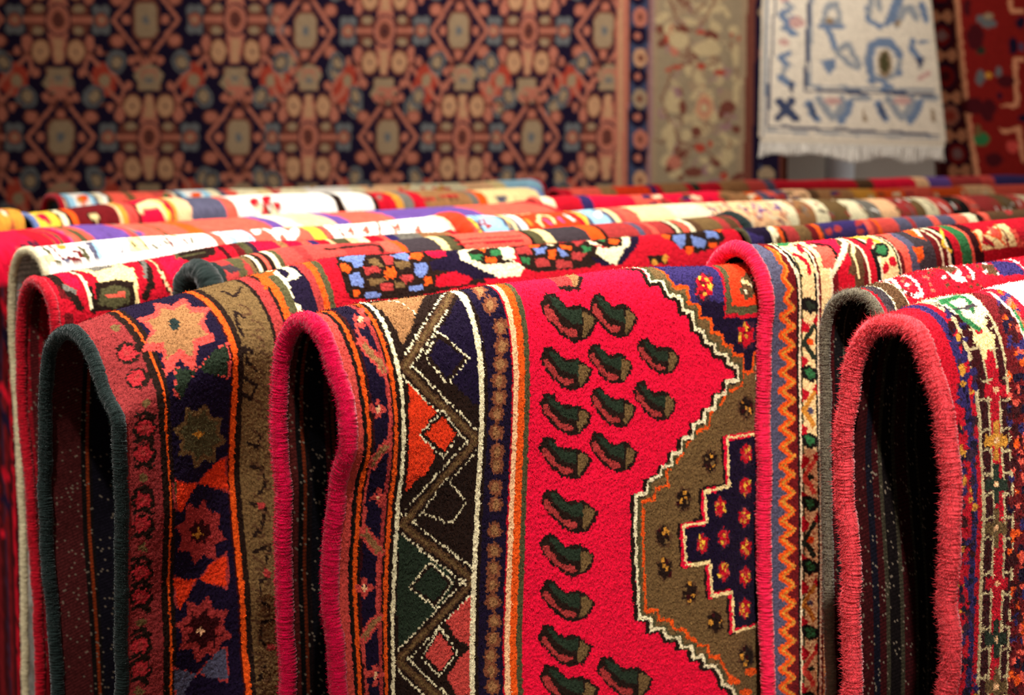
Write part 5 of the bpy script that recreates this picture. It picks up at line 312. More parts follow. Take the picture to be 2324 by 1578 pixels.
RUGS['I']["ops"] = [
['coral','b',-16,26],['vor','b',-40,38],['yel','b',38,53],['ind','b',53,65],['lblu','b',65,86],['lblu','b',86,143],['lblu','b',143,179],['slat','b',179,209],['crm','b',209,227],['slat','b',227,239],['wht','b',239,272],['vor','b',272,368],['vor','b',368,530],['crim','b',530,557],['yel','b',557,575],['slat','b',575,599],
['lblu','b',599,689],['slat','b',689,713],['crm','b',713,740],['salm','b',740,770],['coral','b',770,845],['crm','b',845,1040],['ivo','b',1040,1244],['pch','b',1244,1352],['pch','b',1352,1514],['pch','b',1514,1691],['ivo','b',1691,1781],['tan','b',1781,1904],['ivo','b',1904,2000],['khak','b',2000,2141],
['ivo','b',2141,2261],['gry','b',2261,2369],['pch','b',2369,2501],['rose','b',2501,2636],['khak','b',2636,2714],['ivo','b',2714,2819],['salm','b',2819,2927],['blk','b',2927,3074],['coral','b',3074,3149],['rose','b',3149,3341],['khak','b',3341,3488],['salm','b',3488,3596],['ivo','b',3596,3704],['salm','b',3704,9999],
['rose','l',6,62,122,110,131,86,143],['rose','l',6,110,80,92,116],['rose','l',6,86,92,62,122],['ind','l',3,107,-7,74,101,41,152],['ind','l',3,182,-7,185,95,170,146],['yel','l',3,203,-7,206,95,191,146],['gry','l',4,41,-7,20,110,17,158],['crm','l',7,383,68,341,122,344,143],['crm','l',7,383,68,419,86,410,134],
['purp','l',6,377,110,389,140],['gold','l',8,296,104,296,134],['wht','l',7,500,83,509,128],['crm','l',4,242,-7,308,47,419,-7],['purp','l',6,452,101,452,131],['yel','l',3,608,-7,575,134],['wht','e',662,95,18,3,-21,26],['ind','l',4,656,68,719,44,680,107],['crim','l',4,821,77,848,119],['purp','l',5,1478,122,1466,155],
['ivo','l',5,1232,128,1274,125],['rose','l',5,1499,152,1508,158],['pch','l',5,1595,137,1634,137],['ind','l',5,1409,71,1385,122],['purp','l',5,1511,167,1526,185],['ivo','l',5,1307,101,1313,131],['rose','l',5,1505,74,1520,77],['pch','l',5,1352,164,1361,188],['ind','l',5,1757,83,1757,107],['purp','l',5,1250,119,1292,116],
['ivo','l',5,1586,86,1571,131],['rose','l',5,1448,17,1394,80],['pch','l',5,1316,47,1277,113],['ind','l',5,1451,125,1484,122],['purp','l',5,1568,95,1553,140],['ivo','l',5,1253,134,1283,134],['rose','l',5,1340,179,1382,179],['pch','l',5,1568,182,1583,197],['ind','l',5,1268,110,1277,134],['purp','l',5,1691,86,1670,128],
['ivo','l',5,1532,134,1532,167],['rose','l',5,1607,59,1619,80],['pch','l',5,1484,98,1496,110],['ind','l',5,1262,143,1262,167],['purp','l',5,1223,155,1250,170],['ivo','l',5,1625,110,1649,125],['rose','l',5,1319,176,1343,182],['pch','l',5,1694,131,1730,131],['ind','l',5,1700,116,1679,155],['purp','l',5,1289,173,1328,188],
['ivo','l',5,1343,20,1307,71],['rose','l',5,1517,182,1538,182],['pch','l',5,1565,89,1553,113],['ind','l',5,1655,77,1640,116],['purp','l',5,1637,131,1682,131],['ivo','l',5,1580,167,1616,179],['rose','l',5,1394,17,1397,38],['pch','l',5,1613,80,1646,86],['ind','l',5,1283,77,1280,107],['purp','l',5,1469,89,1451,137],
['ivo','l',5,1478,179,1481,206],['rose','l',5,1697,149,1718,164],['pch','l',5,1772,86,1778,113],['ind','l',5,1367,155,1400,155],['purp','l',5,1592,137,1604,158],['ivo','l',5,1247,140,1253,167],['rose','l',5,1325,164,1352,179],['pch','l',5,1763,77,1760,110],['ind','l',5,1586,131,1601,131],['purp','l',5,1580,98,1580,110],
['ivo','l',5,1463,143,1460,164],['rose','l',5,1382,161,1382,188],['pch','l',5,1505,182,1541,206],['ind','l',5,1301,110,1292,140],['purp','l',5,1364,92,1382,89],['ivo','l',5,1706,188,1727,209],['rose','l',5,1463,140,1472,158],['pch','l',5,1382,98,1406,101],['ind','l',5,1427,179,1439,176],['purp','l',5,1712,80,1685,125],
['ivo','l',5,1571,104,1580,110],['rose','l',5,1361,164,1394,185],['pch','l',5,1685,185,1724,209],['ind','l',5,1799,92,1814,98],['purp','l',5,1535,140,1541,167],['ivo','l',5,1466,98,1469,116],['rose','l',5,1535,146,1559,149],['pch','l',5,1451,116,1451,134],['ind','l',5,1310,152,1340,152],['purp','l',5,1565,122,1571,143],
['ivo','l',5,1601,179,1640,179],['rose','l',5,1523,119,1517,137],['pch','l',5,1445,173,1460,194],['ind','l',5,1547,80,1574,89],['purp','l',5,1565,74,1523,125],['ivo','l',5,1304,71,1331,62],['rose','l',5,1637,188,1670,197],['pch','l',5,1697,146,1700,167],['ind','l',5,1439,104,1445,119],['purp','l',5,1313,143,1340,161],
['ivo','l',5,1220,146,1223,158],['rose','l',5,1673,161,1709,185],['pch','l',5,1418,80,1409,116],['ind','l',5,1367,110,1391,122],['purp','l',5,1529,146,1577,140],['ivo','l',5,1304,158,1337,158],['rose','l',5,1340,86,1325,131],['pch','l',5,1379,89,1394,107],['ind','l',5,1649,188,1691,209],['wht','l',6,2672,47,2657,95],
['khak','l',6,2486,152,2528,170],['rose','l',6,3350,209,3368,224],['gry','l',6,3293,191,3350,200],['brn','l',6,2594,185,2627,203],['wht','l',6,3536,128,3521,161],['khak','l',6,2768,98,2792,119],['rose','l',6,1967,95,1955,119],['gry','l',6,3098,152,3149,158],['brn','l',6,2081,59,2084,86],['wht','l',6,2879,149,2900,176],
['khak','l',6,3095,197,3113,212],['rose','l',6,3470,158,3488,176],['gry','l',6,1991,167,2024,173],['brn','l',6,3470,170,3491,191],['wht','l',6,3452,152,3458,164],['khak','l',6,1820,125,1817,155],['rose','l',6,2177,26,2216,20],['gry','l',6,2300,74,2273,113],['brn','l',6,3416,155,3458,167],['wht','l',6,3356,173,3365,194],
['khak','l',6,2189,23,2114,95],['rose','l',6,2978,134,2990,161],['gry','l',6,1829,146,1850,173],['brn','l',6,1814,131,1823,158],['wht','l',6,2315,146,2351,161],['khak','l',6,2567,179,2576,203],['rose','l',6,2252,119,2246,149],['gry','l',6,2606,167,2615,191],['brn','l',6,3164,176,3185,188],['wht','l',6,2597,41,2582,92],
['khak','l',6,3485,131,3500,161],['rose','l',6,2846,137,2843,155],['gry','l',6,2339,176,2384,200],['brn','l',6,3551,125,3548,143],['wht','l',6,1859,17,1835,65],['khak','l',6,2789,128,2783,161],['rose','l',6,1997,170,2024,188],['gry','l',6,1934,155,1976,164],['brn','l',6,2501,155,2522,176],['wht','l',6,2861,122,2876,152],
['khak','l',6,2492,146,2516,164],['rose','l',6,1883,110,1895,140],['gry','l',6,1850,119,1862,143],['brn','l',6,1952,146,1979,164],['wht','l',6,3410,176,3422,188],['khak','l',6,3020,86,3023,128],['rose','l',6,3110,113,3089,146],['gry','l',6,2594,131,2606,158],['brn','l',6,2318,158,2327,185],['wht','l',6,2960,125,2963,158],
['khak','l',6,2246,149,2276,176],['rose','l',6,2117,161,2144,182],['gry','l',6,1853,110,1850,143],['brn','l',6,2630,17,2537,104],['wht','l',6,3290,170,3299,194],['khak','l',6,3284,137,3305,152],['rose','l',6,1790,149,1802,155],['gry','l',6,3404,116,3416,149],['brn','l',6,2156,107,2144,140],]
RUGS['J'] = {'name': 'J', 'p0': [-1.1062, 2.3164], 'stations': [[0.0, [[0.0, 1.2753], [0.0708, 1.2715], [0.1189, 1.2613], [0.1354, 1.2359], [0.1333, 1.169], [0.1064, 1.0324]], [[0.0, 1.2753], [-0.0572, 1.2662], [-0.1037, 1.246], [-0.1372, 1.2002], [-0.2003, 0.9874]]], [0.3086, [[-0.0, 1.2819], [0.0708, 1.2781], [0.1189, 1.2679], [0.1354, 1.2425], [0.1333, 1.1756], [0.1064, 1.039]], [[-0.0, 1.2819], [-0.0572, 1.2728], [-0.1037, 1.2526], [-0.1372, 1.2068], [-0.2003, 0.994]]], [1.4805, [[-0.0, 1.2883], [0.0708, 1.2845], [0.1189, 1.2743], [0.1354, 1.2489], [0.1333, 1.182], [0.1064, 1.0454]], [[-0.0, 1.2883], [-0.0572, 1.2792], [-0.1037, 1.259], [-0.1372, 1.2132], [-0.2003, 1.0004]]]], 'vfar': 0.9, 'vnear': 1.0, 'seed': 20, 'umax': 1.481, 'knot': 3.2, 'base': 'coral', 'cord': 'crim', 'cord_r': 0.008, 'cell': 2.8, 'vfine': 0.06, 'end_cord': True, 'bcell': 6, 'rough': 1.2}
RUGS['J']["ops"] = [
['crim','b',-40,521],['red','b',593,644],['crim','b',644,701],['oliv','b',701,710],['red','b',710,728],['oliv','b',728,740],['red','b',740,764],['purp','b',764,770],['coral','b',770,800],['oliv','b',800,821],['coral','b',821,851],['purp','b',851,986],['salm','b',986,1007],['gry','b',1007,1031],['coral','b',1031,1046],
['coral','b',1046,1109],['oliv','b',1109,1133],['coral','b',1133,1208],['orng','b',1208,1268],['coral','b',1268,1547],['purp','b',1547,1601],['ivo','b',1601,1676],['pch','b',1676,1832],['purp','b',1832,1895],['coral','b',1895,2102],['purp','b',2102,2549],['coral','b',2549,9999],['dpur','p',572,254,602,218,650,212,650,242,608,245],
['purp','e',1028,212,15,3,-12,27],['dred','b',227,422],['mar','b',422,479],['dred','b',479,497],['mar','b',497,509],['dpur','b',509,518],['dred','b',518,530],['mar','b',530,542],['crim','b',542,551],['mar','b',551,560],['red','p',527,-25,680,-25,587,245,551,311,551,368,452,359],['crim','l',9,509,437,536,485],  # striped pile; maroon tones paint in the face's shade, red patch the lit top
['navy','l',9,518,530,536,578],['dred','l',9,530,626,539,674],['crim','l',9,512,719,539,767],['navy','l',9,518,812,536,860],['dred','l',9,527,908,533,956],['crim','l',9,506,998,530,1049],['navy','l',9,512,1094,527,1145],['dred','l',9,518,1190,524,1238],['crim','l',9,488,1238,506,1238],['navy','l',9,479,1238,488,1238],
['dred','l',9,470,1238,470,1238],['crim','l',9,437,1238,455,1238],['navy','l',9,428,1238,437,1238],['dred','l',9,419,1238,422,1238],]
RUGS['K'] = {'name': 'K', 'p0': [-0.9899, 2.9954], 'stations': [[0.0, [[-0.0, 1.2814], [0.0487, 1.2767], [0.0731, 1.2604], [0.0811, 1.2363], [0.0749, 1.148]], [[-0.0, 1.2814], [-0.0329, 1.2746], [-0.0537, 1.2574], [-0.0645, 1.2278], [-0.079, 1.1355]]], [0.2913, [[-0.0, 1.3022], [0.0487, 1.2975], [0.0731, 1.2812], [0.0811, 1.2571], [0.0749, 1.1688]], [[-0.0, 1.3022], [-0.0329, 1.2954], [-0.0537, 1.2782], [-0.0645, 1.2486], [-0.079, 1.1563]]], [0.4503, [[0.0, 1.302], [0.0487, 1.2973], [0.0731, 1.281], [0.0811, 1.2569], [0.0749, 1.1686]], [[0.0, 1.302], [-0.0329, 1.2952], [-0.0537, 1.278], [-0.0645, 1.2484], [-0.079, 1.1561]]], [1.32, [[0.0, 1.2965], [0.0487, 1.2918], [0.0731, 1.2755], [0.0811, 1.2514], [0.0749, 1.1631]], [[0.0, 1.2965], [-0.0329, 1.2897], [-0.0537, 1.2725], [-0.0645, 1.2429], [-0.079, 1.1506]]]], 'vfar': 0.6, 'vnear': 0.62, 'seed': 21, 'umax': 1.34, 'knot': 3.2, 'base': 'wht', 'cord': 'blue', 'cord_r': 0.007, 'cell': 3, 'vfine': 0.06, 'end_cord': True, 'bcell': 6}
RUGS['K']["ops"] = [
['blue','b',-40,-7],['blue','b',-40,-1],['yel','b',-1,98],['blk','b',98,113],['ivo','b',113,131],['dbrn','b',131,149],['orng','b',149,176],['dred','b',176,350],['pch','b',350,365],['gold','b',365,389],['salm','b',389,425],['dred','b',425,446],['red','b',446,593],['gold','b',593,614],['pch','b',614,686],
['slat','b',686,842],['coral','b',842,896],['wht','b',896,1412],['dbrn','b',1412,1460],['wht','b',1460,1625],['dbrn','b',1625,1652],['crim','b',1652,1751],['gold','b',1751,1799],['gry','b',1799,1856],['crim','b',1856,1916],['tan','b',1916,2207],['gry','b',2207,2249],['orng','b',2249,2309],['crm','b',2309,9999],
['red','p',17,71,59,47,65,122,56,158,41,146,29,110],['blk','p',221,119,260,116,275,143,263,170,233,170,215,149],['crm','p',227,131,254,128,269,149,251,167,230,161],['crm','p',449,98,545,20,575,41,566,122,584,197,551,194,539,140,509,125,461,146,440,146],['yel','l',6,551,56,560,119,569,191],['blk','l',4,578,101,584,152,590,197],
['slat','p',671,182,737,158,728,206,683,197],['oliv','e',998,125,23,3,-19,38],['oliv','e',1070,110,24,2,-34,59],['oliv','e',1100,152,24,2,-11,27],['oliv','e',1001,161,24,2,-9,24],['oliv','e',1031,182,24,2,-4,20],['oliv','e',1079,182,24,2,-4,21],['crim','e',998,125,20,2,-15,29],['crim','e',1070,110,18,3,-25,44],
['crim','e',1100,152,21,2,-9,21],['ivo','e',1001,161,21,0,-7,20],['crim','e',1031,182,21,2,-3,17],['ivo','e',1079,182,21,2,-3,17],['crim','l',9,1889,140,2135,119],['dbrn','l',3,1904,152,2129,140],['gry','e',1682,110,15,0,-12,18],['slat','e',2411,149,40,3,-12,23],]
RUGS['L'] = {'name': 'L', 'p0': [-1.1155, 3.602], 'stations': [[0.0, [[0.0, 1.2909], [0.0435, 1.2851], [0.0647, 1.2691], [0.0719, 1.2421], [0.069, 1.168]], [[0.0, 1.2909], [-0.0324, 1.2844], [-0.0502, 1.2687], [-0.0621, 1.2357], [-0.0739, 1.159]]], [1.5156, [[0.0, 1.2894], [0.0435, 1.2836], [0.0647, 1.2676], [0.0719, 1.2406], [0.069, 1.1665]], [[0.0, 1.2894], [-0.0324, 1.2829], [-0.0502, 1.2672], [-0.0621, 1.2342], [-0.0739, 1.1575]]]], 'vfar': 0.6, 'vnear': 0.62, 'seed': 22, 'umax': 1.536, 'knot': 4, 'base': 'ivo', 'cord': 'crim', 'cord_r': 0.008, 'cell': 3.5, 'vfine': 0.06, 'end_cord': True, 'bcell': 8}
RUGS['L']["ops"] = [
['crim','b',-40,-13],['ivo','b',-13,14],['slat','b',14,35],['lblu','b',35,65],['wht','b',65,146],['lblu','b',146,167],['slat','b',167,185],['ivo','b',185,212],['wht','b',212,230],['khak','b',230,260],['coral','b',260,341],['khak','b',341,386],['coral','b',386,485],['salm','b',485,593],['ivo','b',593,611],
['slat','b',611,641],['lblu','b',641,665],['wht','b',665,764],['lblu','b',764,803],['ivo','b',803,854],['slat','b',854,893],['coral','b',893,959],['ivo','b',959,1091],['crm','b',1091,1169],['salm','b',1169,1226],['ivo','b',1226,1394],['wht','b',1394,1673],['ivo','b',1673,1760],['pch','b',1760,2063],['ivo','b',2063,2480],
['pch','b',2480,2678],['crm','b',2678,2777],['lblu','b',2777,9999],['orng','e',113,101,29,2,-20,47],['gold','e',89,119,15,2,-8,21],['orng','e',719,107,27,2,-18,38],['grn','e',557,95,15,0,-14,29],['purp','e',1601,-25,86,0,0,12],['salm','e',1307,-25,17,0,0,0],['slat','e',1544,-25,18,0,0,0],['gold','e',1061,-25,17,0,0,0],
['coral','e',2309,107,19,0,-9,14],['salm','e',2129,2,20,0,-8,21],['slat','e',1760,-25,17,0,-2,12],['gold','e',1214,-25,16,0,0,0],['coral','e',1253,32,15,2,-21,35],['salm','e',2165,101,20,0,-9,14],['slat','e',2189,-1,18,0,-7,23],['gold','e',1415,-1,17,0,-5,18],['coral','e',2006,98,18,2,-9,14],['salm','e',2324,-25,20,12,0,12],
['slat','e',1832,53,17,3,-25,36],['gold','e',1712,-25,17,0,-2,0],['coral','e',1664,-25,18,0,0,0],['salm','e',2336,113,19,0,-8,12],['slat','e',1778,-25,18,0,0,12],['gold','e',2309,86,18,2,-15,23],['coral','e',2249,107,18,2,-7,12],['salm','e',1718,-25,16,14,-1,14],['slat','e',1859,-1,18,0,-14,32],['gold','e',1196,-25,17,0,0,0],
['coral','e',2210,-25,18,0,0,12],['salm','e',1034,-25,16,-2,0,12],['slat','e',1370,-25,16,0,0,12],['gold','e',1658,-25,16,0,-1,12],['coral','e',2516,14,18,3,-24,32],['salm','e',1571,-25,17,0,0,0],['slat','e',1913,-25,18,0,0,12],['gold','e',1475,11,15,3,-16,26],['coral','e',1430,-25,18,-2,0,12],['salm','e',2366,-1,20,0,-6,20],
['slat','e',1055,-25,15,0,0,0],['gold','e',2075,74,18,2,-21,29],['coral','e',1307,-25,16,0,0,0],['salm','e',1220,-25,17,0,0,0],['slat','e',1028,-25,15,2,0,12],['gold','e',2267,116,18,2,-8,12],['coral','e',2003,107,18,0,-8,12],]
RUGS['M'] = {'name': 'M', 'p0': [-1.1685, 2.8454], 'stations': [[0.0, [[0.0, 1.2938], [0.0499, 1.2919], [0.0725, 1.2805], [0.0789, 1.2477], [0.0695, 1.1803]], [[0.0, 1.2938], [-0.0399, 1.2869], [-0.065, 1.2651], [-0.089, 1.1682]]], [0.2084, [[-0.0, 1.2921], [0.0499, 1.2902], [0.0725, 1.2788], [0.0789, 1.246], [0.0695, 1.1786]], [[-0.0, 1.2921], [-0.0399, 1.2852], [-0.065, 1.2634], [-0.089, 1.1665]]]], 'vfar': 0.6, 'vnear': 0.62, 'seed': 23, 'umax': 0.208, 'knot': 4, 'base': 'gold', 'cord': 'gold', 'cord_r': 0.008, 'cell': 4, 'vfine': 0.06, 'bcell': 8}
RUGS['M']["ops"] = [
['salm','b',335,347],['ivo','b',347,356],['rose','b',356,365],['gold','p',326,128,368,131,353,215,311,212],]
RUGS['N'] = {'name': 'N', 'p0': [0.0419, 3.288], 'stations': [[0.0, [[-0.0, 1.2999], [0.0253, 1.296], [0.04, 1.2831], [0.0461, 1.2506], [0.0478, 1.1926]], [[-0.0, 1.2999], [-0.0135, 1.2945], [-0.0225, 1.2766], [-0.0253, 1.188]]], [0.6289, [[-0.0, 1.2943], [0.0253, 1.2904], [0.04, 1.2775], [0.0461, 1.245], [0.0478, 1.187]], [[-0.0, 1.2943], [-0.0135, 1.2889], [-0.0225, 1.271], [-0.0253, 1.1824]]], [2.0041, [[0.0, 1.2759], [0.0253, 1.272], [0.04, 1.2591], [0.0461, 1.2266], [0.0478, 1.1686]], [[0.0, 1.2759], [-0.0135, 1.2705], [-0.0225, 1.2526], [-0.0253, 1.164]]]], 'vfar': 0.6, 'vnear': 0.62, 'seed': 24, 'umax': 2.104, 'knot': 4, 'base': 'coral', 'cord': 'coral', 'cord_r': 0.006, 'cell': 3.5, 'ufine': 2.0, 'vfine': 0.04, 'bcell': 8}
RUGS['N']["ops"] = [
['ivo','b',-19,83],['crim','b',83,239],['ind','b',239,314],['red','b',314,578],['coral','b',578,767],['red','b',767,1181],['tan','b',1181,1382],['orng','b',1382,1466],['slat','b',1466,1529],['coral','b',1529,1592],['slat','b',1592,1679],['pch','b',1679,1856],['brn','b',1856,1928],['tan','b',1928,2225],
['gold','b',2225,2414],['orng','b',2414,2690],['coral','b',2690,2945],['orng','b',2945,3284],['pch','b',3284,3560],['coral','b',3560,9999],['ind','e',1955,125,36,0,0,8],['ivo','e',2603,83,38,2,-9,12],['brn','e',674,59,27,2,-11,14],['rose','e',1349,116,33,-2,-2,8],['khak','e',2669,128,42,3,-2,9],['ind','e',2225,128,39,2,0,8],
['ivo','e',1004,83,30,2,-6,9],['brn','e',1037,122,31,2,-2,8],['rose','e',767,104,29,0,-2,8],['khak','e',812,95,30,0,-3,9],['ind','e',1541,89,33,3,-6,9],['ivo','e',3242,89,44,3,-9,11],['brn','e',770,113,29,2,-2,8],['rose','e',2084,74,38,0,-9,12],['khak','e',3803,185,51,2,0,9],['ind','e',920,77,29,3,-6,11],
['ivo','e',986,71,30,3,-8,11],['brn','e',2450,83,39,0,-8,11],['rose','e',2711,80,40,3,-9,11],['khak','e',1064,119,31,2,-2,8],['ind','e',1733,101,37,0,-3,9],['ivo','e',2351,113,39,0,-3,9],['brn','e',1706,62,35,2,-12,14],['rose','e',2798,164,47,2,-1,8],['khak','e',3758,158,49,2,-1,11],['ind','e',1598,89,35,3,-4,9],
['ivo','e',2666,134,42,3,-1,9],['brn','e',941,56,29,3,-12,14],['rose','e',1613,104,34,3,-3,9],['khak','e',3101,128,43,0,-3,9],['ind','e',692,101,29,2,-3,9],['ivo','e',1820,110,36,2,-2,8],['brn','e',1211,92,33,-2,-4,11],['rose','e',1688,128,38,2,-2,8],['khak','e',890,86,29,2,-6,9],['ind','e',1085,110,32,2,-1,9],
['ivo','e',746,50,29,2,-17,18],['brn','e',1553,110,33,3,-2,8],['rose','e',767,74,29,2,-8,11],['khak','e',1184,77,31,0,-7,11],['ind','e',1958,149,36,2,0,8],['ivo','e',1973,149,36,2,0,8],['brn','e',1052,125,31,3,-2,8],['rose','e',1631,77,35,2,-8,11],['khak','e',2885,164,44,2,0,9],['ind','e',677,41,26,3,-23,24],
['ivo','e',2966,116,40,-2,-1,9],['brn','e',1343,8,45,-11,-23,33],['rose','e',728,86,29,2,-5,9],['khak','e',3788,191,51,2,0,9],['ind','e',2072,68,38,0,-12,14],['ivo','e',1487,116,33,2,-1,8],['brn','e',3182,143,45,2,-2,9],['rose','e',1229,98,33,-2,-3,9],['khak','e',1964,122,36,0,-2,9],['ind','e',1316,128,33,0,-2,9],
['ivo','e',3437,110,46,2,-3,9],['brn','e',1397,122,33,0,-2,8],['rose','e',1361,125,35,-2,-1,8],['khak','e',2084,128,38,0,0,8],['ind','e',2729,98,42,3,-4,9],['ivo','e',1409,65,33,0,-12,14],['brn','e',2642,134,39,2,-1,9],['rose','e',956,116,30,2,-2,8],['khak','e',1799,86,36,0,-4,9],['ind','e',1832,149,36,2,0,8],
['ivo','e',2231,125,39,2,-1,8],['brn','e',3530,182,48,0,0,9],['rose','e',2930,122,39,0,-2,9],['khak','e',2321,146,36,2,0,8],]
RUGS['O'] = {'name': 'O', 'p0': [0.108, 3.9183], 'stations': [[0.0, [[0.0, 1.291], [0.0261, 1.2873], [0.04, 1.2728], [0.0455, 1.2328], [0.048, 1.1406]], [[0.0, 1.291], [-0.0157, 1.2847], [-0.0245, 1.2646], [-0.0255, 1.1359]]], [0.6625, [[0.0, 1.2943], [0.0261, 1.2906], [0.04, 1.2761], [0.0455, 1.2361], [0.048, 1.1439]], [[0.0, 1.2943], [-0.0157, 1.288], [-0.0245, 1.2679], [-0.0255, 1.1392]]], [2.2783, [[-0.0, 1.2782], [0.0261, 1.2745], [0.04, 1.26], [0.0455, 1.22], [0.048, 1.1278]], [[-0.0, 1.2782], [-0.0157, 1.2719], [-0.0245, 1.2518], [-0.0255, 1.1231]]]], 'vfar': 0.6, 'vnear': 0.62, 'seed': 25, 'umax': 2.378, 'knot': 4, 'base': 'crim', 'cord': 'crim', 'cord_r': 0.006, 'cell': 4, 'ufine': 2.25, 'vfine': 0.04, 'bcell': 8}
RUGS['O']["ops"] = [
['crim','b',-22,71],['coral','b',71,287],['tan','b',287,404],['vor','b',404,653],['ind','b',653,701],['crim','b',701,749],['tan','b',749,956],['crim','b',956,1001],['dgrn','b',1001,1067],['crim','b',1067,1244],['tan','b',1244,1466],['salm','b',1466,1625],['slat','b',1625,1706],['crim','b',1706,1997],
['crim','b',1997,2507],['brn','b',2507,2681],['red','b',2681,3125],['pch','b',3125,3269],['purp','b',3269,3530],['rose','b',3530,3905],['salm','b',3905,4067],['ind','b',4067,9999],]
HANG = {}
HANG['herati'] = {'Y': 5.75, 'base': 'hn', 'knot': 5.5, 'corners': [[-2.3083, 3.0338], [1.0113, 3.0338], [1.0847, 0.3937], [-2.4759, 0.3937]], 'wave': 0.03, 'x0': -2.4759, 'z0': 3.0338}
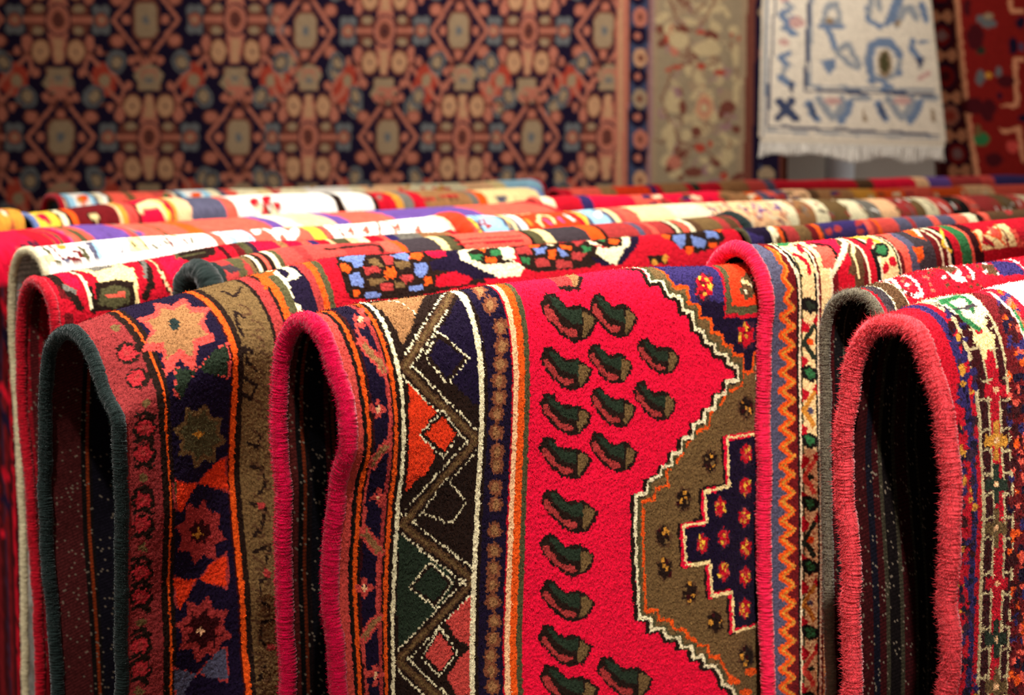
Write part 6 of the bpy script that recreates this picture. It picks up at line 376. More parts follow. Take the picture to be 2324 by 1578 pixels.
HANG['herati']["ops"] = [['hn','T','A',852,1511,1],['hn','T','B',1512,1511,1],['hn','T','A',2175,1511,1],['hn','T','B',2854,1511,0.95],['hn','T','A',3371,1511,0.85],['hn','T','B',3971,1511,0.88],['hn','T','A',4531,1511,0.82],['hn','T','B',5055,1511,0.82],['hn','T','A',5618,1511,0.82],['hn','T','B',829,2367,1],['hn','T','A',1496,2367,1],
['hn','T','B',2166,2367,1],['hn','T','A',2853,2367,0.95],['hn','T','B',3375,2449,0.85],['hn','T','A',3982,2449,0.88],['hn','T','B',4549,2449,0.82],['hn','T','A',5079,2449,0.82],['hn','T','B',5650,2449,0.82],['hn','T','A',804,3250,1],['hn','T','B',1479,3250,1],['hn','T','A',2157,3250,1],['hn','T','B',2852,3250,0.95],
['hn','T','A',3381,3250,0.85],['hn','T','B',3995,3250,0.88],['hn','T','A',4569,3250,0.82],['hn','T','B',5104,3250,0.82],['hn','T','A',5681,3250,0.82],['hn','T','B',779,4147,1],['hn','T','A',1462,4147,1],['hn','T','B',2148,4147,1],['hn','T','A',2852,4147,0.95],['hn','T','B',3385,4233,0.85],['hn','T','A',4007,4233,0.88],
['hn','T','B',4588,4233,0.82],['hn','T','A',5130,4233,0.82],['hn','T','B',5714,4233,0.82],['hs','b',5742,5843],['ht','b',5769,5796],['hn','b',5843,5856],['bs','b',5856,5985],['hb','b',5985,5998],['hl','b',5998,6032],['hk','b',6032,6066],['bt','b',6066,6734],['hk','b',6700,6741],['hb','b',6741,6808],['hn','b',6808,6903],
['bs','b',6862,6943],['hn','b',6943,7021],['hb','b',7021,7058],['hn','e',5904,1881,64,0,1,84],['ht','e',5916,1752,53,0,1,71],['hb','e',5916,1752,20,0,0,29],['hs','e',5898,1888,26,0,0,26],['hn','e',6883,1849,86,0,3,110],['hs','e',6887,2011,60,0,2,58],['hn','e',5908,2180,64,0,1,85],['hk','e',5920,2050,54,0,1,72],
['hb','e',5920,2050,20,0,0,29],['hs','e',5902,2187,26,0,0,26],['hn','e',6890,2148,87,0,2,111],['hk','e',6895,2311,60,0,2,59],['hn','e',5912,2482,64,0,1,86],['hs','e',5924,2350,54,0,1,72],['hb','e',5924,2350,20,0,0,30],['hs','e',5905,2488,26,0,0,26],['hn','e',6898,2449,87,0,3,112],['hs','e',6902,2614,60,0,2,60],
['hn','e',5916,2786,64,0,1,86],['ht','e',5928,2653,54,0,1,72],['hb','e',5928,2653,20,0,0,30],['hs','e',5909,2792,27,0,0,26],['hn','e',6906,2753,88,0,3,112],['hk','e',6910,2919,60,0,2,60],['hn','e',5920,3092,64,0,1,87],['hk','e',5932,2959,54,0,1,74],['hb','e',5932,2959,20,0,0,30],['hs','e',5913,3099,27,0,0,27],
['hn','e',6914,3059,88,0,3,114],['hs','e',6918,3226,61,0,2,60],['hn','e',5924,3401,64,0,1,88],['hs','e',5936,3266,54,0,1,74],['hb','e',5936,3266,20,0,0,30],['hs','e',5917,3408,27,0,0,27],['hn','e',6922,3367,88,0,3,114],['hk','e',6926,3536,62,0,2,61],['hn','e',5928,3712,65,0,1,88],['ht','e',5940,3577,54,0,1,74],
['hb','e',5940,3577,20,0,0,30],['hs','e',5921,3719,27,0,0,27],['hn','e',6930,3678,89,0,3,116],['hs','e',6934,3849,62,0,2,62],['hn','e',5932,4026,65,0,1,90],['hk','e',5944,3890,54,0,1,76],['hb','e',5944,3890,20,0,0,30],['hs','e',5925,4033,27,0,0,28],['hn','e',6938,3992,89,0,3,116],['hk','e',6943,4164,62,0,2,62],
['hn','e',5936,4343,66,0,1,90],['hs','e',5948,4205,55,0,1,76],['hb','e',5948,4205,20,0,0,31],['hs','e',5929,4350,28,0,0,28],['hn','e',6946,4308,90,0,3,118],['hs','e',6951,4481,62,0,2,62],['hn','e',5940,4662,66,0,1,90],['ht','e',5952,4523,55,0,1,76],['hb','e',5952,4523,21,0,0,31],['hs','e',5933,4669,28,0,0,28],
['hn','e',6955,4627,90,0,3,118],['hk','e',6959,4802,62,0,2,63],['bb','e',6197,3161,40,30,-26,34],['hl','e',6586,3411,34,29,-28,34],['hk','e',6089,2494,-34,32,-16,-17],['hb','e',6222,2208,-13,18,-54,-40],['bb','e',6627,3005,2,22,-36,3],['hk','e',6176,3718,-29,24,-18,-22],['hr','e',6181,3667,11,18,-20,12],
['bb','e',6373,2114,16,14,-38,45],['bb','e',6551,2159,-41,49,-48,-38],['hl','e',6557,2931,9,54,-26,4],['hk','e',6579,2143,22,58,-58,20],['hb','e',6311,2661,16,34,-61,26],['bb','e',6094,1922,5,52,-66,6],['hk','e',6391,2868,-13,53,-30,-8],['hr','e',6433,3019,8,12,-12,7],['bb','e',6646,2443,46,14,-10,32],
['bb','e',6141,3423,-26,50,-34,-18],['hl','e',6518,3604,-65,12,-8,-39],['hk','e',6678,2952,28,55,-39,18],['hb','e',6254,3556,-20,18,-16,-18],['bb','e',6560,2727,44,41,-16,16],['hk','e',6264,2595,16,24,-20,12],['hr','e',6659,3786,21,19,-14,16],['bb','e',6674,2816,44,32,-12,17],['bb','e',6613,3384,19,59,-46,14],
['hl','e',6458,3499,24,26,-33,31],['hk','e',6535,1753,52,4,-4,62],['hb','e',6457,3064,44,42,-33,34],['bb','e',6355,3733,62,18,-7,26],['hk','e',6132,1784,-34,20,-14,-22],['hr','e',6473,1990,2,22,-18,2],['bb','e',6212,2071,-14,24,-32,-20],['bb','e',6406,1826,-36,38,-45,-40],['hl','e',6549,1748,-26,30,-18,-14],
['hk','e',6204,3207,20,26,-42,31],['hb','e',6113,2531,22,26,-48,39],['bb','e',6398,2866,-14,62,-24,-6],['hk','e',6409,3256,-32,56,-30,-18],['hr','e',6412,2889,-12,2,-7,-28],['bb','e',6299,2384,66,14,-6,24],['bb','e',6146,3425,-16,54,-40,-12],['hl','e',6107,3066,16,38,-41,18],['hk','e',6324,2193,17,14,-27,30],
['hb','e',6532,3431,42,35,-27,32],['bb','e',6324,2735,49,12,-16,62],['hk','e',6381,2746,-36,38,-46,-42],['hr','e',6482,3306,-13,22,-27,-15],['bb','e',6494,2234,-16,60,-37,-10],['bb','e',6612,3743,42,54,-16,12],['hl','e',6276,2536,26,6,-10,44],['hk','e',6291,3700,54,18,-13,40],['hb','e',6680,3191,-10,28,-34,-12],
['bb','e',6494,2266,48,44,-24,25],['hk','e',6588,2045,-10,50,-29,-6],['hr','e',6255,2511,9,30,-20,6],['bb','e',6456,2307,20,20,-27,26],['bb','e',6221,3737,-20,7,-20,-56],['hl','e',6498,1771,-10,41,-22,-5],['hk','e',6504,2224,20,6,-12,43],['hb','e',6277,2667,58,24,-14,34],['bb','e',6586,3442,39,24,-12,19],
['hk','e',6337,2871,-25,17,-34,-47],['hr','e',6670,3572,10,2,-5,23],['bb','e',6648,3282,56,10,-4,28],['bb','e',6590,2986,-36,33,-30,-31],['hl','e',6287,2285,-10,34,-32,-10],['hk','e',6611,1877,-10,20,-40,-19],['hb','e',6198,2285,2,22,-22,2],['bb','e',6510,3084,-26,10,-9,-24],['hk','e',6414,2572,1,52,-54,0],
['hr','e',6149,3452,8,13,-10,6],['bb','e',6419,3031,3,28,-54,5],['bb','e',6201,3503,-26,52,-57,-28],['hl','e',6232,3347,-58,26,-20,-42],['hk','e',6674,2534,-46,44,-45,-46],['hb','e',6093,2454,-31,36,-38,-30],['bb','e',6469,2062,-55,30,-22,-39],['hk','e',6234,3817,-28,38,-46,-35],['hr','e',6620,2476,10,6,-10,16],
['bb','e',6431,3426,38,3,-2,26],['bb','e',6350,2931,18,12,-30,41],['hl','e',6170,3666,2,46,-63,2],['hk','e',6157,2223,-26,28,-38,-34],['hb','e',6553,3079,14,29,-36,17],['bb','e',6379,2276,46,5,-4,40],['hk','e',6594,2943,-33,46,-46,-32],['hr','e',6688,2506,-8,17,-10,-4],['bb','e',6447,2922,53,42,-18,22],
['bb','e',6550,3421,20,38,-20,10],['hl','e',6592,2762,-12,39,-37,-12],['hk','e',6462,3168,28,55,-50,24],['hb','e',6253,3356,48,32,-36,53],['bb','e',6623,3587,-7,23,-34,-11],['hk','e',6191,3460,21,26,-40,34],['hr','e',6213,2155,17,12,-16,20],['bb','e',6500,2420,43,28,-20,30],['bb','e',6162,1850,50,18,-14,36],
['hl','e',6632,3087,-4,20,-54,-12],['hk','e',6360,2764,-21,61,-36,-12],['hb','e',6471,2483,-12,34,-53,-18],['bb','e',6369,2791,30,2,-2,56],['hk','e',6479,2668,-5,30,-47,-8],['hr','e',6143,2742,8,12,-24,16],['bb','e',6280,2173,20,10,-12,26],['bb','e',6484,3495,0,31,-26,-1],['hl','e',6158,2565,-28,48,-26,-15],
['hk','e',6401,1906,30,8,-13,44],['hb','e',6217,2923,-23,53,-41,-18],['bb','e',6090,2352,17,30,-55,30],['hk','e',6546,1802,-28,31,-46,-40],['hr','e',6429,2104,-30,8,-4,-12],['bb','e',6571,3224,24,38,-24,14],['bb','e',6500,3090,38,6,-8,56],['hl','e',6250,1917,-22,26,-44,-36],['hk','e',6175,2364,6,24,-50,12],
['hb','e',6227,2501,-28,52,-36,-19],['bb','e',6470,2707,39,26,-20,30],['hk','e',6383,2356,-32,14,-12,-26],['hr','e',6337,2142,-10,6,-8,-12],['bb','e',6301,3113,8,30,-50,11],['bb','e',6539,2822,-7,36,-33,-7],['hl','e',6604,3165,-38,20,-17,-32],['hk','e',6588,2030,-22,45,-51,-24],['hb','e',6694,3562,18,26,-56,38],
['bb','e',6339,3771,-8,27,-38,-12],['hk','e',6248,2279,-34,44,-39,-29],['hr','e',6587,3548,-30,6,-7,-29],['bb','e',6402,3186,-16,41,-62,-25],['bb','e',6358,3107,14,31,-24,10],['hl','e',6157,1741,-16,18,-32,-26],['hk','e',6125,3049,16,20,-34,28],['hb','e',6370,3208,-22,32,-32,-22],['bb','e',6156,2448,-52,10,-13,-57],
['hk','e',6251,3025,-28,20,-31,-44],['hr','e',6168,2440,-10,30,-18,-6],['bb','e',6577,2303,30,47,-17,10],['bb','e',6187,2442,-22,20,-14,-16],['hl','e',6199,2916,-38,26,-35,-49],['hk','e',6454,2077,-52,19,-9,-22],['hb','e',6269,2250,-22,20,-27,-28],['bb','e',6621,3280,32,45,-26,18],['hk','e',6273,2623,60,14,-16,64],
['hr','e',6696,3646,-15,15,-20,-18],['bb','e',6208,3005,-61,26,-26,-56],['bb','e',6149,3213,38,20,-30,56],['hl','e',6408,1978,58,6,-4,52],['hk','e',6266,2021,49,9,-8,48],['hb','e',6690,3747,20,37,-42,22],['bb','e',6454,2551,35,21,-28,46],['hk','e',6281,3317,-28,12,-10,-22],['hk','l',5,6179,2564,6161,2606,6108,2583],
['hb','l',5,6235,2444,6190,2433,6204,2378],['bb','l',5,6158,2814,6203,2829,6185,2883],['hl','l',5,6126,2139,6130,2185,6072,2187],['hk','l',5,6279,2319,6303,2281,6352,2311],['hb','l',5,6466,2691,6472,2645,6530,2654],['bb','l',5,6476,2368,6440,2338,6479,2297],['hl','l',5,6519,2816,6519,2770,6577,2773],
['hk','l',5,6471,3635,6467,3683,6409,3676],['hb','l',5,6495,3738,6448,3730,6459,3672],['bb','l',5,6591,1922,6583,1878,6640,1870],['hl','l',5,6251,3264,6209,3285,6183,3233],['hk','l',5,6387,2233,6386,2279,6328,2275],['hb','l',5,6593,3041,6560,3007,6602,2969],['bb','l',5,6150,2323,6196,2315,6206,2371],
['hl','l',5,6208,2824,6193,2780,6248,2762],['hk','l',5,6385,2858,6431,2850,6441,2906],['hb','l',5,6527,2209,6485,2229,6461,2177],['bb','l',5,6338,3125,6316,3083,6368,3059],['hl','l',5,6247,3143,6204,3163,6180,3110],['hk','l',5,6093,2321,6060,2353,6020,2311],['hb','l',5,6209,3098,6257,3097,6258,3154],
['bb','l',5,6630,3013,6659,2977,6704,3014],['hl','l',5,6376,2924,6413,2896,6448,2942],['hk','l',5,6120,2464,6088,2497,6047,2456],['hb','l',5,6283,2598,6328,2614,6307,2667],['bb','l',5,6499,3696,6504,3743,6446,3748],['hl','l',5,6191,2408,6205,2364,6260,2382],['hk','l',5,6230,3307,6252,3348,6201,3374],
['hb','l',5,6440,3203,6418,3161,6470,3136],['bb','l',5,6154,3696,6181,3657,6229,3693],['hl','l',5,6380,3492,6341,3463,6377,3417],['hk','l',5,6184,2535,6204,2493,6256,2519],['hb','l',5,6339,1816,6363,1856,6313,1883],['bb','l',5,6200,2923,6171,2886,6217,2852],['hl','l',5,6343,2549,6389,2539,6402,2594],
['hk','l',5,6293,3101,6307,3146,6251,3161],['hb','l',5,6373,2093,6409,2123,6371,2165],['bb','l',5,6270,1963,6236,1994,6197,1952],['hl','l',5,6467,2847,6480,2803,6535,2820],['hk','l',5,6348,1901,6341,1856,6398,1850],['hb','l',5,6330,3266,6377,3260,6385,3317],['bb','l',5,6381,2237,6352,2272,6307,2236],
['hl','l',5,6369,2376,6407,2404,6373,2448],['hk','l',5,6325,3068,6343,3025,6397,3050],['hb','l',5,6543,3543,6558,3498,6614,3519],['bb','l',5,6332,3044,6377,3059,6357,3113],['hl','l',5,6554,3176,6551,3222,6492,3215],['hk','l',5,6352,2280,6365,2236,6420,2254],['hb','l',5,6346,3327,6388,3306,6414,3359],
['bb','l',5,6531,2500,6506,2539,6457,2507],['hl','l',5,6651,3586,6669,3630,6615,3651],['hk','l',5,6309,3343,6310,3295,6369,3300],['hb','l',5,6251,2636,6297,2625,6309,2681],['bb','l',5,6135,2285,6111,2245,6161,2218],['hl','l',5,6631,3675,6584,3684,6573,3626],['hk','l',5,6564,3729,6542,3771,6490,3741],
['hb','l',5,6213,2255,6222,2210,6278,2224],['bb','l',5,6172,2842,6215,2823,6239,2875],['hl','l',5,6210,3011,6164,3002,6175,2946],['hk','l',5,6645,2774,6598,2776,6595,2719],['hb','l',5,6620,3268,6649,3305,6603,3340],['bb','l',5,6547,2539,6593,2531,6603,2587],['hl','l',5,6642,2732,6601,2755,6572,2705],
['hk','l',5,6213,2289,6226,2333,6171,2347],['hb','l',5,6195,3222,6240,3237,6221,3291],['bb','l',5,6437,2947,6433,2901,6491,2898],['hl','l',5,6433,3634,6424,3681,6367,3668],['hk','l',5,6147,2916,6141,2962,6084,2954],['hb','l',5,6676,3622,6658,3578,6712,3558],['bb','l',5,6557,2224,6510,2228,6505,2172],
['hl','l',5,6304,2429,6272,2462,6231,2421],['hk','l',5,6370,3064,6417,3071,6408,3128],['hb','l',5,6385,1989,6431,1981,6441,2036],['bb','l',5,6410,2930,6392,2972,6339,2948],['hl','l',5,6504,3180,6544,3155,6574,3205],['hk','l',5,6414,2276,6381,2242,6423,2205],['hb','l',5,6127,3251,6111,3295,6056,3273],
['bb','l',5,6487,1997,6449,1971,6482,1926],['hl','l',5,6172,1806,6168,1851,6111,1845],['hk','l',5,6572,2518,6525,2511,6534,2455],['hb','l',5,6564,3742,6562,3789,6503,3784],['bb','l',5,6500,3329,6513,3284,6569,3302],['hl','l',5,6288,2693,6298,2648,6355,2662],['hk','l',5,6234,2717,6202,2682,6246,2645],
['hb','l',5,6567,2223,6543,2184,6593,2156],['bb','l',5,6203,2048,6157,2054,6149,1998],['hl','l',5,6467,3035,6512,3021,6530,3076],['hk','l',5,6186,2808,6139,2814,6132,2757],['hb','l',5,6254,3614,6284,3651,6237,3686],['hk','l',11.3,6152,2219,6201,2365,6315,2457,6416,2384,6497,2219],['hb','l',5,6152,2219,6201,2365,6315,2457,6416,2384,6497,2219],
['hk','l',11.3,6245,2219,6331,2329,6423,2238],['hb','l',5,6245,2219,6331,2329,6423,2238],['hk','l',11.3,6119,2494,6186,2613,6300,2659,6297,2521],['hb','l',5,6119,2494,6186,2613,6300,2659,6297,2521],['hk','l',11.3,6188,2724,6291,2696,6347,2659,6423,2715,6544,2678],['hb','l',5,6188,2724,6291,2696,6347,2659,6423,2715,6544,2678],
['hk','l',11.3,6143,2826,6088,2956,6147,3095,6235,3282,6340,3310,6406,3310,6560,3451],['hb','l',5,6143,2826,6088,2956,6147,3095,6235,3282,6340,3310,6406,3310,6560,3451],['hk','l',11.3,6340,3310,6276,3461,6154,3517],['hb','l',5,6340,3310,6276,3461,6154,3517],['hk','l',11.3,6142,2807,6188,2733],['hb','l',5,6142,2807,6188,2733],
['hk','l',11.3,6616,2521,6678,2770,6665,3049,6592,3142],['hb','l',5,6616,2521,6678,2770,6665,3049,6592,3142],['hb','e',6240,2448,47,0,0,41],['hr','e',6390,2462,38,0,0,18],['hr','e',6128,2512,16,0,0,37],['hs','e',6186,2586,33,0,1,56],['hr','e',6216,2719,47,0,0,16],['hr','e',6395,2715,32,0,0,23],['hr','e',6546,2761,47,0,0,18],
['bb','e',6222,2521,75,0,1,64],['bb','e',6439,2586,112,0,1,56],['ht','e',6429,3021,70,0,2,102],['hs','e',6429,3021,42,0,2,65],['bb','e',6429,3030,24,0,1,37],['hb','e',6608,3021,66,0,1,46],['bb','e',6164,2974,38,0,1,84],['hb','e',6259,3021,28,0,1,56],['hr','e',6397,3329,42,0,0,33],['bb','e',6291,3235,47,0,1,46],
['hs','e',6200,3442,57,0,1,56],['hb','e',6153,3489,24,0,0,28],['hb','e',6353,3517,76,0,1,38],['bb','e',6665,2632,28,0,2,83],['bb','e',6671,2909,28,0,2,93],['bb','e',6168,3254,34,0,2,112],]
HANG['white'] = {'Y': 5.35, 'base': 'wb', 'knot': 5.0, 'corners': [[0.8911, 2.5188], [1.3756, 2.5188], [1.5518, 1.3954], [0.8915, 1.4111]], 'wave': 0.015, 'fringe': True, 'x0': 0.8911, 'z0': 2.5188}
HANG['white']["ops"] = [['wg','l',32.8,3,499,12,1509,-1,1852,-6,2182],['wn','l',10.1,80,499,79,1254,64,1680,49,1939,54,2138,530,2160,1270,2199],['wn','l',11.3,308,499,318,1254,315,1595,311,1887,696,1896,1223,1913],['wg','l',11.3,329,499,340,1254,337,1595,340,1852,695,1870,1221,1883],['wg','l',7.6,46,2169,1271,2225],['wk','l',22.7,192,791,142,849,212,900],
['wg','l',17.6,137,682,190,715],['wr','e',218,816,56,0,2,42],['wk','l',20.2,173,1026,113,1059,157,1102],['wg','l',17.6,184,1110,133,1152],['wr','e',136,954,37,0,1,24],['wk','l',22.7,200,1085,150,1144,221,1195],['wg','l',17.6,145,975,198,1009],['wr','e',227,1110,56,0,1,42],['wk','l',20.2,181,1322,121,1356,166,1398],
['wg','l',17.6,192,1407,141,1449],['wr','e',144,1250,37,0,1,24],['wk','l',22.7,209,1381,158,1441,229,1492],['wg','l',17.6,153,1271,206,1305],['wr','e',235,1407,56,0,2,43],['wk','l',20.2,189,1620,129,1655,174,1697],['wg','l',17.6,200,1706,149,1749],['wr','e',152,1548,38,0,0,24],['wk','l',27.7,133,1792,213,1844],
['wn','l',17.6,204,1835,214,1878],['wn','l',27.7,129,1965,183,2017,123,2077],['wn','l',27.7,216,1956,174,2017,246,2077],['wk','l',27.7,340,1973,368,2043,396,2086],['wn','l',15.1,349,1982,387,2077],['wk','l',27.7,629,1973,605,2051,572,2095],['wg','l',27.7,409,1939,455,2008,510,2077,569,2008,575,1939],
['wr','e',506,1956,63,0,1,31],['hk','e',734,2077,18,0,1,28],['hk','l',10.1,732,2025,729,2060],['wg','l',17.6,645,1939,759,1939],['wk','l',27.7,831,1973,860,2043,888,2086],['wn','l',15.1,840,1982,878,2077],['wk','l',27.7,1120,1973,1097,2051,1064,2095],['wg','l',27.7,900,1939,946,2008,1001,2077,1060,2008,1066,1939],
['wr','e',997,1956,63,0,2,31],['hk','e',1225,2077,19,0,2,28],['hk','l',10.1,1223,2025,1220,2060],['wg','l',17.6,1136,1939,1250,1939],['wk','l',17.6,728,1305,739,1390,820,1441,897,1407,919,1305,958,1203],['wk','l',32.8,896,1390,927,1288,968,1220],['wg','l',17.6,804,1254,815,1322],['wg','l',20.2,738,1339,759,1220,811,1203],
['wg','l',25.2,941,1424,989,1322,1032,1305,1078,1381],['hk','l',12.6,941,1424,966,1398],['wk','l',25.2,1109,1288,1148,1390],['wg','p',415,1322,457,1262,518,1254,546,1322,558,1432,393,1432],['wb','p',451,1339,502,1305,530,1381,452,1390],['hk','e',466,1407,31,0,1,24],['wk','l',17.6,402,1437,558,1437],['wk','l',20.2,454,1449,501,1552,530,1620],
['wg','l',20.2,529,1612,597,1552,643,1629,690,1715],['wg','l',20.2,530,1620,593,1680,673,1732],['wk','p',400,1672,513,1655,524,1715,474,1783,446,1732],['wg','e',855,1680,138,0,6,142],['wb','e',855,1680,94,0,4,104],['wk','l',27.7,772,1569,759,1697,781,1818],['wk','l',27.7,806,1552,902,1552,966,1629],['hk','e',868,1697,50,0,4,98],
['oliv','e',864,1689,32,0,3,74],['wk','e',972,1766,25,0,1,28],['wk','l',15.1,834,1818,914,1852,853,1870],['wk','l',20.2,1058,1535,1052,1595,1116,1663],['wn','p',1081,1655,1151,1655,1119,1740],['wr','l',17.6,1113,1801,1182,1766],['wk','l',17.6,1120,1543,1155,1543],]
HANG['red'] = {'Y': 5.6, 'base': 'rd', 'knot': 5.5, 'corners': [[1.4527, 2.5682], [2.3006, 2.5682], [2.4165, 0.7632], [1.6603, 0.7632]], 'wave': 0.02, 'x0': 1.4527, 'z0': 2.5682}
HANG['red']["ops"] = [['rb','p',87,522,303,522,404,1580,597,2576,647,2853,276,2853,211,1312],['hn','e',263,1259,91,0,4,102],['rd','e',263,1259,72,0,4,76],['rd','e',263,1259,39,0,2,38],['hn','e',285,1571,92,0,4,102],['rd','e',285,1571,72,0,4,77],['hl','e',285,1571,40,0,2,38],['hn','e',326,1867,92,0,4,104],['rd','e',326,1867,72,0,4,78],
['rb','e',326,1867,40,0,2,39],['hn','e',375,2156,92,0,4,104],['hs','e',375,2156,72,0,4,78],['hr','e',375,2156,40,0,2,39],['hn','e',443,2439,92,0,5,105],['rd','e',443,2439,73,0,4,79],['hl','e',443,2439,40,0,2,40],['hn','e',493,2723,93,0,5,106],['rd','e',493,2723,73,0,4,80],['hl','e',493,2723,40,0,2,40],
['hn','e',238,994,90,0,4,100],['hs','e',238,994,72,0,4,76],['hr','e',238,994,39,0,2,38],['rp','e',225,1432,36,0,2,48],['rp','e',325,1432,36,0,2,48],['rp','e',275,1432,26,0,0,16],['rp','e',269,1714,36,0,2,48],['rp','e',369,1714,36,0,2,48],['rp','e',319,1714,26,0,1,16],['rp','e',319,2020,36,0,2,48],['rp','e',420,2020,36,0,2,48],
['rp','e',369,2020,26,0,1,16],['rp','e',368,2302,36,0,2,49],['rp','e',469,2302,36,0,2,49],['rp','e',419,2302,26,0,0,16],['rp','e',417,2567,36,0,2,49],['rp','e',518,2567,36,0,2,49],['rp','e',467,2567,26,0,0,16],['rp','e',199,1144,36,0,2,48],['rp','e',299,1144,36,0,2,48],['rp','e',249,1144,26,0,0,16],['rp','l',21.4,348,522,388,1312,424,1606,476,1939,538,2302,597,2576,647,2853],
['rp','l',17.6,903,1741,842,1750,877,2075,776,2093,725,2174,786,2274,895,2247,942,2485],['hg','e',589,1446,52,0,2,32],['hk','e',634,1428,39,0,1,26],['hg','e',637,1481,58,0,2,32],['dgrn','e',587,1678,30,0,2,32],['hg','e',592,1876,33,0,2,58],['gold','e',655,1858,26,0,1,26],['hg','e',727,1831,26,0,2,38],
['grn','e',622,2329,60,0,2,52],['khak','e',592,2265,26,0,2,46],['hn','e',827,1642,33,0,3,64],['hn','e',745,2011,20,0,1,26],['rb','e',541,1580,66,0,4,96],['rb','e',785,1903,66,0,2,45],['rb','e',546,2084,86,0,4,65],['rb','e',668,2120,66,0,4,85],['rb','e',722,2485,66,0,2,52],['hn','e',873,1472,33,0,2,44],
['bs','e',886,1651,20,0,2,32],['salm','e',856,2384,46,0,2,46],['rb','e',467,1366,32,0,3,64],['rd','e',799,2174,99,0,4,84],['hn','e',926,2174,33,0,2,32],['rp','l',15.1,783,1312,805,1392,885,1392],]
TILES = {}
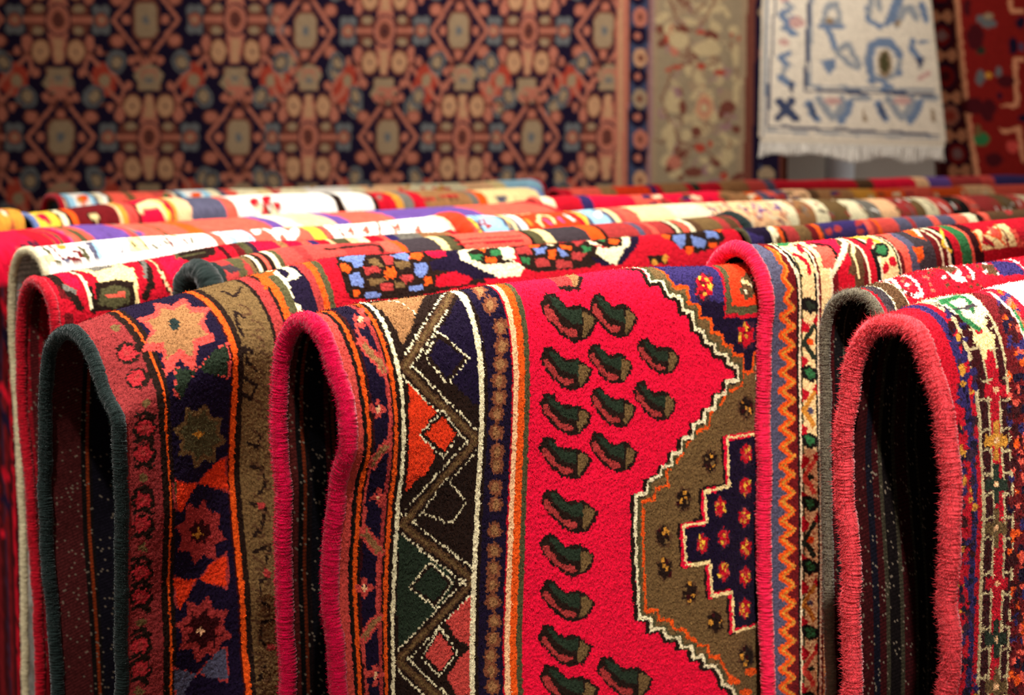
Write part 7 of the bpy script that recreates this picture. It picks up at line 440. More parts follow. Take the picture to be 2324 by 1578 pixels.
TILES['A'] = [['hr','e',-328,-428,85,-26,31,112],['hk','e',-328,-428,45,0,-2,50],['hg','e',-412,-305,59,24,-38,80],['hn','e',-407,-310,42,18,-28,58],['hk','e',-412,-310,34,14,-22,46],['hg','e',-229,-563,63,26,-38,79],['hn','e',-231,-563,46,19,-28,58],['hk','e',-231,-563,36,15,-20,43],['hs','l',15.1,-226,-183,-214,-265,-294,-346,-302,-382],
['hs','e',-227,-169,39,0,-2,55],['hs','l',12.6,-214,-265,-182,-364,-243,-455,-288,-491],['hb','l',11.3,-214,-251,-363,-246],['hb','e',-156,-69,73,0,-2,53],['hb','e',-41,-382,46,0,-2,36],['hs','e',-153,-392,28,0,-2,36],['hs','e',-299,-228,22,0,-2,36],['hk','e',-146,-82,42,0,-1,28],['hr','e',-364,432,84,26,-41,115],
['hk','e',-364,432,45,0,-2,51],['hg','e',-438,307,62,-26,32,80],['hn','e',-434,312,44,-18,23,60],['hk','e',-439,312,36,-14,18,47],['hg','e',-275,571,66,-27,32,82],['hn','e',-277,571,48,-20,24,60],['hk','e',-277,571,37,-15,18,44],['hs','l',15.1,-241,183,-235,266,-323,349,-334,386],['hs','e',-240,169,40,0,-2,56],
['hs','l',12.6,-235,266,-211,367,-280,460,-329,497],['hb','l',11.3,-234,252,-384,248],['hb','e',-161,68,73,0,-2,54],['hb','e',-71,386,47,0,-2,37],['hs','e',-184,395,28,0,-2,37],['hs','e',-318,229,22,0,-2,37],['hk','e',-153,82,42,0,-1,28],['hr','e',360,-428,84,26,-40,112],['hk','e',360,-428,45,0,-2,50],
['hg','e',435,-305,61,-24,32,80],['hn','e',431,-310,44,-18,24,58],['hk','e',435,-310,35,-14,18,46],['hg','e',272,-563,64,-26,32,79],['hn','e',273,-563,46,-19,24,58],['hk','e',273,-563,36,-15,18,43],['hs','l',15.1,240,-183,234,-265,320,-346,331,-382],['hs','e',240,-169,40,0,-2,55],['hs','l',12.6,234,-265,209,-364,277,-455,325,-491],
['hb','l',11.3,233,-251,382,-246],['hb','e',161,-69,72,0,-2,53],['hb','e',70,-382,46,0,-1,36],['hs','e',182,-392,28,0,-1,36],['hs','e',316,-228,22,0,-1,36],['hk','e',153,-82,42,0,-1,28],['hr','e',332,432,86,-26,32,115],['hk','e',332,432,45,0,-2,51],['hg','e',416,307,60,26,-38,80],['hn','e',411,312,43,18,-28,60],
['hk','e',416,312,34,14,-22,47],['hg','e',233,571,64,27,-38,82],['hn','e',235,571,46,20,-28,60],['hk','e',235,571,36,15,-20,44],['hs','l',15.1,228,183,215,266,297,349,305,386],['hs','e',228,169,39,0,-2,56],['hs','l',12.6,215,266,184,367,246,460,292,497],['hb','l',11.3,216,252,366,248],['hb','e',157,68,73,0,-2,54],
['hb','e',42,386,47,0,-2,37],['hs','e',155,395,28,0,-2,37],['hs','e',301,229,22,0,-1,37],['hk','e',147,82,42,0,-1,28],['hb','p',-55,-39,-251,-39,-254,38,-57,38],['hs','p',-74,-19,-252,-19,-253,18,-75,18],['hg','e',-351,-70,38,0,-2,40],['hg','e',-357,69,37,0,-2,40],['hg','e',-288,-70,38,0,-2,40],['hg','e',-293,69,38,0,-2,40],
['hg','e',-322,0,68,0,-4,82],['hb','e',-322,0,58,0,-2,56],['hs','e',-322,0,40,0,-2,38],['hk','e',-322,0,18,0,0,20],['hb','p',58,-39,254,-39,251,38,55,38],['hs','p',76,-19,253,-19,252,18,74,18],['hg','e',293,-70,38,0,-1,40],['hg','e',289,69,38,0,-2,40],['hg','e',357,-70,38,0,-2,40],['hg','e',352,69,38,0,-1,40],
['hg','e',323,0,68,0,-2,82],['hb','e',323,0,58,0,-2,56],['hs','e',323,0,40,0,-2,38],['hk','e',323,0,18,0,0,20],['hs','p',-72,-82,78,-82,60,-219,45,-328,-20,-328,-43,-219],['ht','p',-34,-146,45,-146,36,-319,-12,-319],['hb','e',-122,-236,82,0,-4,98],['ht','e',-122,-236,62,0,-4,80],['hn','e',-122,-236,12,0,0,12],
['hb','e',139,-236,82,0,-4,98],['ht','e',139,-236,62,0,-3,80],['hn','e',139,-236,12,0,0,12],['hk','p',-75,-355,102,-355,99,-410,138,-473,76,-536,21,-554,-36,-536,-103,-473,-68,-410],['hs','p',-49,-437,81,-437,75,-509,-37,-509],['hk','p',-40,-428,72,-428,60,-491,-23,-491],['hg','e',16,-432,42,0,0,16],
['hs','p',-78,82,72,82,44,220,21,330,-45,330,-60,220],['ht','p',-45,146,34,146,13,321,-36,321],['hb','e',-140,236,82,0,-4,100],['ht','e',-140,236,62,0,-3,81],['hn','e',-140,236,11,0,0,12],['hb','e',123,236,82,0,-4,100],['ht','e',123,236,62,0,-2,81],['hn','e',123,236,12,0,0,12],['hk','p',-102,358,76,358,69,414,105,478,36,543,-21,562,-77,543,-140,478,-100,414],
['hs','p',-82,441,50,441,37,516,-75,516],['hk','p',-72,432,40,432,24,497,-61,497],['hg','e',-16,437,42,0,-1,16],['hn','e',0,0,97,0,-4,121],['hs','e',0,0,86,0,-4,108],['hb','e',0,0,52,0,-2,66],['hn','e',0,0,26,0,-1,31],['hb','e',0,0,17,0,-1,20],]
TILES['B'] = [['hb','e',-216,-155,64,0,-2,52],['hs','e',-216,-154,48,0,-2,40],['hs','l',13.9,-252,0,-105,-174,51,-364],['hs','e',-100,-301,30,0,-2,31],['hs','e',-61,-364,28,0,-1,20],['hb','e',-46,-274,38,0,-2,54],['hs','l',11.3,14,-364,-55,-274,-91,-301],['hb','e',-229,156,64,0,-2,54],['hs','e',-229,154,48,0,-2,40],
['hs','l',13.9,-252,0,-119,174,24,367],['hs','e',-124,303,30,0,-1,32],['hs','e',-89,367,28,0,0,20],['hb','e',-66,275,38,0,-2,55],['hs','l',11.3,-14,367,-76,275,-114,303],['hb','e',228,-155,64,0,-2,52],['hs','e',228,-154,48,0,-2,40],['hs','l',13.9,253,0,118,-174,-24,-364],['hs','e',123,-301,30,0,-1,31],
['hs','e',88,-364,28,0,-1,20],['hb','e',66,-274,37,0,-2,54],['hs','l',11.3,14,-364,75,-274,114,-301],['hb','e',217,156,64,0,-2,54],['hs','e',217,154,48,0,-2,40],['hs','l',13.9,253,0,106,174,-51,367],['hs','e',102,303,30,0,-2,32],['hs','e',62,367,28,0,0,20],['hb','e',46,275,38,0,-2,55],['hs','l',11.3,-14,367,56,275,92,303],
['hs','e',-154,0,32,0,-1,35],['hs','e',154,0,32,0,-2,35],['hn','e',7,-174,58,0,-2,60],['hb','e',7,-174,48,0,-2,51],['hs','e',7,-174,34,0,-2,34],['hn','e',-6,174,58,0,-2,61],['hb','e',-6,174,48,0,-2,51],['hs','e',-6,174,34,0,-2,35],['hb','p',-69,-151,80,-151,111,-92,104,91,69,151,-80,151,-111,91,-104,-92],
['hk','p',-51,-128,61,-128,92,-82,86,82,52,128,-61,128,-92,82,-86,-82],['hg','e',0,0,28,0,-1,36],]
ORDER = ['D', 'E', 'C', 'P', 'G', 'F', 'B', 'H', 'A', 'I', 'J', 'K', 'L', 'M', 'N', 'O']
# ---------- helpers ----------
def lin(c):
    c = np.asarray(c, float)/255.0
    return np.where(c <= 0.04045, c/12.92, ((c+0.055)/1.055)**2.4)
PALL = {k: lin(v) for k, v in PAL.items()}
def link(name, me, mat, parent=None):
    o = bpy.data.objects.new(name, me); scene.collection.objects.link(o)
    if mat is not None: me.materials.append(mat)
    if parent is not None: o.parent = parent
    return o
def mesh_np(name, co, quads, colors=None, smooth=True, tris=None):
    me = bpy.data.meshes.new(name)
    co = np.ascontiguousarray(co, dtype=np.float32).reshape(-1, 3)
    nq = len(quads) if quads is not None else 0; nt = len(tris) if tris is not None else 0
    me.vertices.add(len(co)); me.vertices.foreach_set('co', co.ravel())
    loops = np.concatenate([np.asarray(quads, np.int32).ravel() if nq else np.zeros(0, np.int32), np.asarray(tris, np.int32).ravel() if nt else np.zeros(0, np.int32)])
    me.loops.add(len(loops)); me.loops.foreach_set('vertex_index', loops)
    me.polygons.add(nq+nt)
    me.polygons.foreach_set('loop_start', np.concatenate([np.arange(nq)*4, nq*4+np.arange(nt)*3]).astype(np.int32))
    me.polygons.foreach_set('loop_total', np.concatenate([np.full(nq, 4), np.full(nt, 3)]).astype(np.int32))
    me.polygons.foreach_set('use_smooth', np.full(nq+nt, smooth))
    if colors is not None:
        a = me.color_attributes.new('wool', 'FLOAT_COLOR', 'POINT')
        c4 = np.ones((len(co), 4), np.float32); c4[:, :3] = np.asarray(colors).reshape(-1, 3)
        a.data.foreach_set('color', c4.ravel())
    me.update(); me.validate()
    return me
def grid_quads(nu, nv, flip=False, closed=False):
    i, j = np.meshgrid(np.arange(nu-1), np.arange(nv if closed else nv-1), indexing='ij')
    j2 = (j+1) % nv
    q = np.stack([i*nv+j, (i+1)*nv+j, (i+1)*nv+j2, i*nv+j2], -1).reshape(-1, 4)
    return q[:, ::-1] if flip else q
def wool_material(name, sheen=0.05, grain=900.0, bump=0.22, rough=0.85, flat=None, attr=True, var=0.35):
    m = bpy.data.materials.new(name); m.use_nodes = True; nt = m.node_tree; N = nt.nodes; L = nt.links
    b = N['Principled BSDF']; b.inputs['Roughness'].default_value = rough
    b.inputs['Specular IOR Level'].default_value = 0.06
    b.inputs['Sheen Weight'].default_value = sheen; b.inputs['Sheen Roughness'].default_value = 0.4
    tc = N.new('ShaderNodeTexCoord'); no = N.new('ShaderNodeTexNoise'); no.inputs['Scale'].default_value = grain
    no.inputs['Detail'].default_value = 3.0; L.new(tc.outputs['Object'], no.inputs['Vector'])
    mr = N.new('ShaderNodeMapRange'); mr.inputs['From Min'].default_value = 0.25; mr.inputs['From Max'].default_value = 0.75
    mr.inputs['To Min'].default_value = 1.0-var; mr.inputs['To Max'].default_value = 1.0+var
    L.new(no.outputs['Fac'], mr.inputs['Value'])
    mx = N.new('ShaderNodeVectorMath'); mx.operation = 'SCALE'
    if attr:
        at = N.new('ShaderNodeAttribute'); at.attribute_name = 'wool'; L.new(at.outputs['Color'], mx.inputs[0])
    else: mx.inputs[0].default_value = tuple(lin(flat))
    L.new(mr.outputs['Result'], mx.inputs['Scale']); L.new(mx.outputs['Vector'], b.inputs['Base Color'])
    bp = N.new('ShaderNodeBump'); bp.inputs['Strength'].default_value = bump; bp.inputs['Distance'].default_value = 0.0012
    L.new(no.outputs['Fac'], bp.inputs['Height']); L.new(bp.outputs['Normal'], b.inputs['Normal'])
    return m
M_PILE = wool_material('wool_pile'); M_BACK = wool_material('knotted_back', sheen=0.0, bump=0.3)
M_CORD = wool_material('binding_wool', sheen=0.35, grain=1100, bump=0.5)
# ---------- knot charts ----------
def inside(pts, X, Y):
    r = np.zeros(X.shape, bool); n = len(pts)
    for i in range(n):
        x1, y1 = pts[i]; x2, y2 = pts[(i+1) % n]
        if y1 == y2: continue
        r ^= ((Y < y1) != (Y < y2)) & (X < (x2-x1)*(Y-y1)/(y2-y1)+x1)
    return r
def expand(ops):
    for op in ops:
        if op[1] == 's':
            n, inn, rot = op[2:5]; q, a, b = np.array(op[5:11], float).reshape(3, 2); pts = []
            for i in range(2*n):
                r = 1 if i % 2 == 0 else inn; t = rot+math.pi*i/n; pts += list(q+a*r*math.cos(t)+b*r*math.sin(t))
            yield [op[0], 'p']+pts
        elif op[1] == 'd':
            w_, on, of = op[2:5]; p = np.array(op[5:], float).reshape(-1, 2); d = np.r_[0, np.cumsum(np.hypot(*(p[1:]-p[:-1]).T))]; t = 0
            while t < d[-1]:
                yield [op[0], 'l', w_]+[float(np.interp(s_, d, p[:, m])) for s_ in (t, min(t+on, d[-1])) for m in (0, 1)]
                t += on+of
        elif op[1] == 'T':
            kd, cx, cy, sx = op[2:6]
            for o in TILES[kd]:
                o = list(o)
                if o[1] == 'e': o[2] = cx+o[2]*sx; o[3] += cy; o[4] *= sx; o[6] *= sx
                else:
                    for i in range(3 if o[1] == 'l' else 2, len(o), 2): o[i] = cx+o[i]*sx; o[i+1] += cy
                yield o
        else: yield op
def chart(ops, base, u0, u1, v0, v1, k):
    """paint a knot chart; op coordinates are half millimetres of (along rail, down the face)"""
    nu = int((u1-u0)/k)+1; nv = int((v1-v0)/k)+1
    A = np.tile(PALL[base].astype(np.float32), (nu, nv, 1))
    cu = u0+(np.arange(nu)+0.5)*k; cv = v0+(np.arange(nv)+0.5)*k
    for op in expand(ops):
        c = PALL[op[0]]
        if op[1] == 'b':
            a, b = op[2]/2000, op[3]/2000
            A[(cu >= a) & (cu < b)] = c
        elif op[1] == 'e':
            q, a, b = np.array(op[2:8], float).reshape(3, 2)/2000; det = a[0]*b[1]-a[1]*b[0]
            if abs(det) < 1e-9: continue
            ex = abs(a)+abs(b)
            i0, i1 = np.searchsorted(cu, [q[0]-ex[0]-k, q[0]+ex[0]+k]); j0, j1 = np.searchsorted(cv, [q[1]-ex[1]-k, q[1]+ex[1]+k])
            if i1 <= i0 or j1 <= j0: continue
            Y, X = np.meshgrid(cv[j0:j1], cu[i0:i1]); dx, dy = X-q[0], Y-q[1]
            A[i0:i1, j0:j1][((dx*b[1]-dy*b[0])/det)**2+((dy*a[0]-dx*a[1])/det)**2 < 1] = c
        elif op[1] == 'p':
            p = np.array(op[2:], float).reshape(-1, 2)/2000
            i0, i1 = np.searchsorted(cu, [p[:, 0].min()-k, p[:, 0].max()+k]); j0, j1 = np.searchsorted(cv, [p[:, 1].min()-k, p[:, 1].max()+k])
            if i1 <= i0 or j1 <= j0: continue
            Y, X = np.meshgrid(cv[j0:j1], cu[i0:i1])
            A[i0:i1, j0:j1][inside(p, X, Y)] = c
        else:
            r = op[2]/2000; p = np.array(op[3:], float).reshape(-1, 2)/2000
            for a, b in zip(p[:-1], p[1:]):
                i0, i1 = np.searchsorted(cu, [min(a[0], b[0])-r-k, max(a[0], b[0])+r+k]); j0, j1 = np.searchsorted(cv, [min(a[1], b[1])-r-k, max(a[1], b[1])+r+k])
                if i1 <= i0 or j1 <= j0: continue
                Y, X = np.meshgrid(cv[j0:j1], cu[i0:i1])
                d = b-a; L2 = max(1e-12, d@d); t = np.clip(((X-a[0])*d[0]+(Y-a[1])*d[1])/L2, 0, 1)
                A[i0:i1, j0:j1][np.hypot(X-a[0]-t*d[0], Y-a[1]-t*d[1]) < r] = c
    return A, cu, cv
def stepped(segs):
    out = [np.array([segs[0][0]])]
    for a, b, d in segs:
        n = max(1, int(round((b-a)/d))); out.append(np.linspace(a, b, n+1)[1:])
    return np.concatenate(out)
def hnoise(i, j, seed):
    n = (i.astype(np.int64)*374761393 + j.astype(np.int64)*668265263 + seed*1442695041) & 0xffffffff
    n = ((n ^ (n >> 13))*1274126177) & 0xffffffff
    return ((n ^ (n >> 16)) & 0xffff)/65535.0
def normals(P):
    a = np.gradient(P, axis=0); b = np.gradient(P, axis=1)
    n = np.cross(a, b); n /= np.linalg.norm(n, axis=-1, keepdims=True)+1e-9
    return n
def cord(name, pts, r, color, parent, pitch=0.0035, fuzz=0.0010, seed=1, flat=1.0, ns=14, wrap=0.03, blotch=None):
    """wool-wrapped edge: a tube along pts with wrapping ridges"""
    pts = np.asarray(pts, float); d = np.r_[0, np.cumsum(np.linalg.norm(pts[1:]-pts[:-1], axis=1))]
    step = max(0.0005, r*0.07); n = int(d[-1]/step); t = np.linspace(0, d[-1], n)
    c = np.stack([np.interp(t, d, pts[:, i]) for i in range(3)], 1)
    tg = np.gradient(gsm(c, 6), axis=0); tg /= np.linalg.norm(tg, axis=1, keepdims=True)
    nx = np.tile(ROD, (n, 1)); nz = np.cross(tg, nx); nz /= np.linalg.norm(nz, axis=1, keepdims=True); nx = np.cross(nz, tg)
    an = np.arange(ns)/ns*2*np.pi; T, Aa = np.meshgrid(t, an, indexing='ij')
    ph = 1.6*vnoise(T*90, Aa*0+9, seed+4)+0.35*vnoise(T*500, Aa*1.2, seed+5)
    rr = r*(1+wrap*vnoise(T*45, Aa*0.8, seed+6)*2*np.sin((T/pitch+ph+Aa/(2*np.pi))*2*np.pi)+0.10*(vnoise(T*60, Aa*0+3, seed)-0.5)+0.16*(vnoise(T*330, Aa*2.2, seed+1)-0.5))
    rr = rr+fuzz*1.3*(hnoise((T*1e5).astype(int), (Aa*100).astype(int), seed)-0.5)
    P = c[:, None]+(rr*np.cos(Aa)*flat)[..., None]*nx[:, None]+(rr*np.sin(Aa))[..., None]*nz[:, None]
    k = 0.72+0.34*vnoise(T/pitch*1.3, Aa*0.9, seed+2)+0.22*hnoise((T*1e5).astype(int), (Aa*100).astype(int), seed+3)
    C = PALL[color][None, None]*k[..., None]
    if blotch:
        for (a, b, cc) in blotch: C[(t > a) & (t < b)] = PALL[cc]*0.95
    me = mesh_np(name, P, grid_quads(n, ns, closed=True), C)
    return link(name, me, M_CORD, parent)
def fibres(name, base, nrm, color, parent, n, length, seed, width=0.00016, clump=0.5, order=False, mat=None):
    rg = np.random.default_rng(seed); i = np.arange(n) if order else rg.integers(0, len(base), n)
    p = base[i]+rg.normal(0, 0.0006, (n, 3)); d = nrm[i]+rg.normal(0, clump, (n, 3)); d /= np.linalg.norm(d, axis=1, keepdims=True)
    L = length*(0.3+rg.random(n)**2)[:, None]; side = np.cross(d, rg.normal(0, 1, (n, 3))); side /= np.linalg.norm(side, axis=1, keepdims=True); side *= width
    bend = rg.normal(0, 0.35, (n, 3))
    m = p+d*L*0.5; e = p+(d+bend*0.6)*L
    co = np.stack([p-side, p+side, m+side*0.8, m-side*0.8, e], 1).reshape(-1, 3); k = np.arange(n)[:, None]*5
    C = np.repeat(np.asarray(color)[i] if np.ndim(color) > 1 else np.tile(color, (n, 1)), 5, axis=0)
    me = mesh_np(name, co, k+np.array([[0, 1, 2, 3]]), C, tris=k+np.array([[3, 2, 4]]))
    o = link(name, me, mat or M_CORD, parent); o['kind'] = 'stuff'
    return o
def build_rug(R, label, group=None):
    F = rug_frame(R); us, vs = F[0], F[1]; k = R['knot']/1000.0; sd = R['seed']; um = R['umax']
    root = bpy.data.objects.new('draped_rug', None); scene.collection.objects.link(root)
    root.location = (R['p0'][0], R['p0'][1], 0.62); root['label'] = label; root['category'] = 'rug'
    root['group'] = 'rugs draped over the rails'
    off = np.array(root.location)
    A, cu, cv = chart(R['ops'], R['base'], -0.02, um+0.02, -R['vfar'], R['vnear'], k)
    d = R.get('cell', 1.3)/1000.0; uf = min(um, R.get('ufine', um)); vf = R.get('vfine', 0.4)
    U = stepped([(0, uf, d)]+([(uf, um, 0.01)] if um-uf > 0.01 else []))
    V = stepped([(-R['vfar'], -0.07, 0.012), (-0.07, -R.get('vtop', 0.05), d*2), (-R.get('vtop', 0.05), vf, d), (vf, R['vnear'], 0.012)])
    uu, vv = np.meshgrid(U, V, indexing='ij')
    P = rug_points(R, F, uu, vv); Nn = normals(P)
    if (Nn[:, -1]@ACR).mean() < 0: Nn = -Nn; flip = True
    else: flip = False
    wob = R.get('wob', 0.45)*k
    su = uu+wob*(vnoise(uu/k*0.7, vv/k*0.7, sd)-0.5)*2; sv = vv+wob*(vnoise(uu/k*0.7, vv/k*0.7, sd+9)-0.5)*2
    iu = np.clip(((su+0.02)/k).astype(int), 0, len(cu)-1); iv = np.clip(((sv+R['vfar'])/k).astype(int), 0, len(cv)-1)
    C = A[iu, iv]
    kn = hnoise(iu, iv, sd+3); vx = hnoise(np.round(uu/0.0007).astype(int), np.round(vv/0.0007).astype(int), sd+4)
    row = vnoise(uu*4, vv/k*0.45, sd+6)
    C = C*(0.60+0.26*kn+0.48*vx+0.12*row)[..., None]
    h = R.get('rough', 1.0)*(0.0007*(kn-0.5)+0.0009*(vx-0.5)+0.0003*(vnoise(uu/0.006, vv/0.006, sd+7)-0.5))
    P = P+Nn*h[..., None]
    me = mesh_np('pile', P-off, grid_quads(len(U), len(V), flip=not flip), C)
    link('pile', me, M_PILE, root)
    if R.get('tufts'):
        rg = np.random.default_rng(sd); ok = np.argwhere((vv > -0.03) & (vv < vf) & (uu < uf)); sel = ok[rg.integers(0, len(ok), R['tufts'])]
        bp_ = P[sel[:, 0], sel[:, 1]]-off; bn = Nn[sel[:, 0], sel[:, 1]]; bc = C[sel[:, 0], sel[:, 1]]*(0.75+0.6*rg.random((len(sel), 1)))
        n = len(sel); tuft_len = R.get('tlen', 0.0016); fibres('wool_tufts', bp_, bn, bc, root, n, tuft_len, sd, width=R.get('twid', 0.00038), clump=0.65, order=True, mat=M_PILE)
    # underside
    th = R.get('thick', 0.007)
    Ub = stepped([(0, min(0.35, um), R.get('bcell', 2.0)/1000)]+([(0.35, um, 0.02)] if um > 0.37 else [])); Vb = stepped([(-R['vfar'], -R.get('bv', 0.45), 0.012), (-R.get('bv', 0.45), 0.08, R.get('bcell', 2.0)/1000), (0.08, R['vnear'], 0.012)])
    ub, vb = np.meshgrid(Ub, Vb, indexing='ij'); Pb = rug_points(R, F, ub, vb); Nb = normals(Pb)*(-1 if flip else 1); Pb = Pb-Nb*th
    iu = np.clip(((ub+0.02)/k).astype(int), 0, len(cu)-1); iv = np.clip(((vb+R['vfar'])/k).astype(int), 0, len(cv)-1)
    Cb = A[iu, iv]*R.get('backk', 0.4)+0.006  # per-rug factor paints the shade inside the arches into the underside colour
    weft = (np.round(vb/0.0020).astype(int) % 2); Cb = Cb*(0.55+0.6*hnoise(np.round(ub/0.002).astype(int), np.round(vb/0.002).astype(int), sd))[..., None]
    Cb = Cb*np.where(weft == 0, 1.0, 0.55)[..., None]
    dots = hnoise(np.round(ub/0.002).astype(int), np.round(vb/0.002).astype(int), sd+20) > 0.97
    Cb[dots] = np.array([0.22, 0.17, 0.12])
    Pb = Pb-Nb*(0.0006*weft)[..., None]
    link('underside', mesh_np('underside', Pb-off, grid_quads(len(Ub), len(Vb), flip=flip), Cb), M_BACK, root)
    # edges
    r = R.get('cord_r', 0.008)
    vE = np.arange(-R['vfar'], R['vnear'], 0.003)
    for ue, want in ((0.0, True), (um, R.get('end_cord', False))):
        if not want: continue
        uE = np.full_like(vE, ue); E = rug_points(R, F, uE, vE)
        E2 = rug_points(R, F, np.clip(uE+(0.002 if ue == 0 else -0.002), 0, um), vE); tg = np.gradient(E, axis=0); nn = np.cross(tg, np.tile(ROD, (len(vE), 1))); nn /= np.linalg.norm(nn, axis=1, keepdims=True)
        if (nn[-1]@ACR) < 0: nn = -nn
        E = E-nn*(r*0.55)+ROD*(0.0 if ue == 0 else -0.002)
        lw = R.get('lump', 0.0008); rg = np.array([vnoise(vE*28, vE*0+1, sd+31)-0.5, vnoise(vE*28, vE*0+7, sd+32)-0.5]).T*2*lw
        E = E+nn*rg[:, :1]+ROD*rg[:, 1:]
        cord('edge_binding', E-off, r, R['cord'], root, pitch=R.get('pitch', 0.0035), seed=sd, wrap=R.get('wrap', 0.028), ns=R.get('cns', 16), blotch=R.get('blotch'))
        if R.get('fuzz') and ue == 0:
            sel = (vE > -0.42) & (vE < 0.42); a = np.random.default_rng(sd).random(60)*6.283
            r2_ = np.random.default_rng(sd+1)
            tgs = tg/np.linalg.norm(tg, axis=1, keepdims=True); bs = []; ns_ = []
            for q in a:
                dd = nn*math.cos(q)-ROD*abs(math.sin(q)); bs.append((E-off+dd*r*0.9+tgs*r2_.uniform(-0.0016, 0.0016, (len(E), 1)))[sel]); ns_.append(dd[sel])
            fibres('loose_fibres', np.concatenate(bs), np.concatenate(ns_), PALL[R['cord']], root, R['fuzz'], R.get('flen', 0.0035), sd, width=0.00022, clump=0.6)
    return root

LABELS = {
 'D': 'front rug, hot pink edge, red field of little green boots and stepped tan medallion',
 'E': 'rug with crimson edge and orange zigzag border, overlapping the boot-patterned red rug',
 'C': 'rug with dark teal edge, navy border of eight-pointed stars and orange bow ties',
 'P': 'rug end showing purple patch with cream outline and orange stripes, behind the orange zigzag rug',
 'G': 'nearest rug at right, shaggy coral edge around a wide black opening',
 'F': 'red rug with grey-brown edge and white vine lines, tucked behind the coral-edged rug',
 'B': 'red and cream rug with red edge, just behind the teal-edged star rug at left',
 'H': 'long coral rug with charcoal bars and rolled dark teal corner, behind the star rug',
 'A': 'ivory-edged cream rug with fine vines, second arch up at the far left',
 'I': 'rug with rounded red end and light blue flower border, continuing the cream rug row',
 'J': 'coral red rug with purple patches, between the cream rug and the white flower rug',
 'K': 'white rug with one round red and cream flower, pale blue left end and yellow border',
 'L': 'farthest left rug, red rounded end and pale blue squares, under the navy hanging',
 'M': 'small golden and pale stub of rug at the left frame edge behind the coral rug',
 'N': 'blurred long coral and tan rug in the second row from the back at right',
 'O': 'blurred red rug with short tan breaks, topmost in the far right rows',
}
RAILS = [
 ('D', 0.22, 1.25, -0.010, 0.012, 'steel rail carrying the red boot-patterned front rug'),
 ('C', 0.36, 2.2, -0.020, 0.012, 'steel rail carrying the teal-edged star rug'),
 ('G', 0.16, 0.75, 0.010, 0.016, 'steel rail carrying the shaggy coral-edged rug'),
 ('F', 0.14, 0.75, 0.010, 0.012, 'steel rail carrying the grey-edged white vine rug'),
 ('B', 0.18, 0.64, 0.000, 0.012, 'steel rail carrying the red and cream rug'),
 ('H', 0.16, 1.15, 0.000, 0.018, 'steel rail carrying the long coral rug'),
 ('A', 0.16, 0.72, -0.010, 0.014, 'steel rail carrying the ivory-edged cream rug'),
 ('I', 0.12, 1.95, 0.010, 0.022, 'steel rail carrying the rounded red-ended rug'),
 ('J', 0.12, 1.20, -0.010, 0.014, 'steel rail carrying the coral rug with purple patches'),
 ('K', 0.16, 1.32, 0.000, 0.016, 'steel rail carrying the white flower rug'),
 ('L', 0.12, 1.50, 0.000, 0.014, 'steel rail carrying the farthest pale rug'),
 ('M', 0.06, 0.26, 0.000, 0.014, 'short steel rail carrying the golden stub of rug'),
 ('N', 0.12, 2.05, 0.010, 0.024, 'steel rail carrying the blurred coral and tan rug'),
 ('O', 0.12, 2.30, 0.010, 0.020, 'steel rail carrying the topmost blurred red rug'),
]
# ---------- the room ----------
def plain(name, rgb, rough=0.8, scale=4.0, var=0.06, metallic=0.0):
    m = bpy.data.materials.new(name); m.use_nodes = True; N = m.node_tree.nodes; L = m.node_tree.links; b = N['Principled BSDF']
    b.inputs['Roughness'].default_value = rough; b.inputs['Metallic'].default_value = metallic
    tc = N.new('ShaderNodeTexCoord'); no = N.new('ShaderNodeTexNoise'); no.inputs['Scale'].default_value = scale; no.inputs['Detail'].default_value = 6
    L.new(tc.outputs['Object'], no.inputs['Vector']); cr = N.new('ShaderNodeValToRGB')
    c = lin(rgb); cr.color_ramp.elements[0].color = (*(c*(1-var*2)), 1); cr.color_ramp.elements[1].color = (*np.minimum(1, c*(1+var*2)), 1)
    L.new(no.outputs['Fac'], cr.inputs['Fac']); L.new(cr.outputs['Color'], b.inputs['Base Color'])
    return m
def box(name, lo, hi, mat, parent=None):
    x0, y0, z0 = lo; x1, y1, z1 = hi
    co = [(x0,y0,z0),(x1,y0,z0),(x1,y1,z0),(x0,y1,z0),(x0,y0,z1),(x1,y0,z1),(x1,y1,z1),(x0,y1,z1)]
    q = [(0,3,2,1),(4,5,6,7),(0,1,5,4),(1,2,6,5),(2,3,7,6),(3,0,4,7)]
    return link(name, mesh_np(name, co, q, smooth=False), mat, parent)
M_WALL = plain('taupe_wall_paint', (214, 205, 192)); M_FLOOR = plain('grey_floor', (96, 86, 76), rough=0.5, scale=9); M_STEEL = plain('brushed_steel', (120, 118, 112), rough=0.35, metallic=0.9, scale=40)
M_POLE = plain('pale_painted_metal', (226, 234, 240), rough=0.4, scale=12)
o = box('floor', (-4.5, -2.0, -0.1), (6.5, 6.2, 0.0), M_FLOOR); o['kind'] = 'structure'
o = box('wall_back', (-4.5, 6.1, 0.0), (6.5, 6.2, 3.9), M_WALL); o['kind'] = 'structure'
def tube(name, a, b, r, mat, parent=None, ns=24, origin=None):
    a = np.array(a, float); b = np.array(b, float); d = b-a; L_ = np.linalg.norm(d); d /= L_
    x = np.cross(d, [0, 0, 1.0]); x = np.array([1.0, 0, 0]) if np.linalg.norm(x) < 1e-3 else x/np.linalg.norm(x); y = np.cross(d, x)
    an = np.arange(ns)/ns*2*np.pi; ring = np.cos(an)[:, None]*x+np.sin(an)[:, None]*y
    ts = [(0, 0.0), (0, 0.85), (0.04*r/r*r, 1.0), (L_-0.04*r, 1.0), (L_, 0.85), (L_, 0.0)]
    P = np.array([a+d*t+ring*r*s for t, s in ts]); 
    if origin is not None: P = P-np.array(origin)
    return link(name, mesh_np(name, P, grid_quads(len(ts), ns, closed=True)), mat, parent)
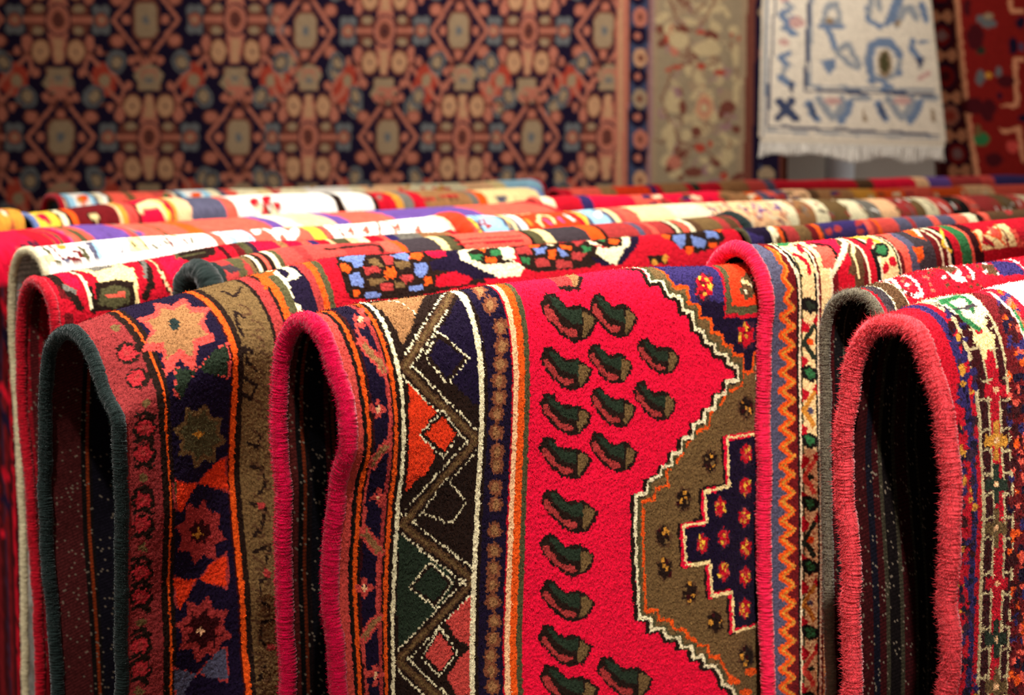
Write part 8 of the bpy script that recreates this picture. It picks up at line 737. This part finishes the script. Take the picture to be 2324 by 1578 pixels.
t = bpy.data.objects.new('support_pole', None); scene.collection.objects.link(t); t.location = (1.302, 5.92, 0)
t['label'] = 'pale grey round metal pole on the back wall, below the white fringed carpet'; t['category'] = 'pole'
tube('shaft', (0, 0, 0), (0, 0, 3.7), 0.058, M_POLE, t); tube('foot_flange', (0, 0, 0), (0, 0, 0.02), 0.10, M_POLE, t)
# ---------- rails that carry the rugs ----------
def rail(key, u0, u1, wo, drop, label, r=0.013):
    R = RUGS[key]; P0 = np.array([R['p0'][0], R['p0'][1], 0.0]); 
    zs = [s[1][0][1] for s in R['stations'] if s[0] >= u0-0.12]; z = min(zs)-drop-r
    org = P0+ROD*u0+ACR*wo; t = bpy.data.objects.new('display_rail', None); scene.collection.objects.link(t); t.location = tuple(org)
    t['label'] = label; t['category'] = 'rail'; t['group'] = 'rails under the rugs'
    tube('pipe', (0, 0, z), tuple(ROD*(u1-u0)+np.array([0, 0, z])), r, M_STEEL, t)
    for q in (0.03, u1-u0-0.03):
        tube('post', tuple(ROD*q), tuple(ROD*q+np.array([0, 0, z])), 0.010, M_STEEL, t); tube('foot', tuple(ROD*q-ACR*0.06), tuple(ROD*q+ACR*0.06), 0.012, M_STEEL, t)
for a in RAILS: rail(*a)
# ---------- the rugs on the rails ----------
for key in ORDER:
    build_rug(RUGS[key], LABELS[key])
# ---------- rugs hung behind ----------
def hang(key, label, name='hanging_carpet'):
    H = HANG[key]; k = H['knot']/1000; c = np.array(H['corners']); Y = H['Y']
    (tl, tr, br, bl) = c; w_ = abs(tr[0]-tl[0]); h_ = abs(tl[1]-bl[1]); d = 0.0055
    nu, nv = int(w_/d), int(h_/d); s, t = np.meshgrid(np.linspace(0, 1, nu), np.linspace(0, 1, nv), indexing='ij')
    s_, t_ = s[..., None], t[..., None]; Q = (tl*(1-s_)+tr*s_)*(1-t_)+(bl*(1-s_)+br*s_)*t_
    X, Z = Q[..., 0], Q[..., 1]; wv = H['wave']*(np.sin(X*7.5+0.6)*0.5+0.5*vnoise(X*3, Z*0.4, 3)+0.25*vnoise(X*9, Z*0.8, 4)-0.4)
    x1 = max(c[:, 0]); z1 = min(c[:, 1])
    A, cu, cv = chart(H['ops'], H['base'], 0, x1-H['x0'], 0, H['z0']-z1, k)
    uu, vv = X-H['x0'], H['z0']-Z; iu = np.clip((uu/k).astype(int), 0, len(cu)-1); iv = np.clip((vv/k).astype(int), 0, len(cv)-1)
    C = A[iu, iv]*(0.85+0.3*hnoise(iu, iv, 5))[..., None]
    root = bpy.data.objects.new(name, None); scene.collection.objects.link(root); root.location = (float(c[:, 0].mean()), Y, float(z1)); off = np.array(root.location)
    root['label'] = label; root['category'] = 'carpet'
    P = np.stack([X, Y+wv, Z], -1); link('pile', mesh_np('pile', P-off, grid_quads(nu, nv), C), M_PILE, root)
    i = np.linspace(0, nu-1, max(8, nu//6)).astype(int); j = np.linspace(0, nv-1, max(8, nv//6)).astype(int)
    B = P[np.ix_(i, j)]+np.array([0, 0.009, 0]); link('underside', mesh_np('underside', B-off, grid_quads(len(i), len(j), flip=True), A[iu, iv][np.ix_(i, j)]*0.5), M_BACK, root)
    for e in (0, -1):
        n = P[e][::4]+np.array([0, 0.004, 0])-off; cord('edge_binding', n, 0.007, H.get('edge', 'hb' if key != 'white' else 'wb'), root, pitch=0.006, seed=8, ns=10)
    if H.get('fringe'):
        rg = np.random.default_rng(4); bot = P[:, -1]; vs_, qs_ = [], []; nb = 0
        link('woven_end', mesh_np('woven_end', np.stack([bot+np.array([0, 0, 0.0]), bot+np.array([0, 0.002, -0.018])], 1)-off, grid_quads(nu, 2), np.tile(PALL['wb'], (nu*2, 1))), M_PILE, root)
        for q in range(520):
            f = rg.random(); p = bot[int(f*(nu-1))]+np.array([0, rg.normal(0, 0.004), -0.016]); L_ = 0.034+0.028*vnoise(np.array(f*14), np.array(0.0), 6)+rg.random()*0.008; wd = 0.0022
            lean = np.array([rg.normal(0, 0.006), rg.normal(-0.003, 0.004), 0])
            an = np.arange(5)/5*2*np.pi; ring = np.stack([np.cos(an), np.sin(an), an*0], 1)
            for a_, m_ in ((0, 1.0), (0.5, 1.15), (0.85, 0.9), (1.0, 0.3)): vs_.append(p+lean*a_**2-np.array([0, 0, L_*a_])+ring*wd*m_)
            qs_.append(grid_quads(4, 5, closed=True)+nb); nb += 20
        o = link('fringe', mesh_np('fringe', np.concatenate(vs_)-off, np.concatenate(qs_), np.tile(PALL['wht'], (nb, 1))), M_CORD, root); o['kind'] = 'stuff'
    # hanging bar at the top
    zt = float(c[:, 1].max()); tube('hanging_bar', (float(tl[0])-0.03-off[0], wv.mean()+0.02, zt-off[2]), (float(tr[0])+0.03-off[0], wv.mean()+0.02, zt-off[2]), 0.014, M_STEEL, root)
hang('herati', 'huge navy carpet with a salmon all-over flower trellis and beige border, hung behind the rails')
hang('white', 'white carpet with blue floral border and white fringe, hung in front of the pole')
hang('red', 'deep red carpet with peach stripe and round flower border, hung right of the white one')
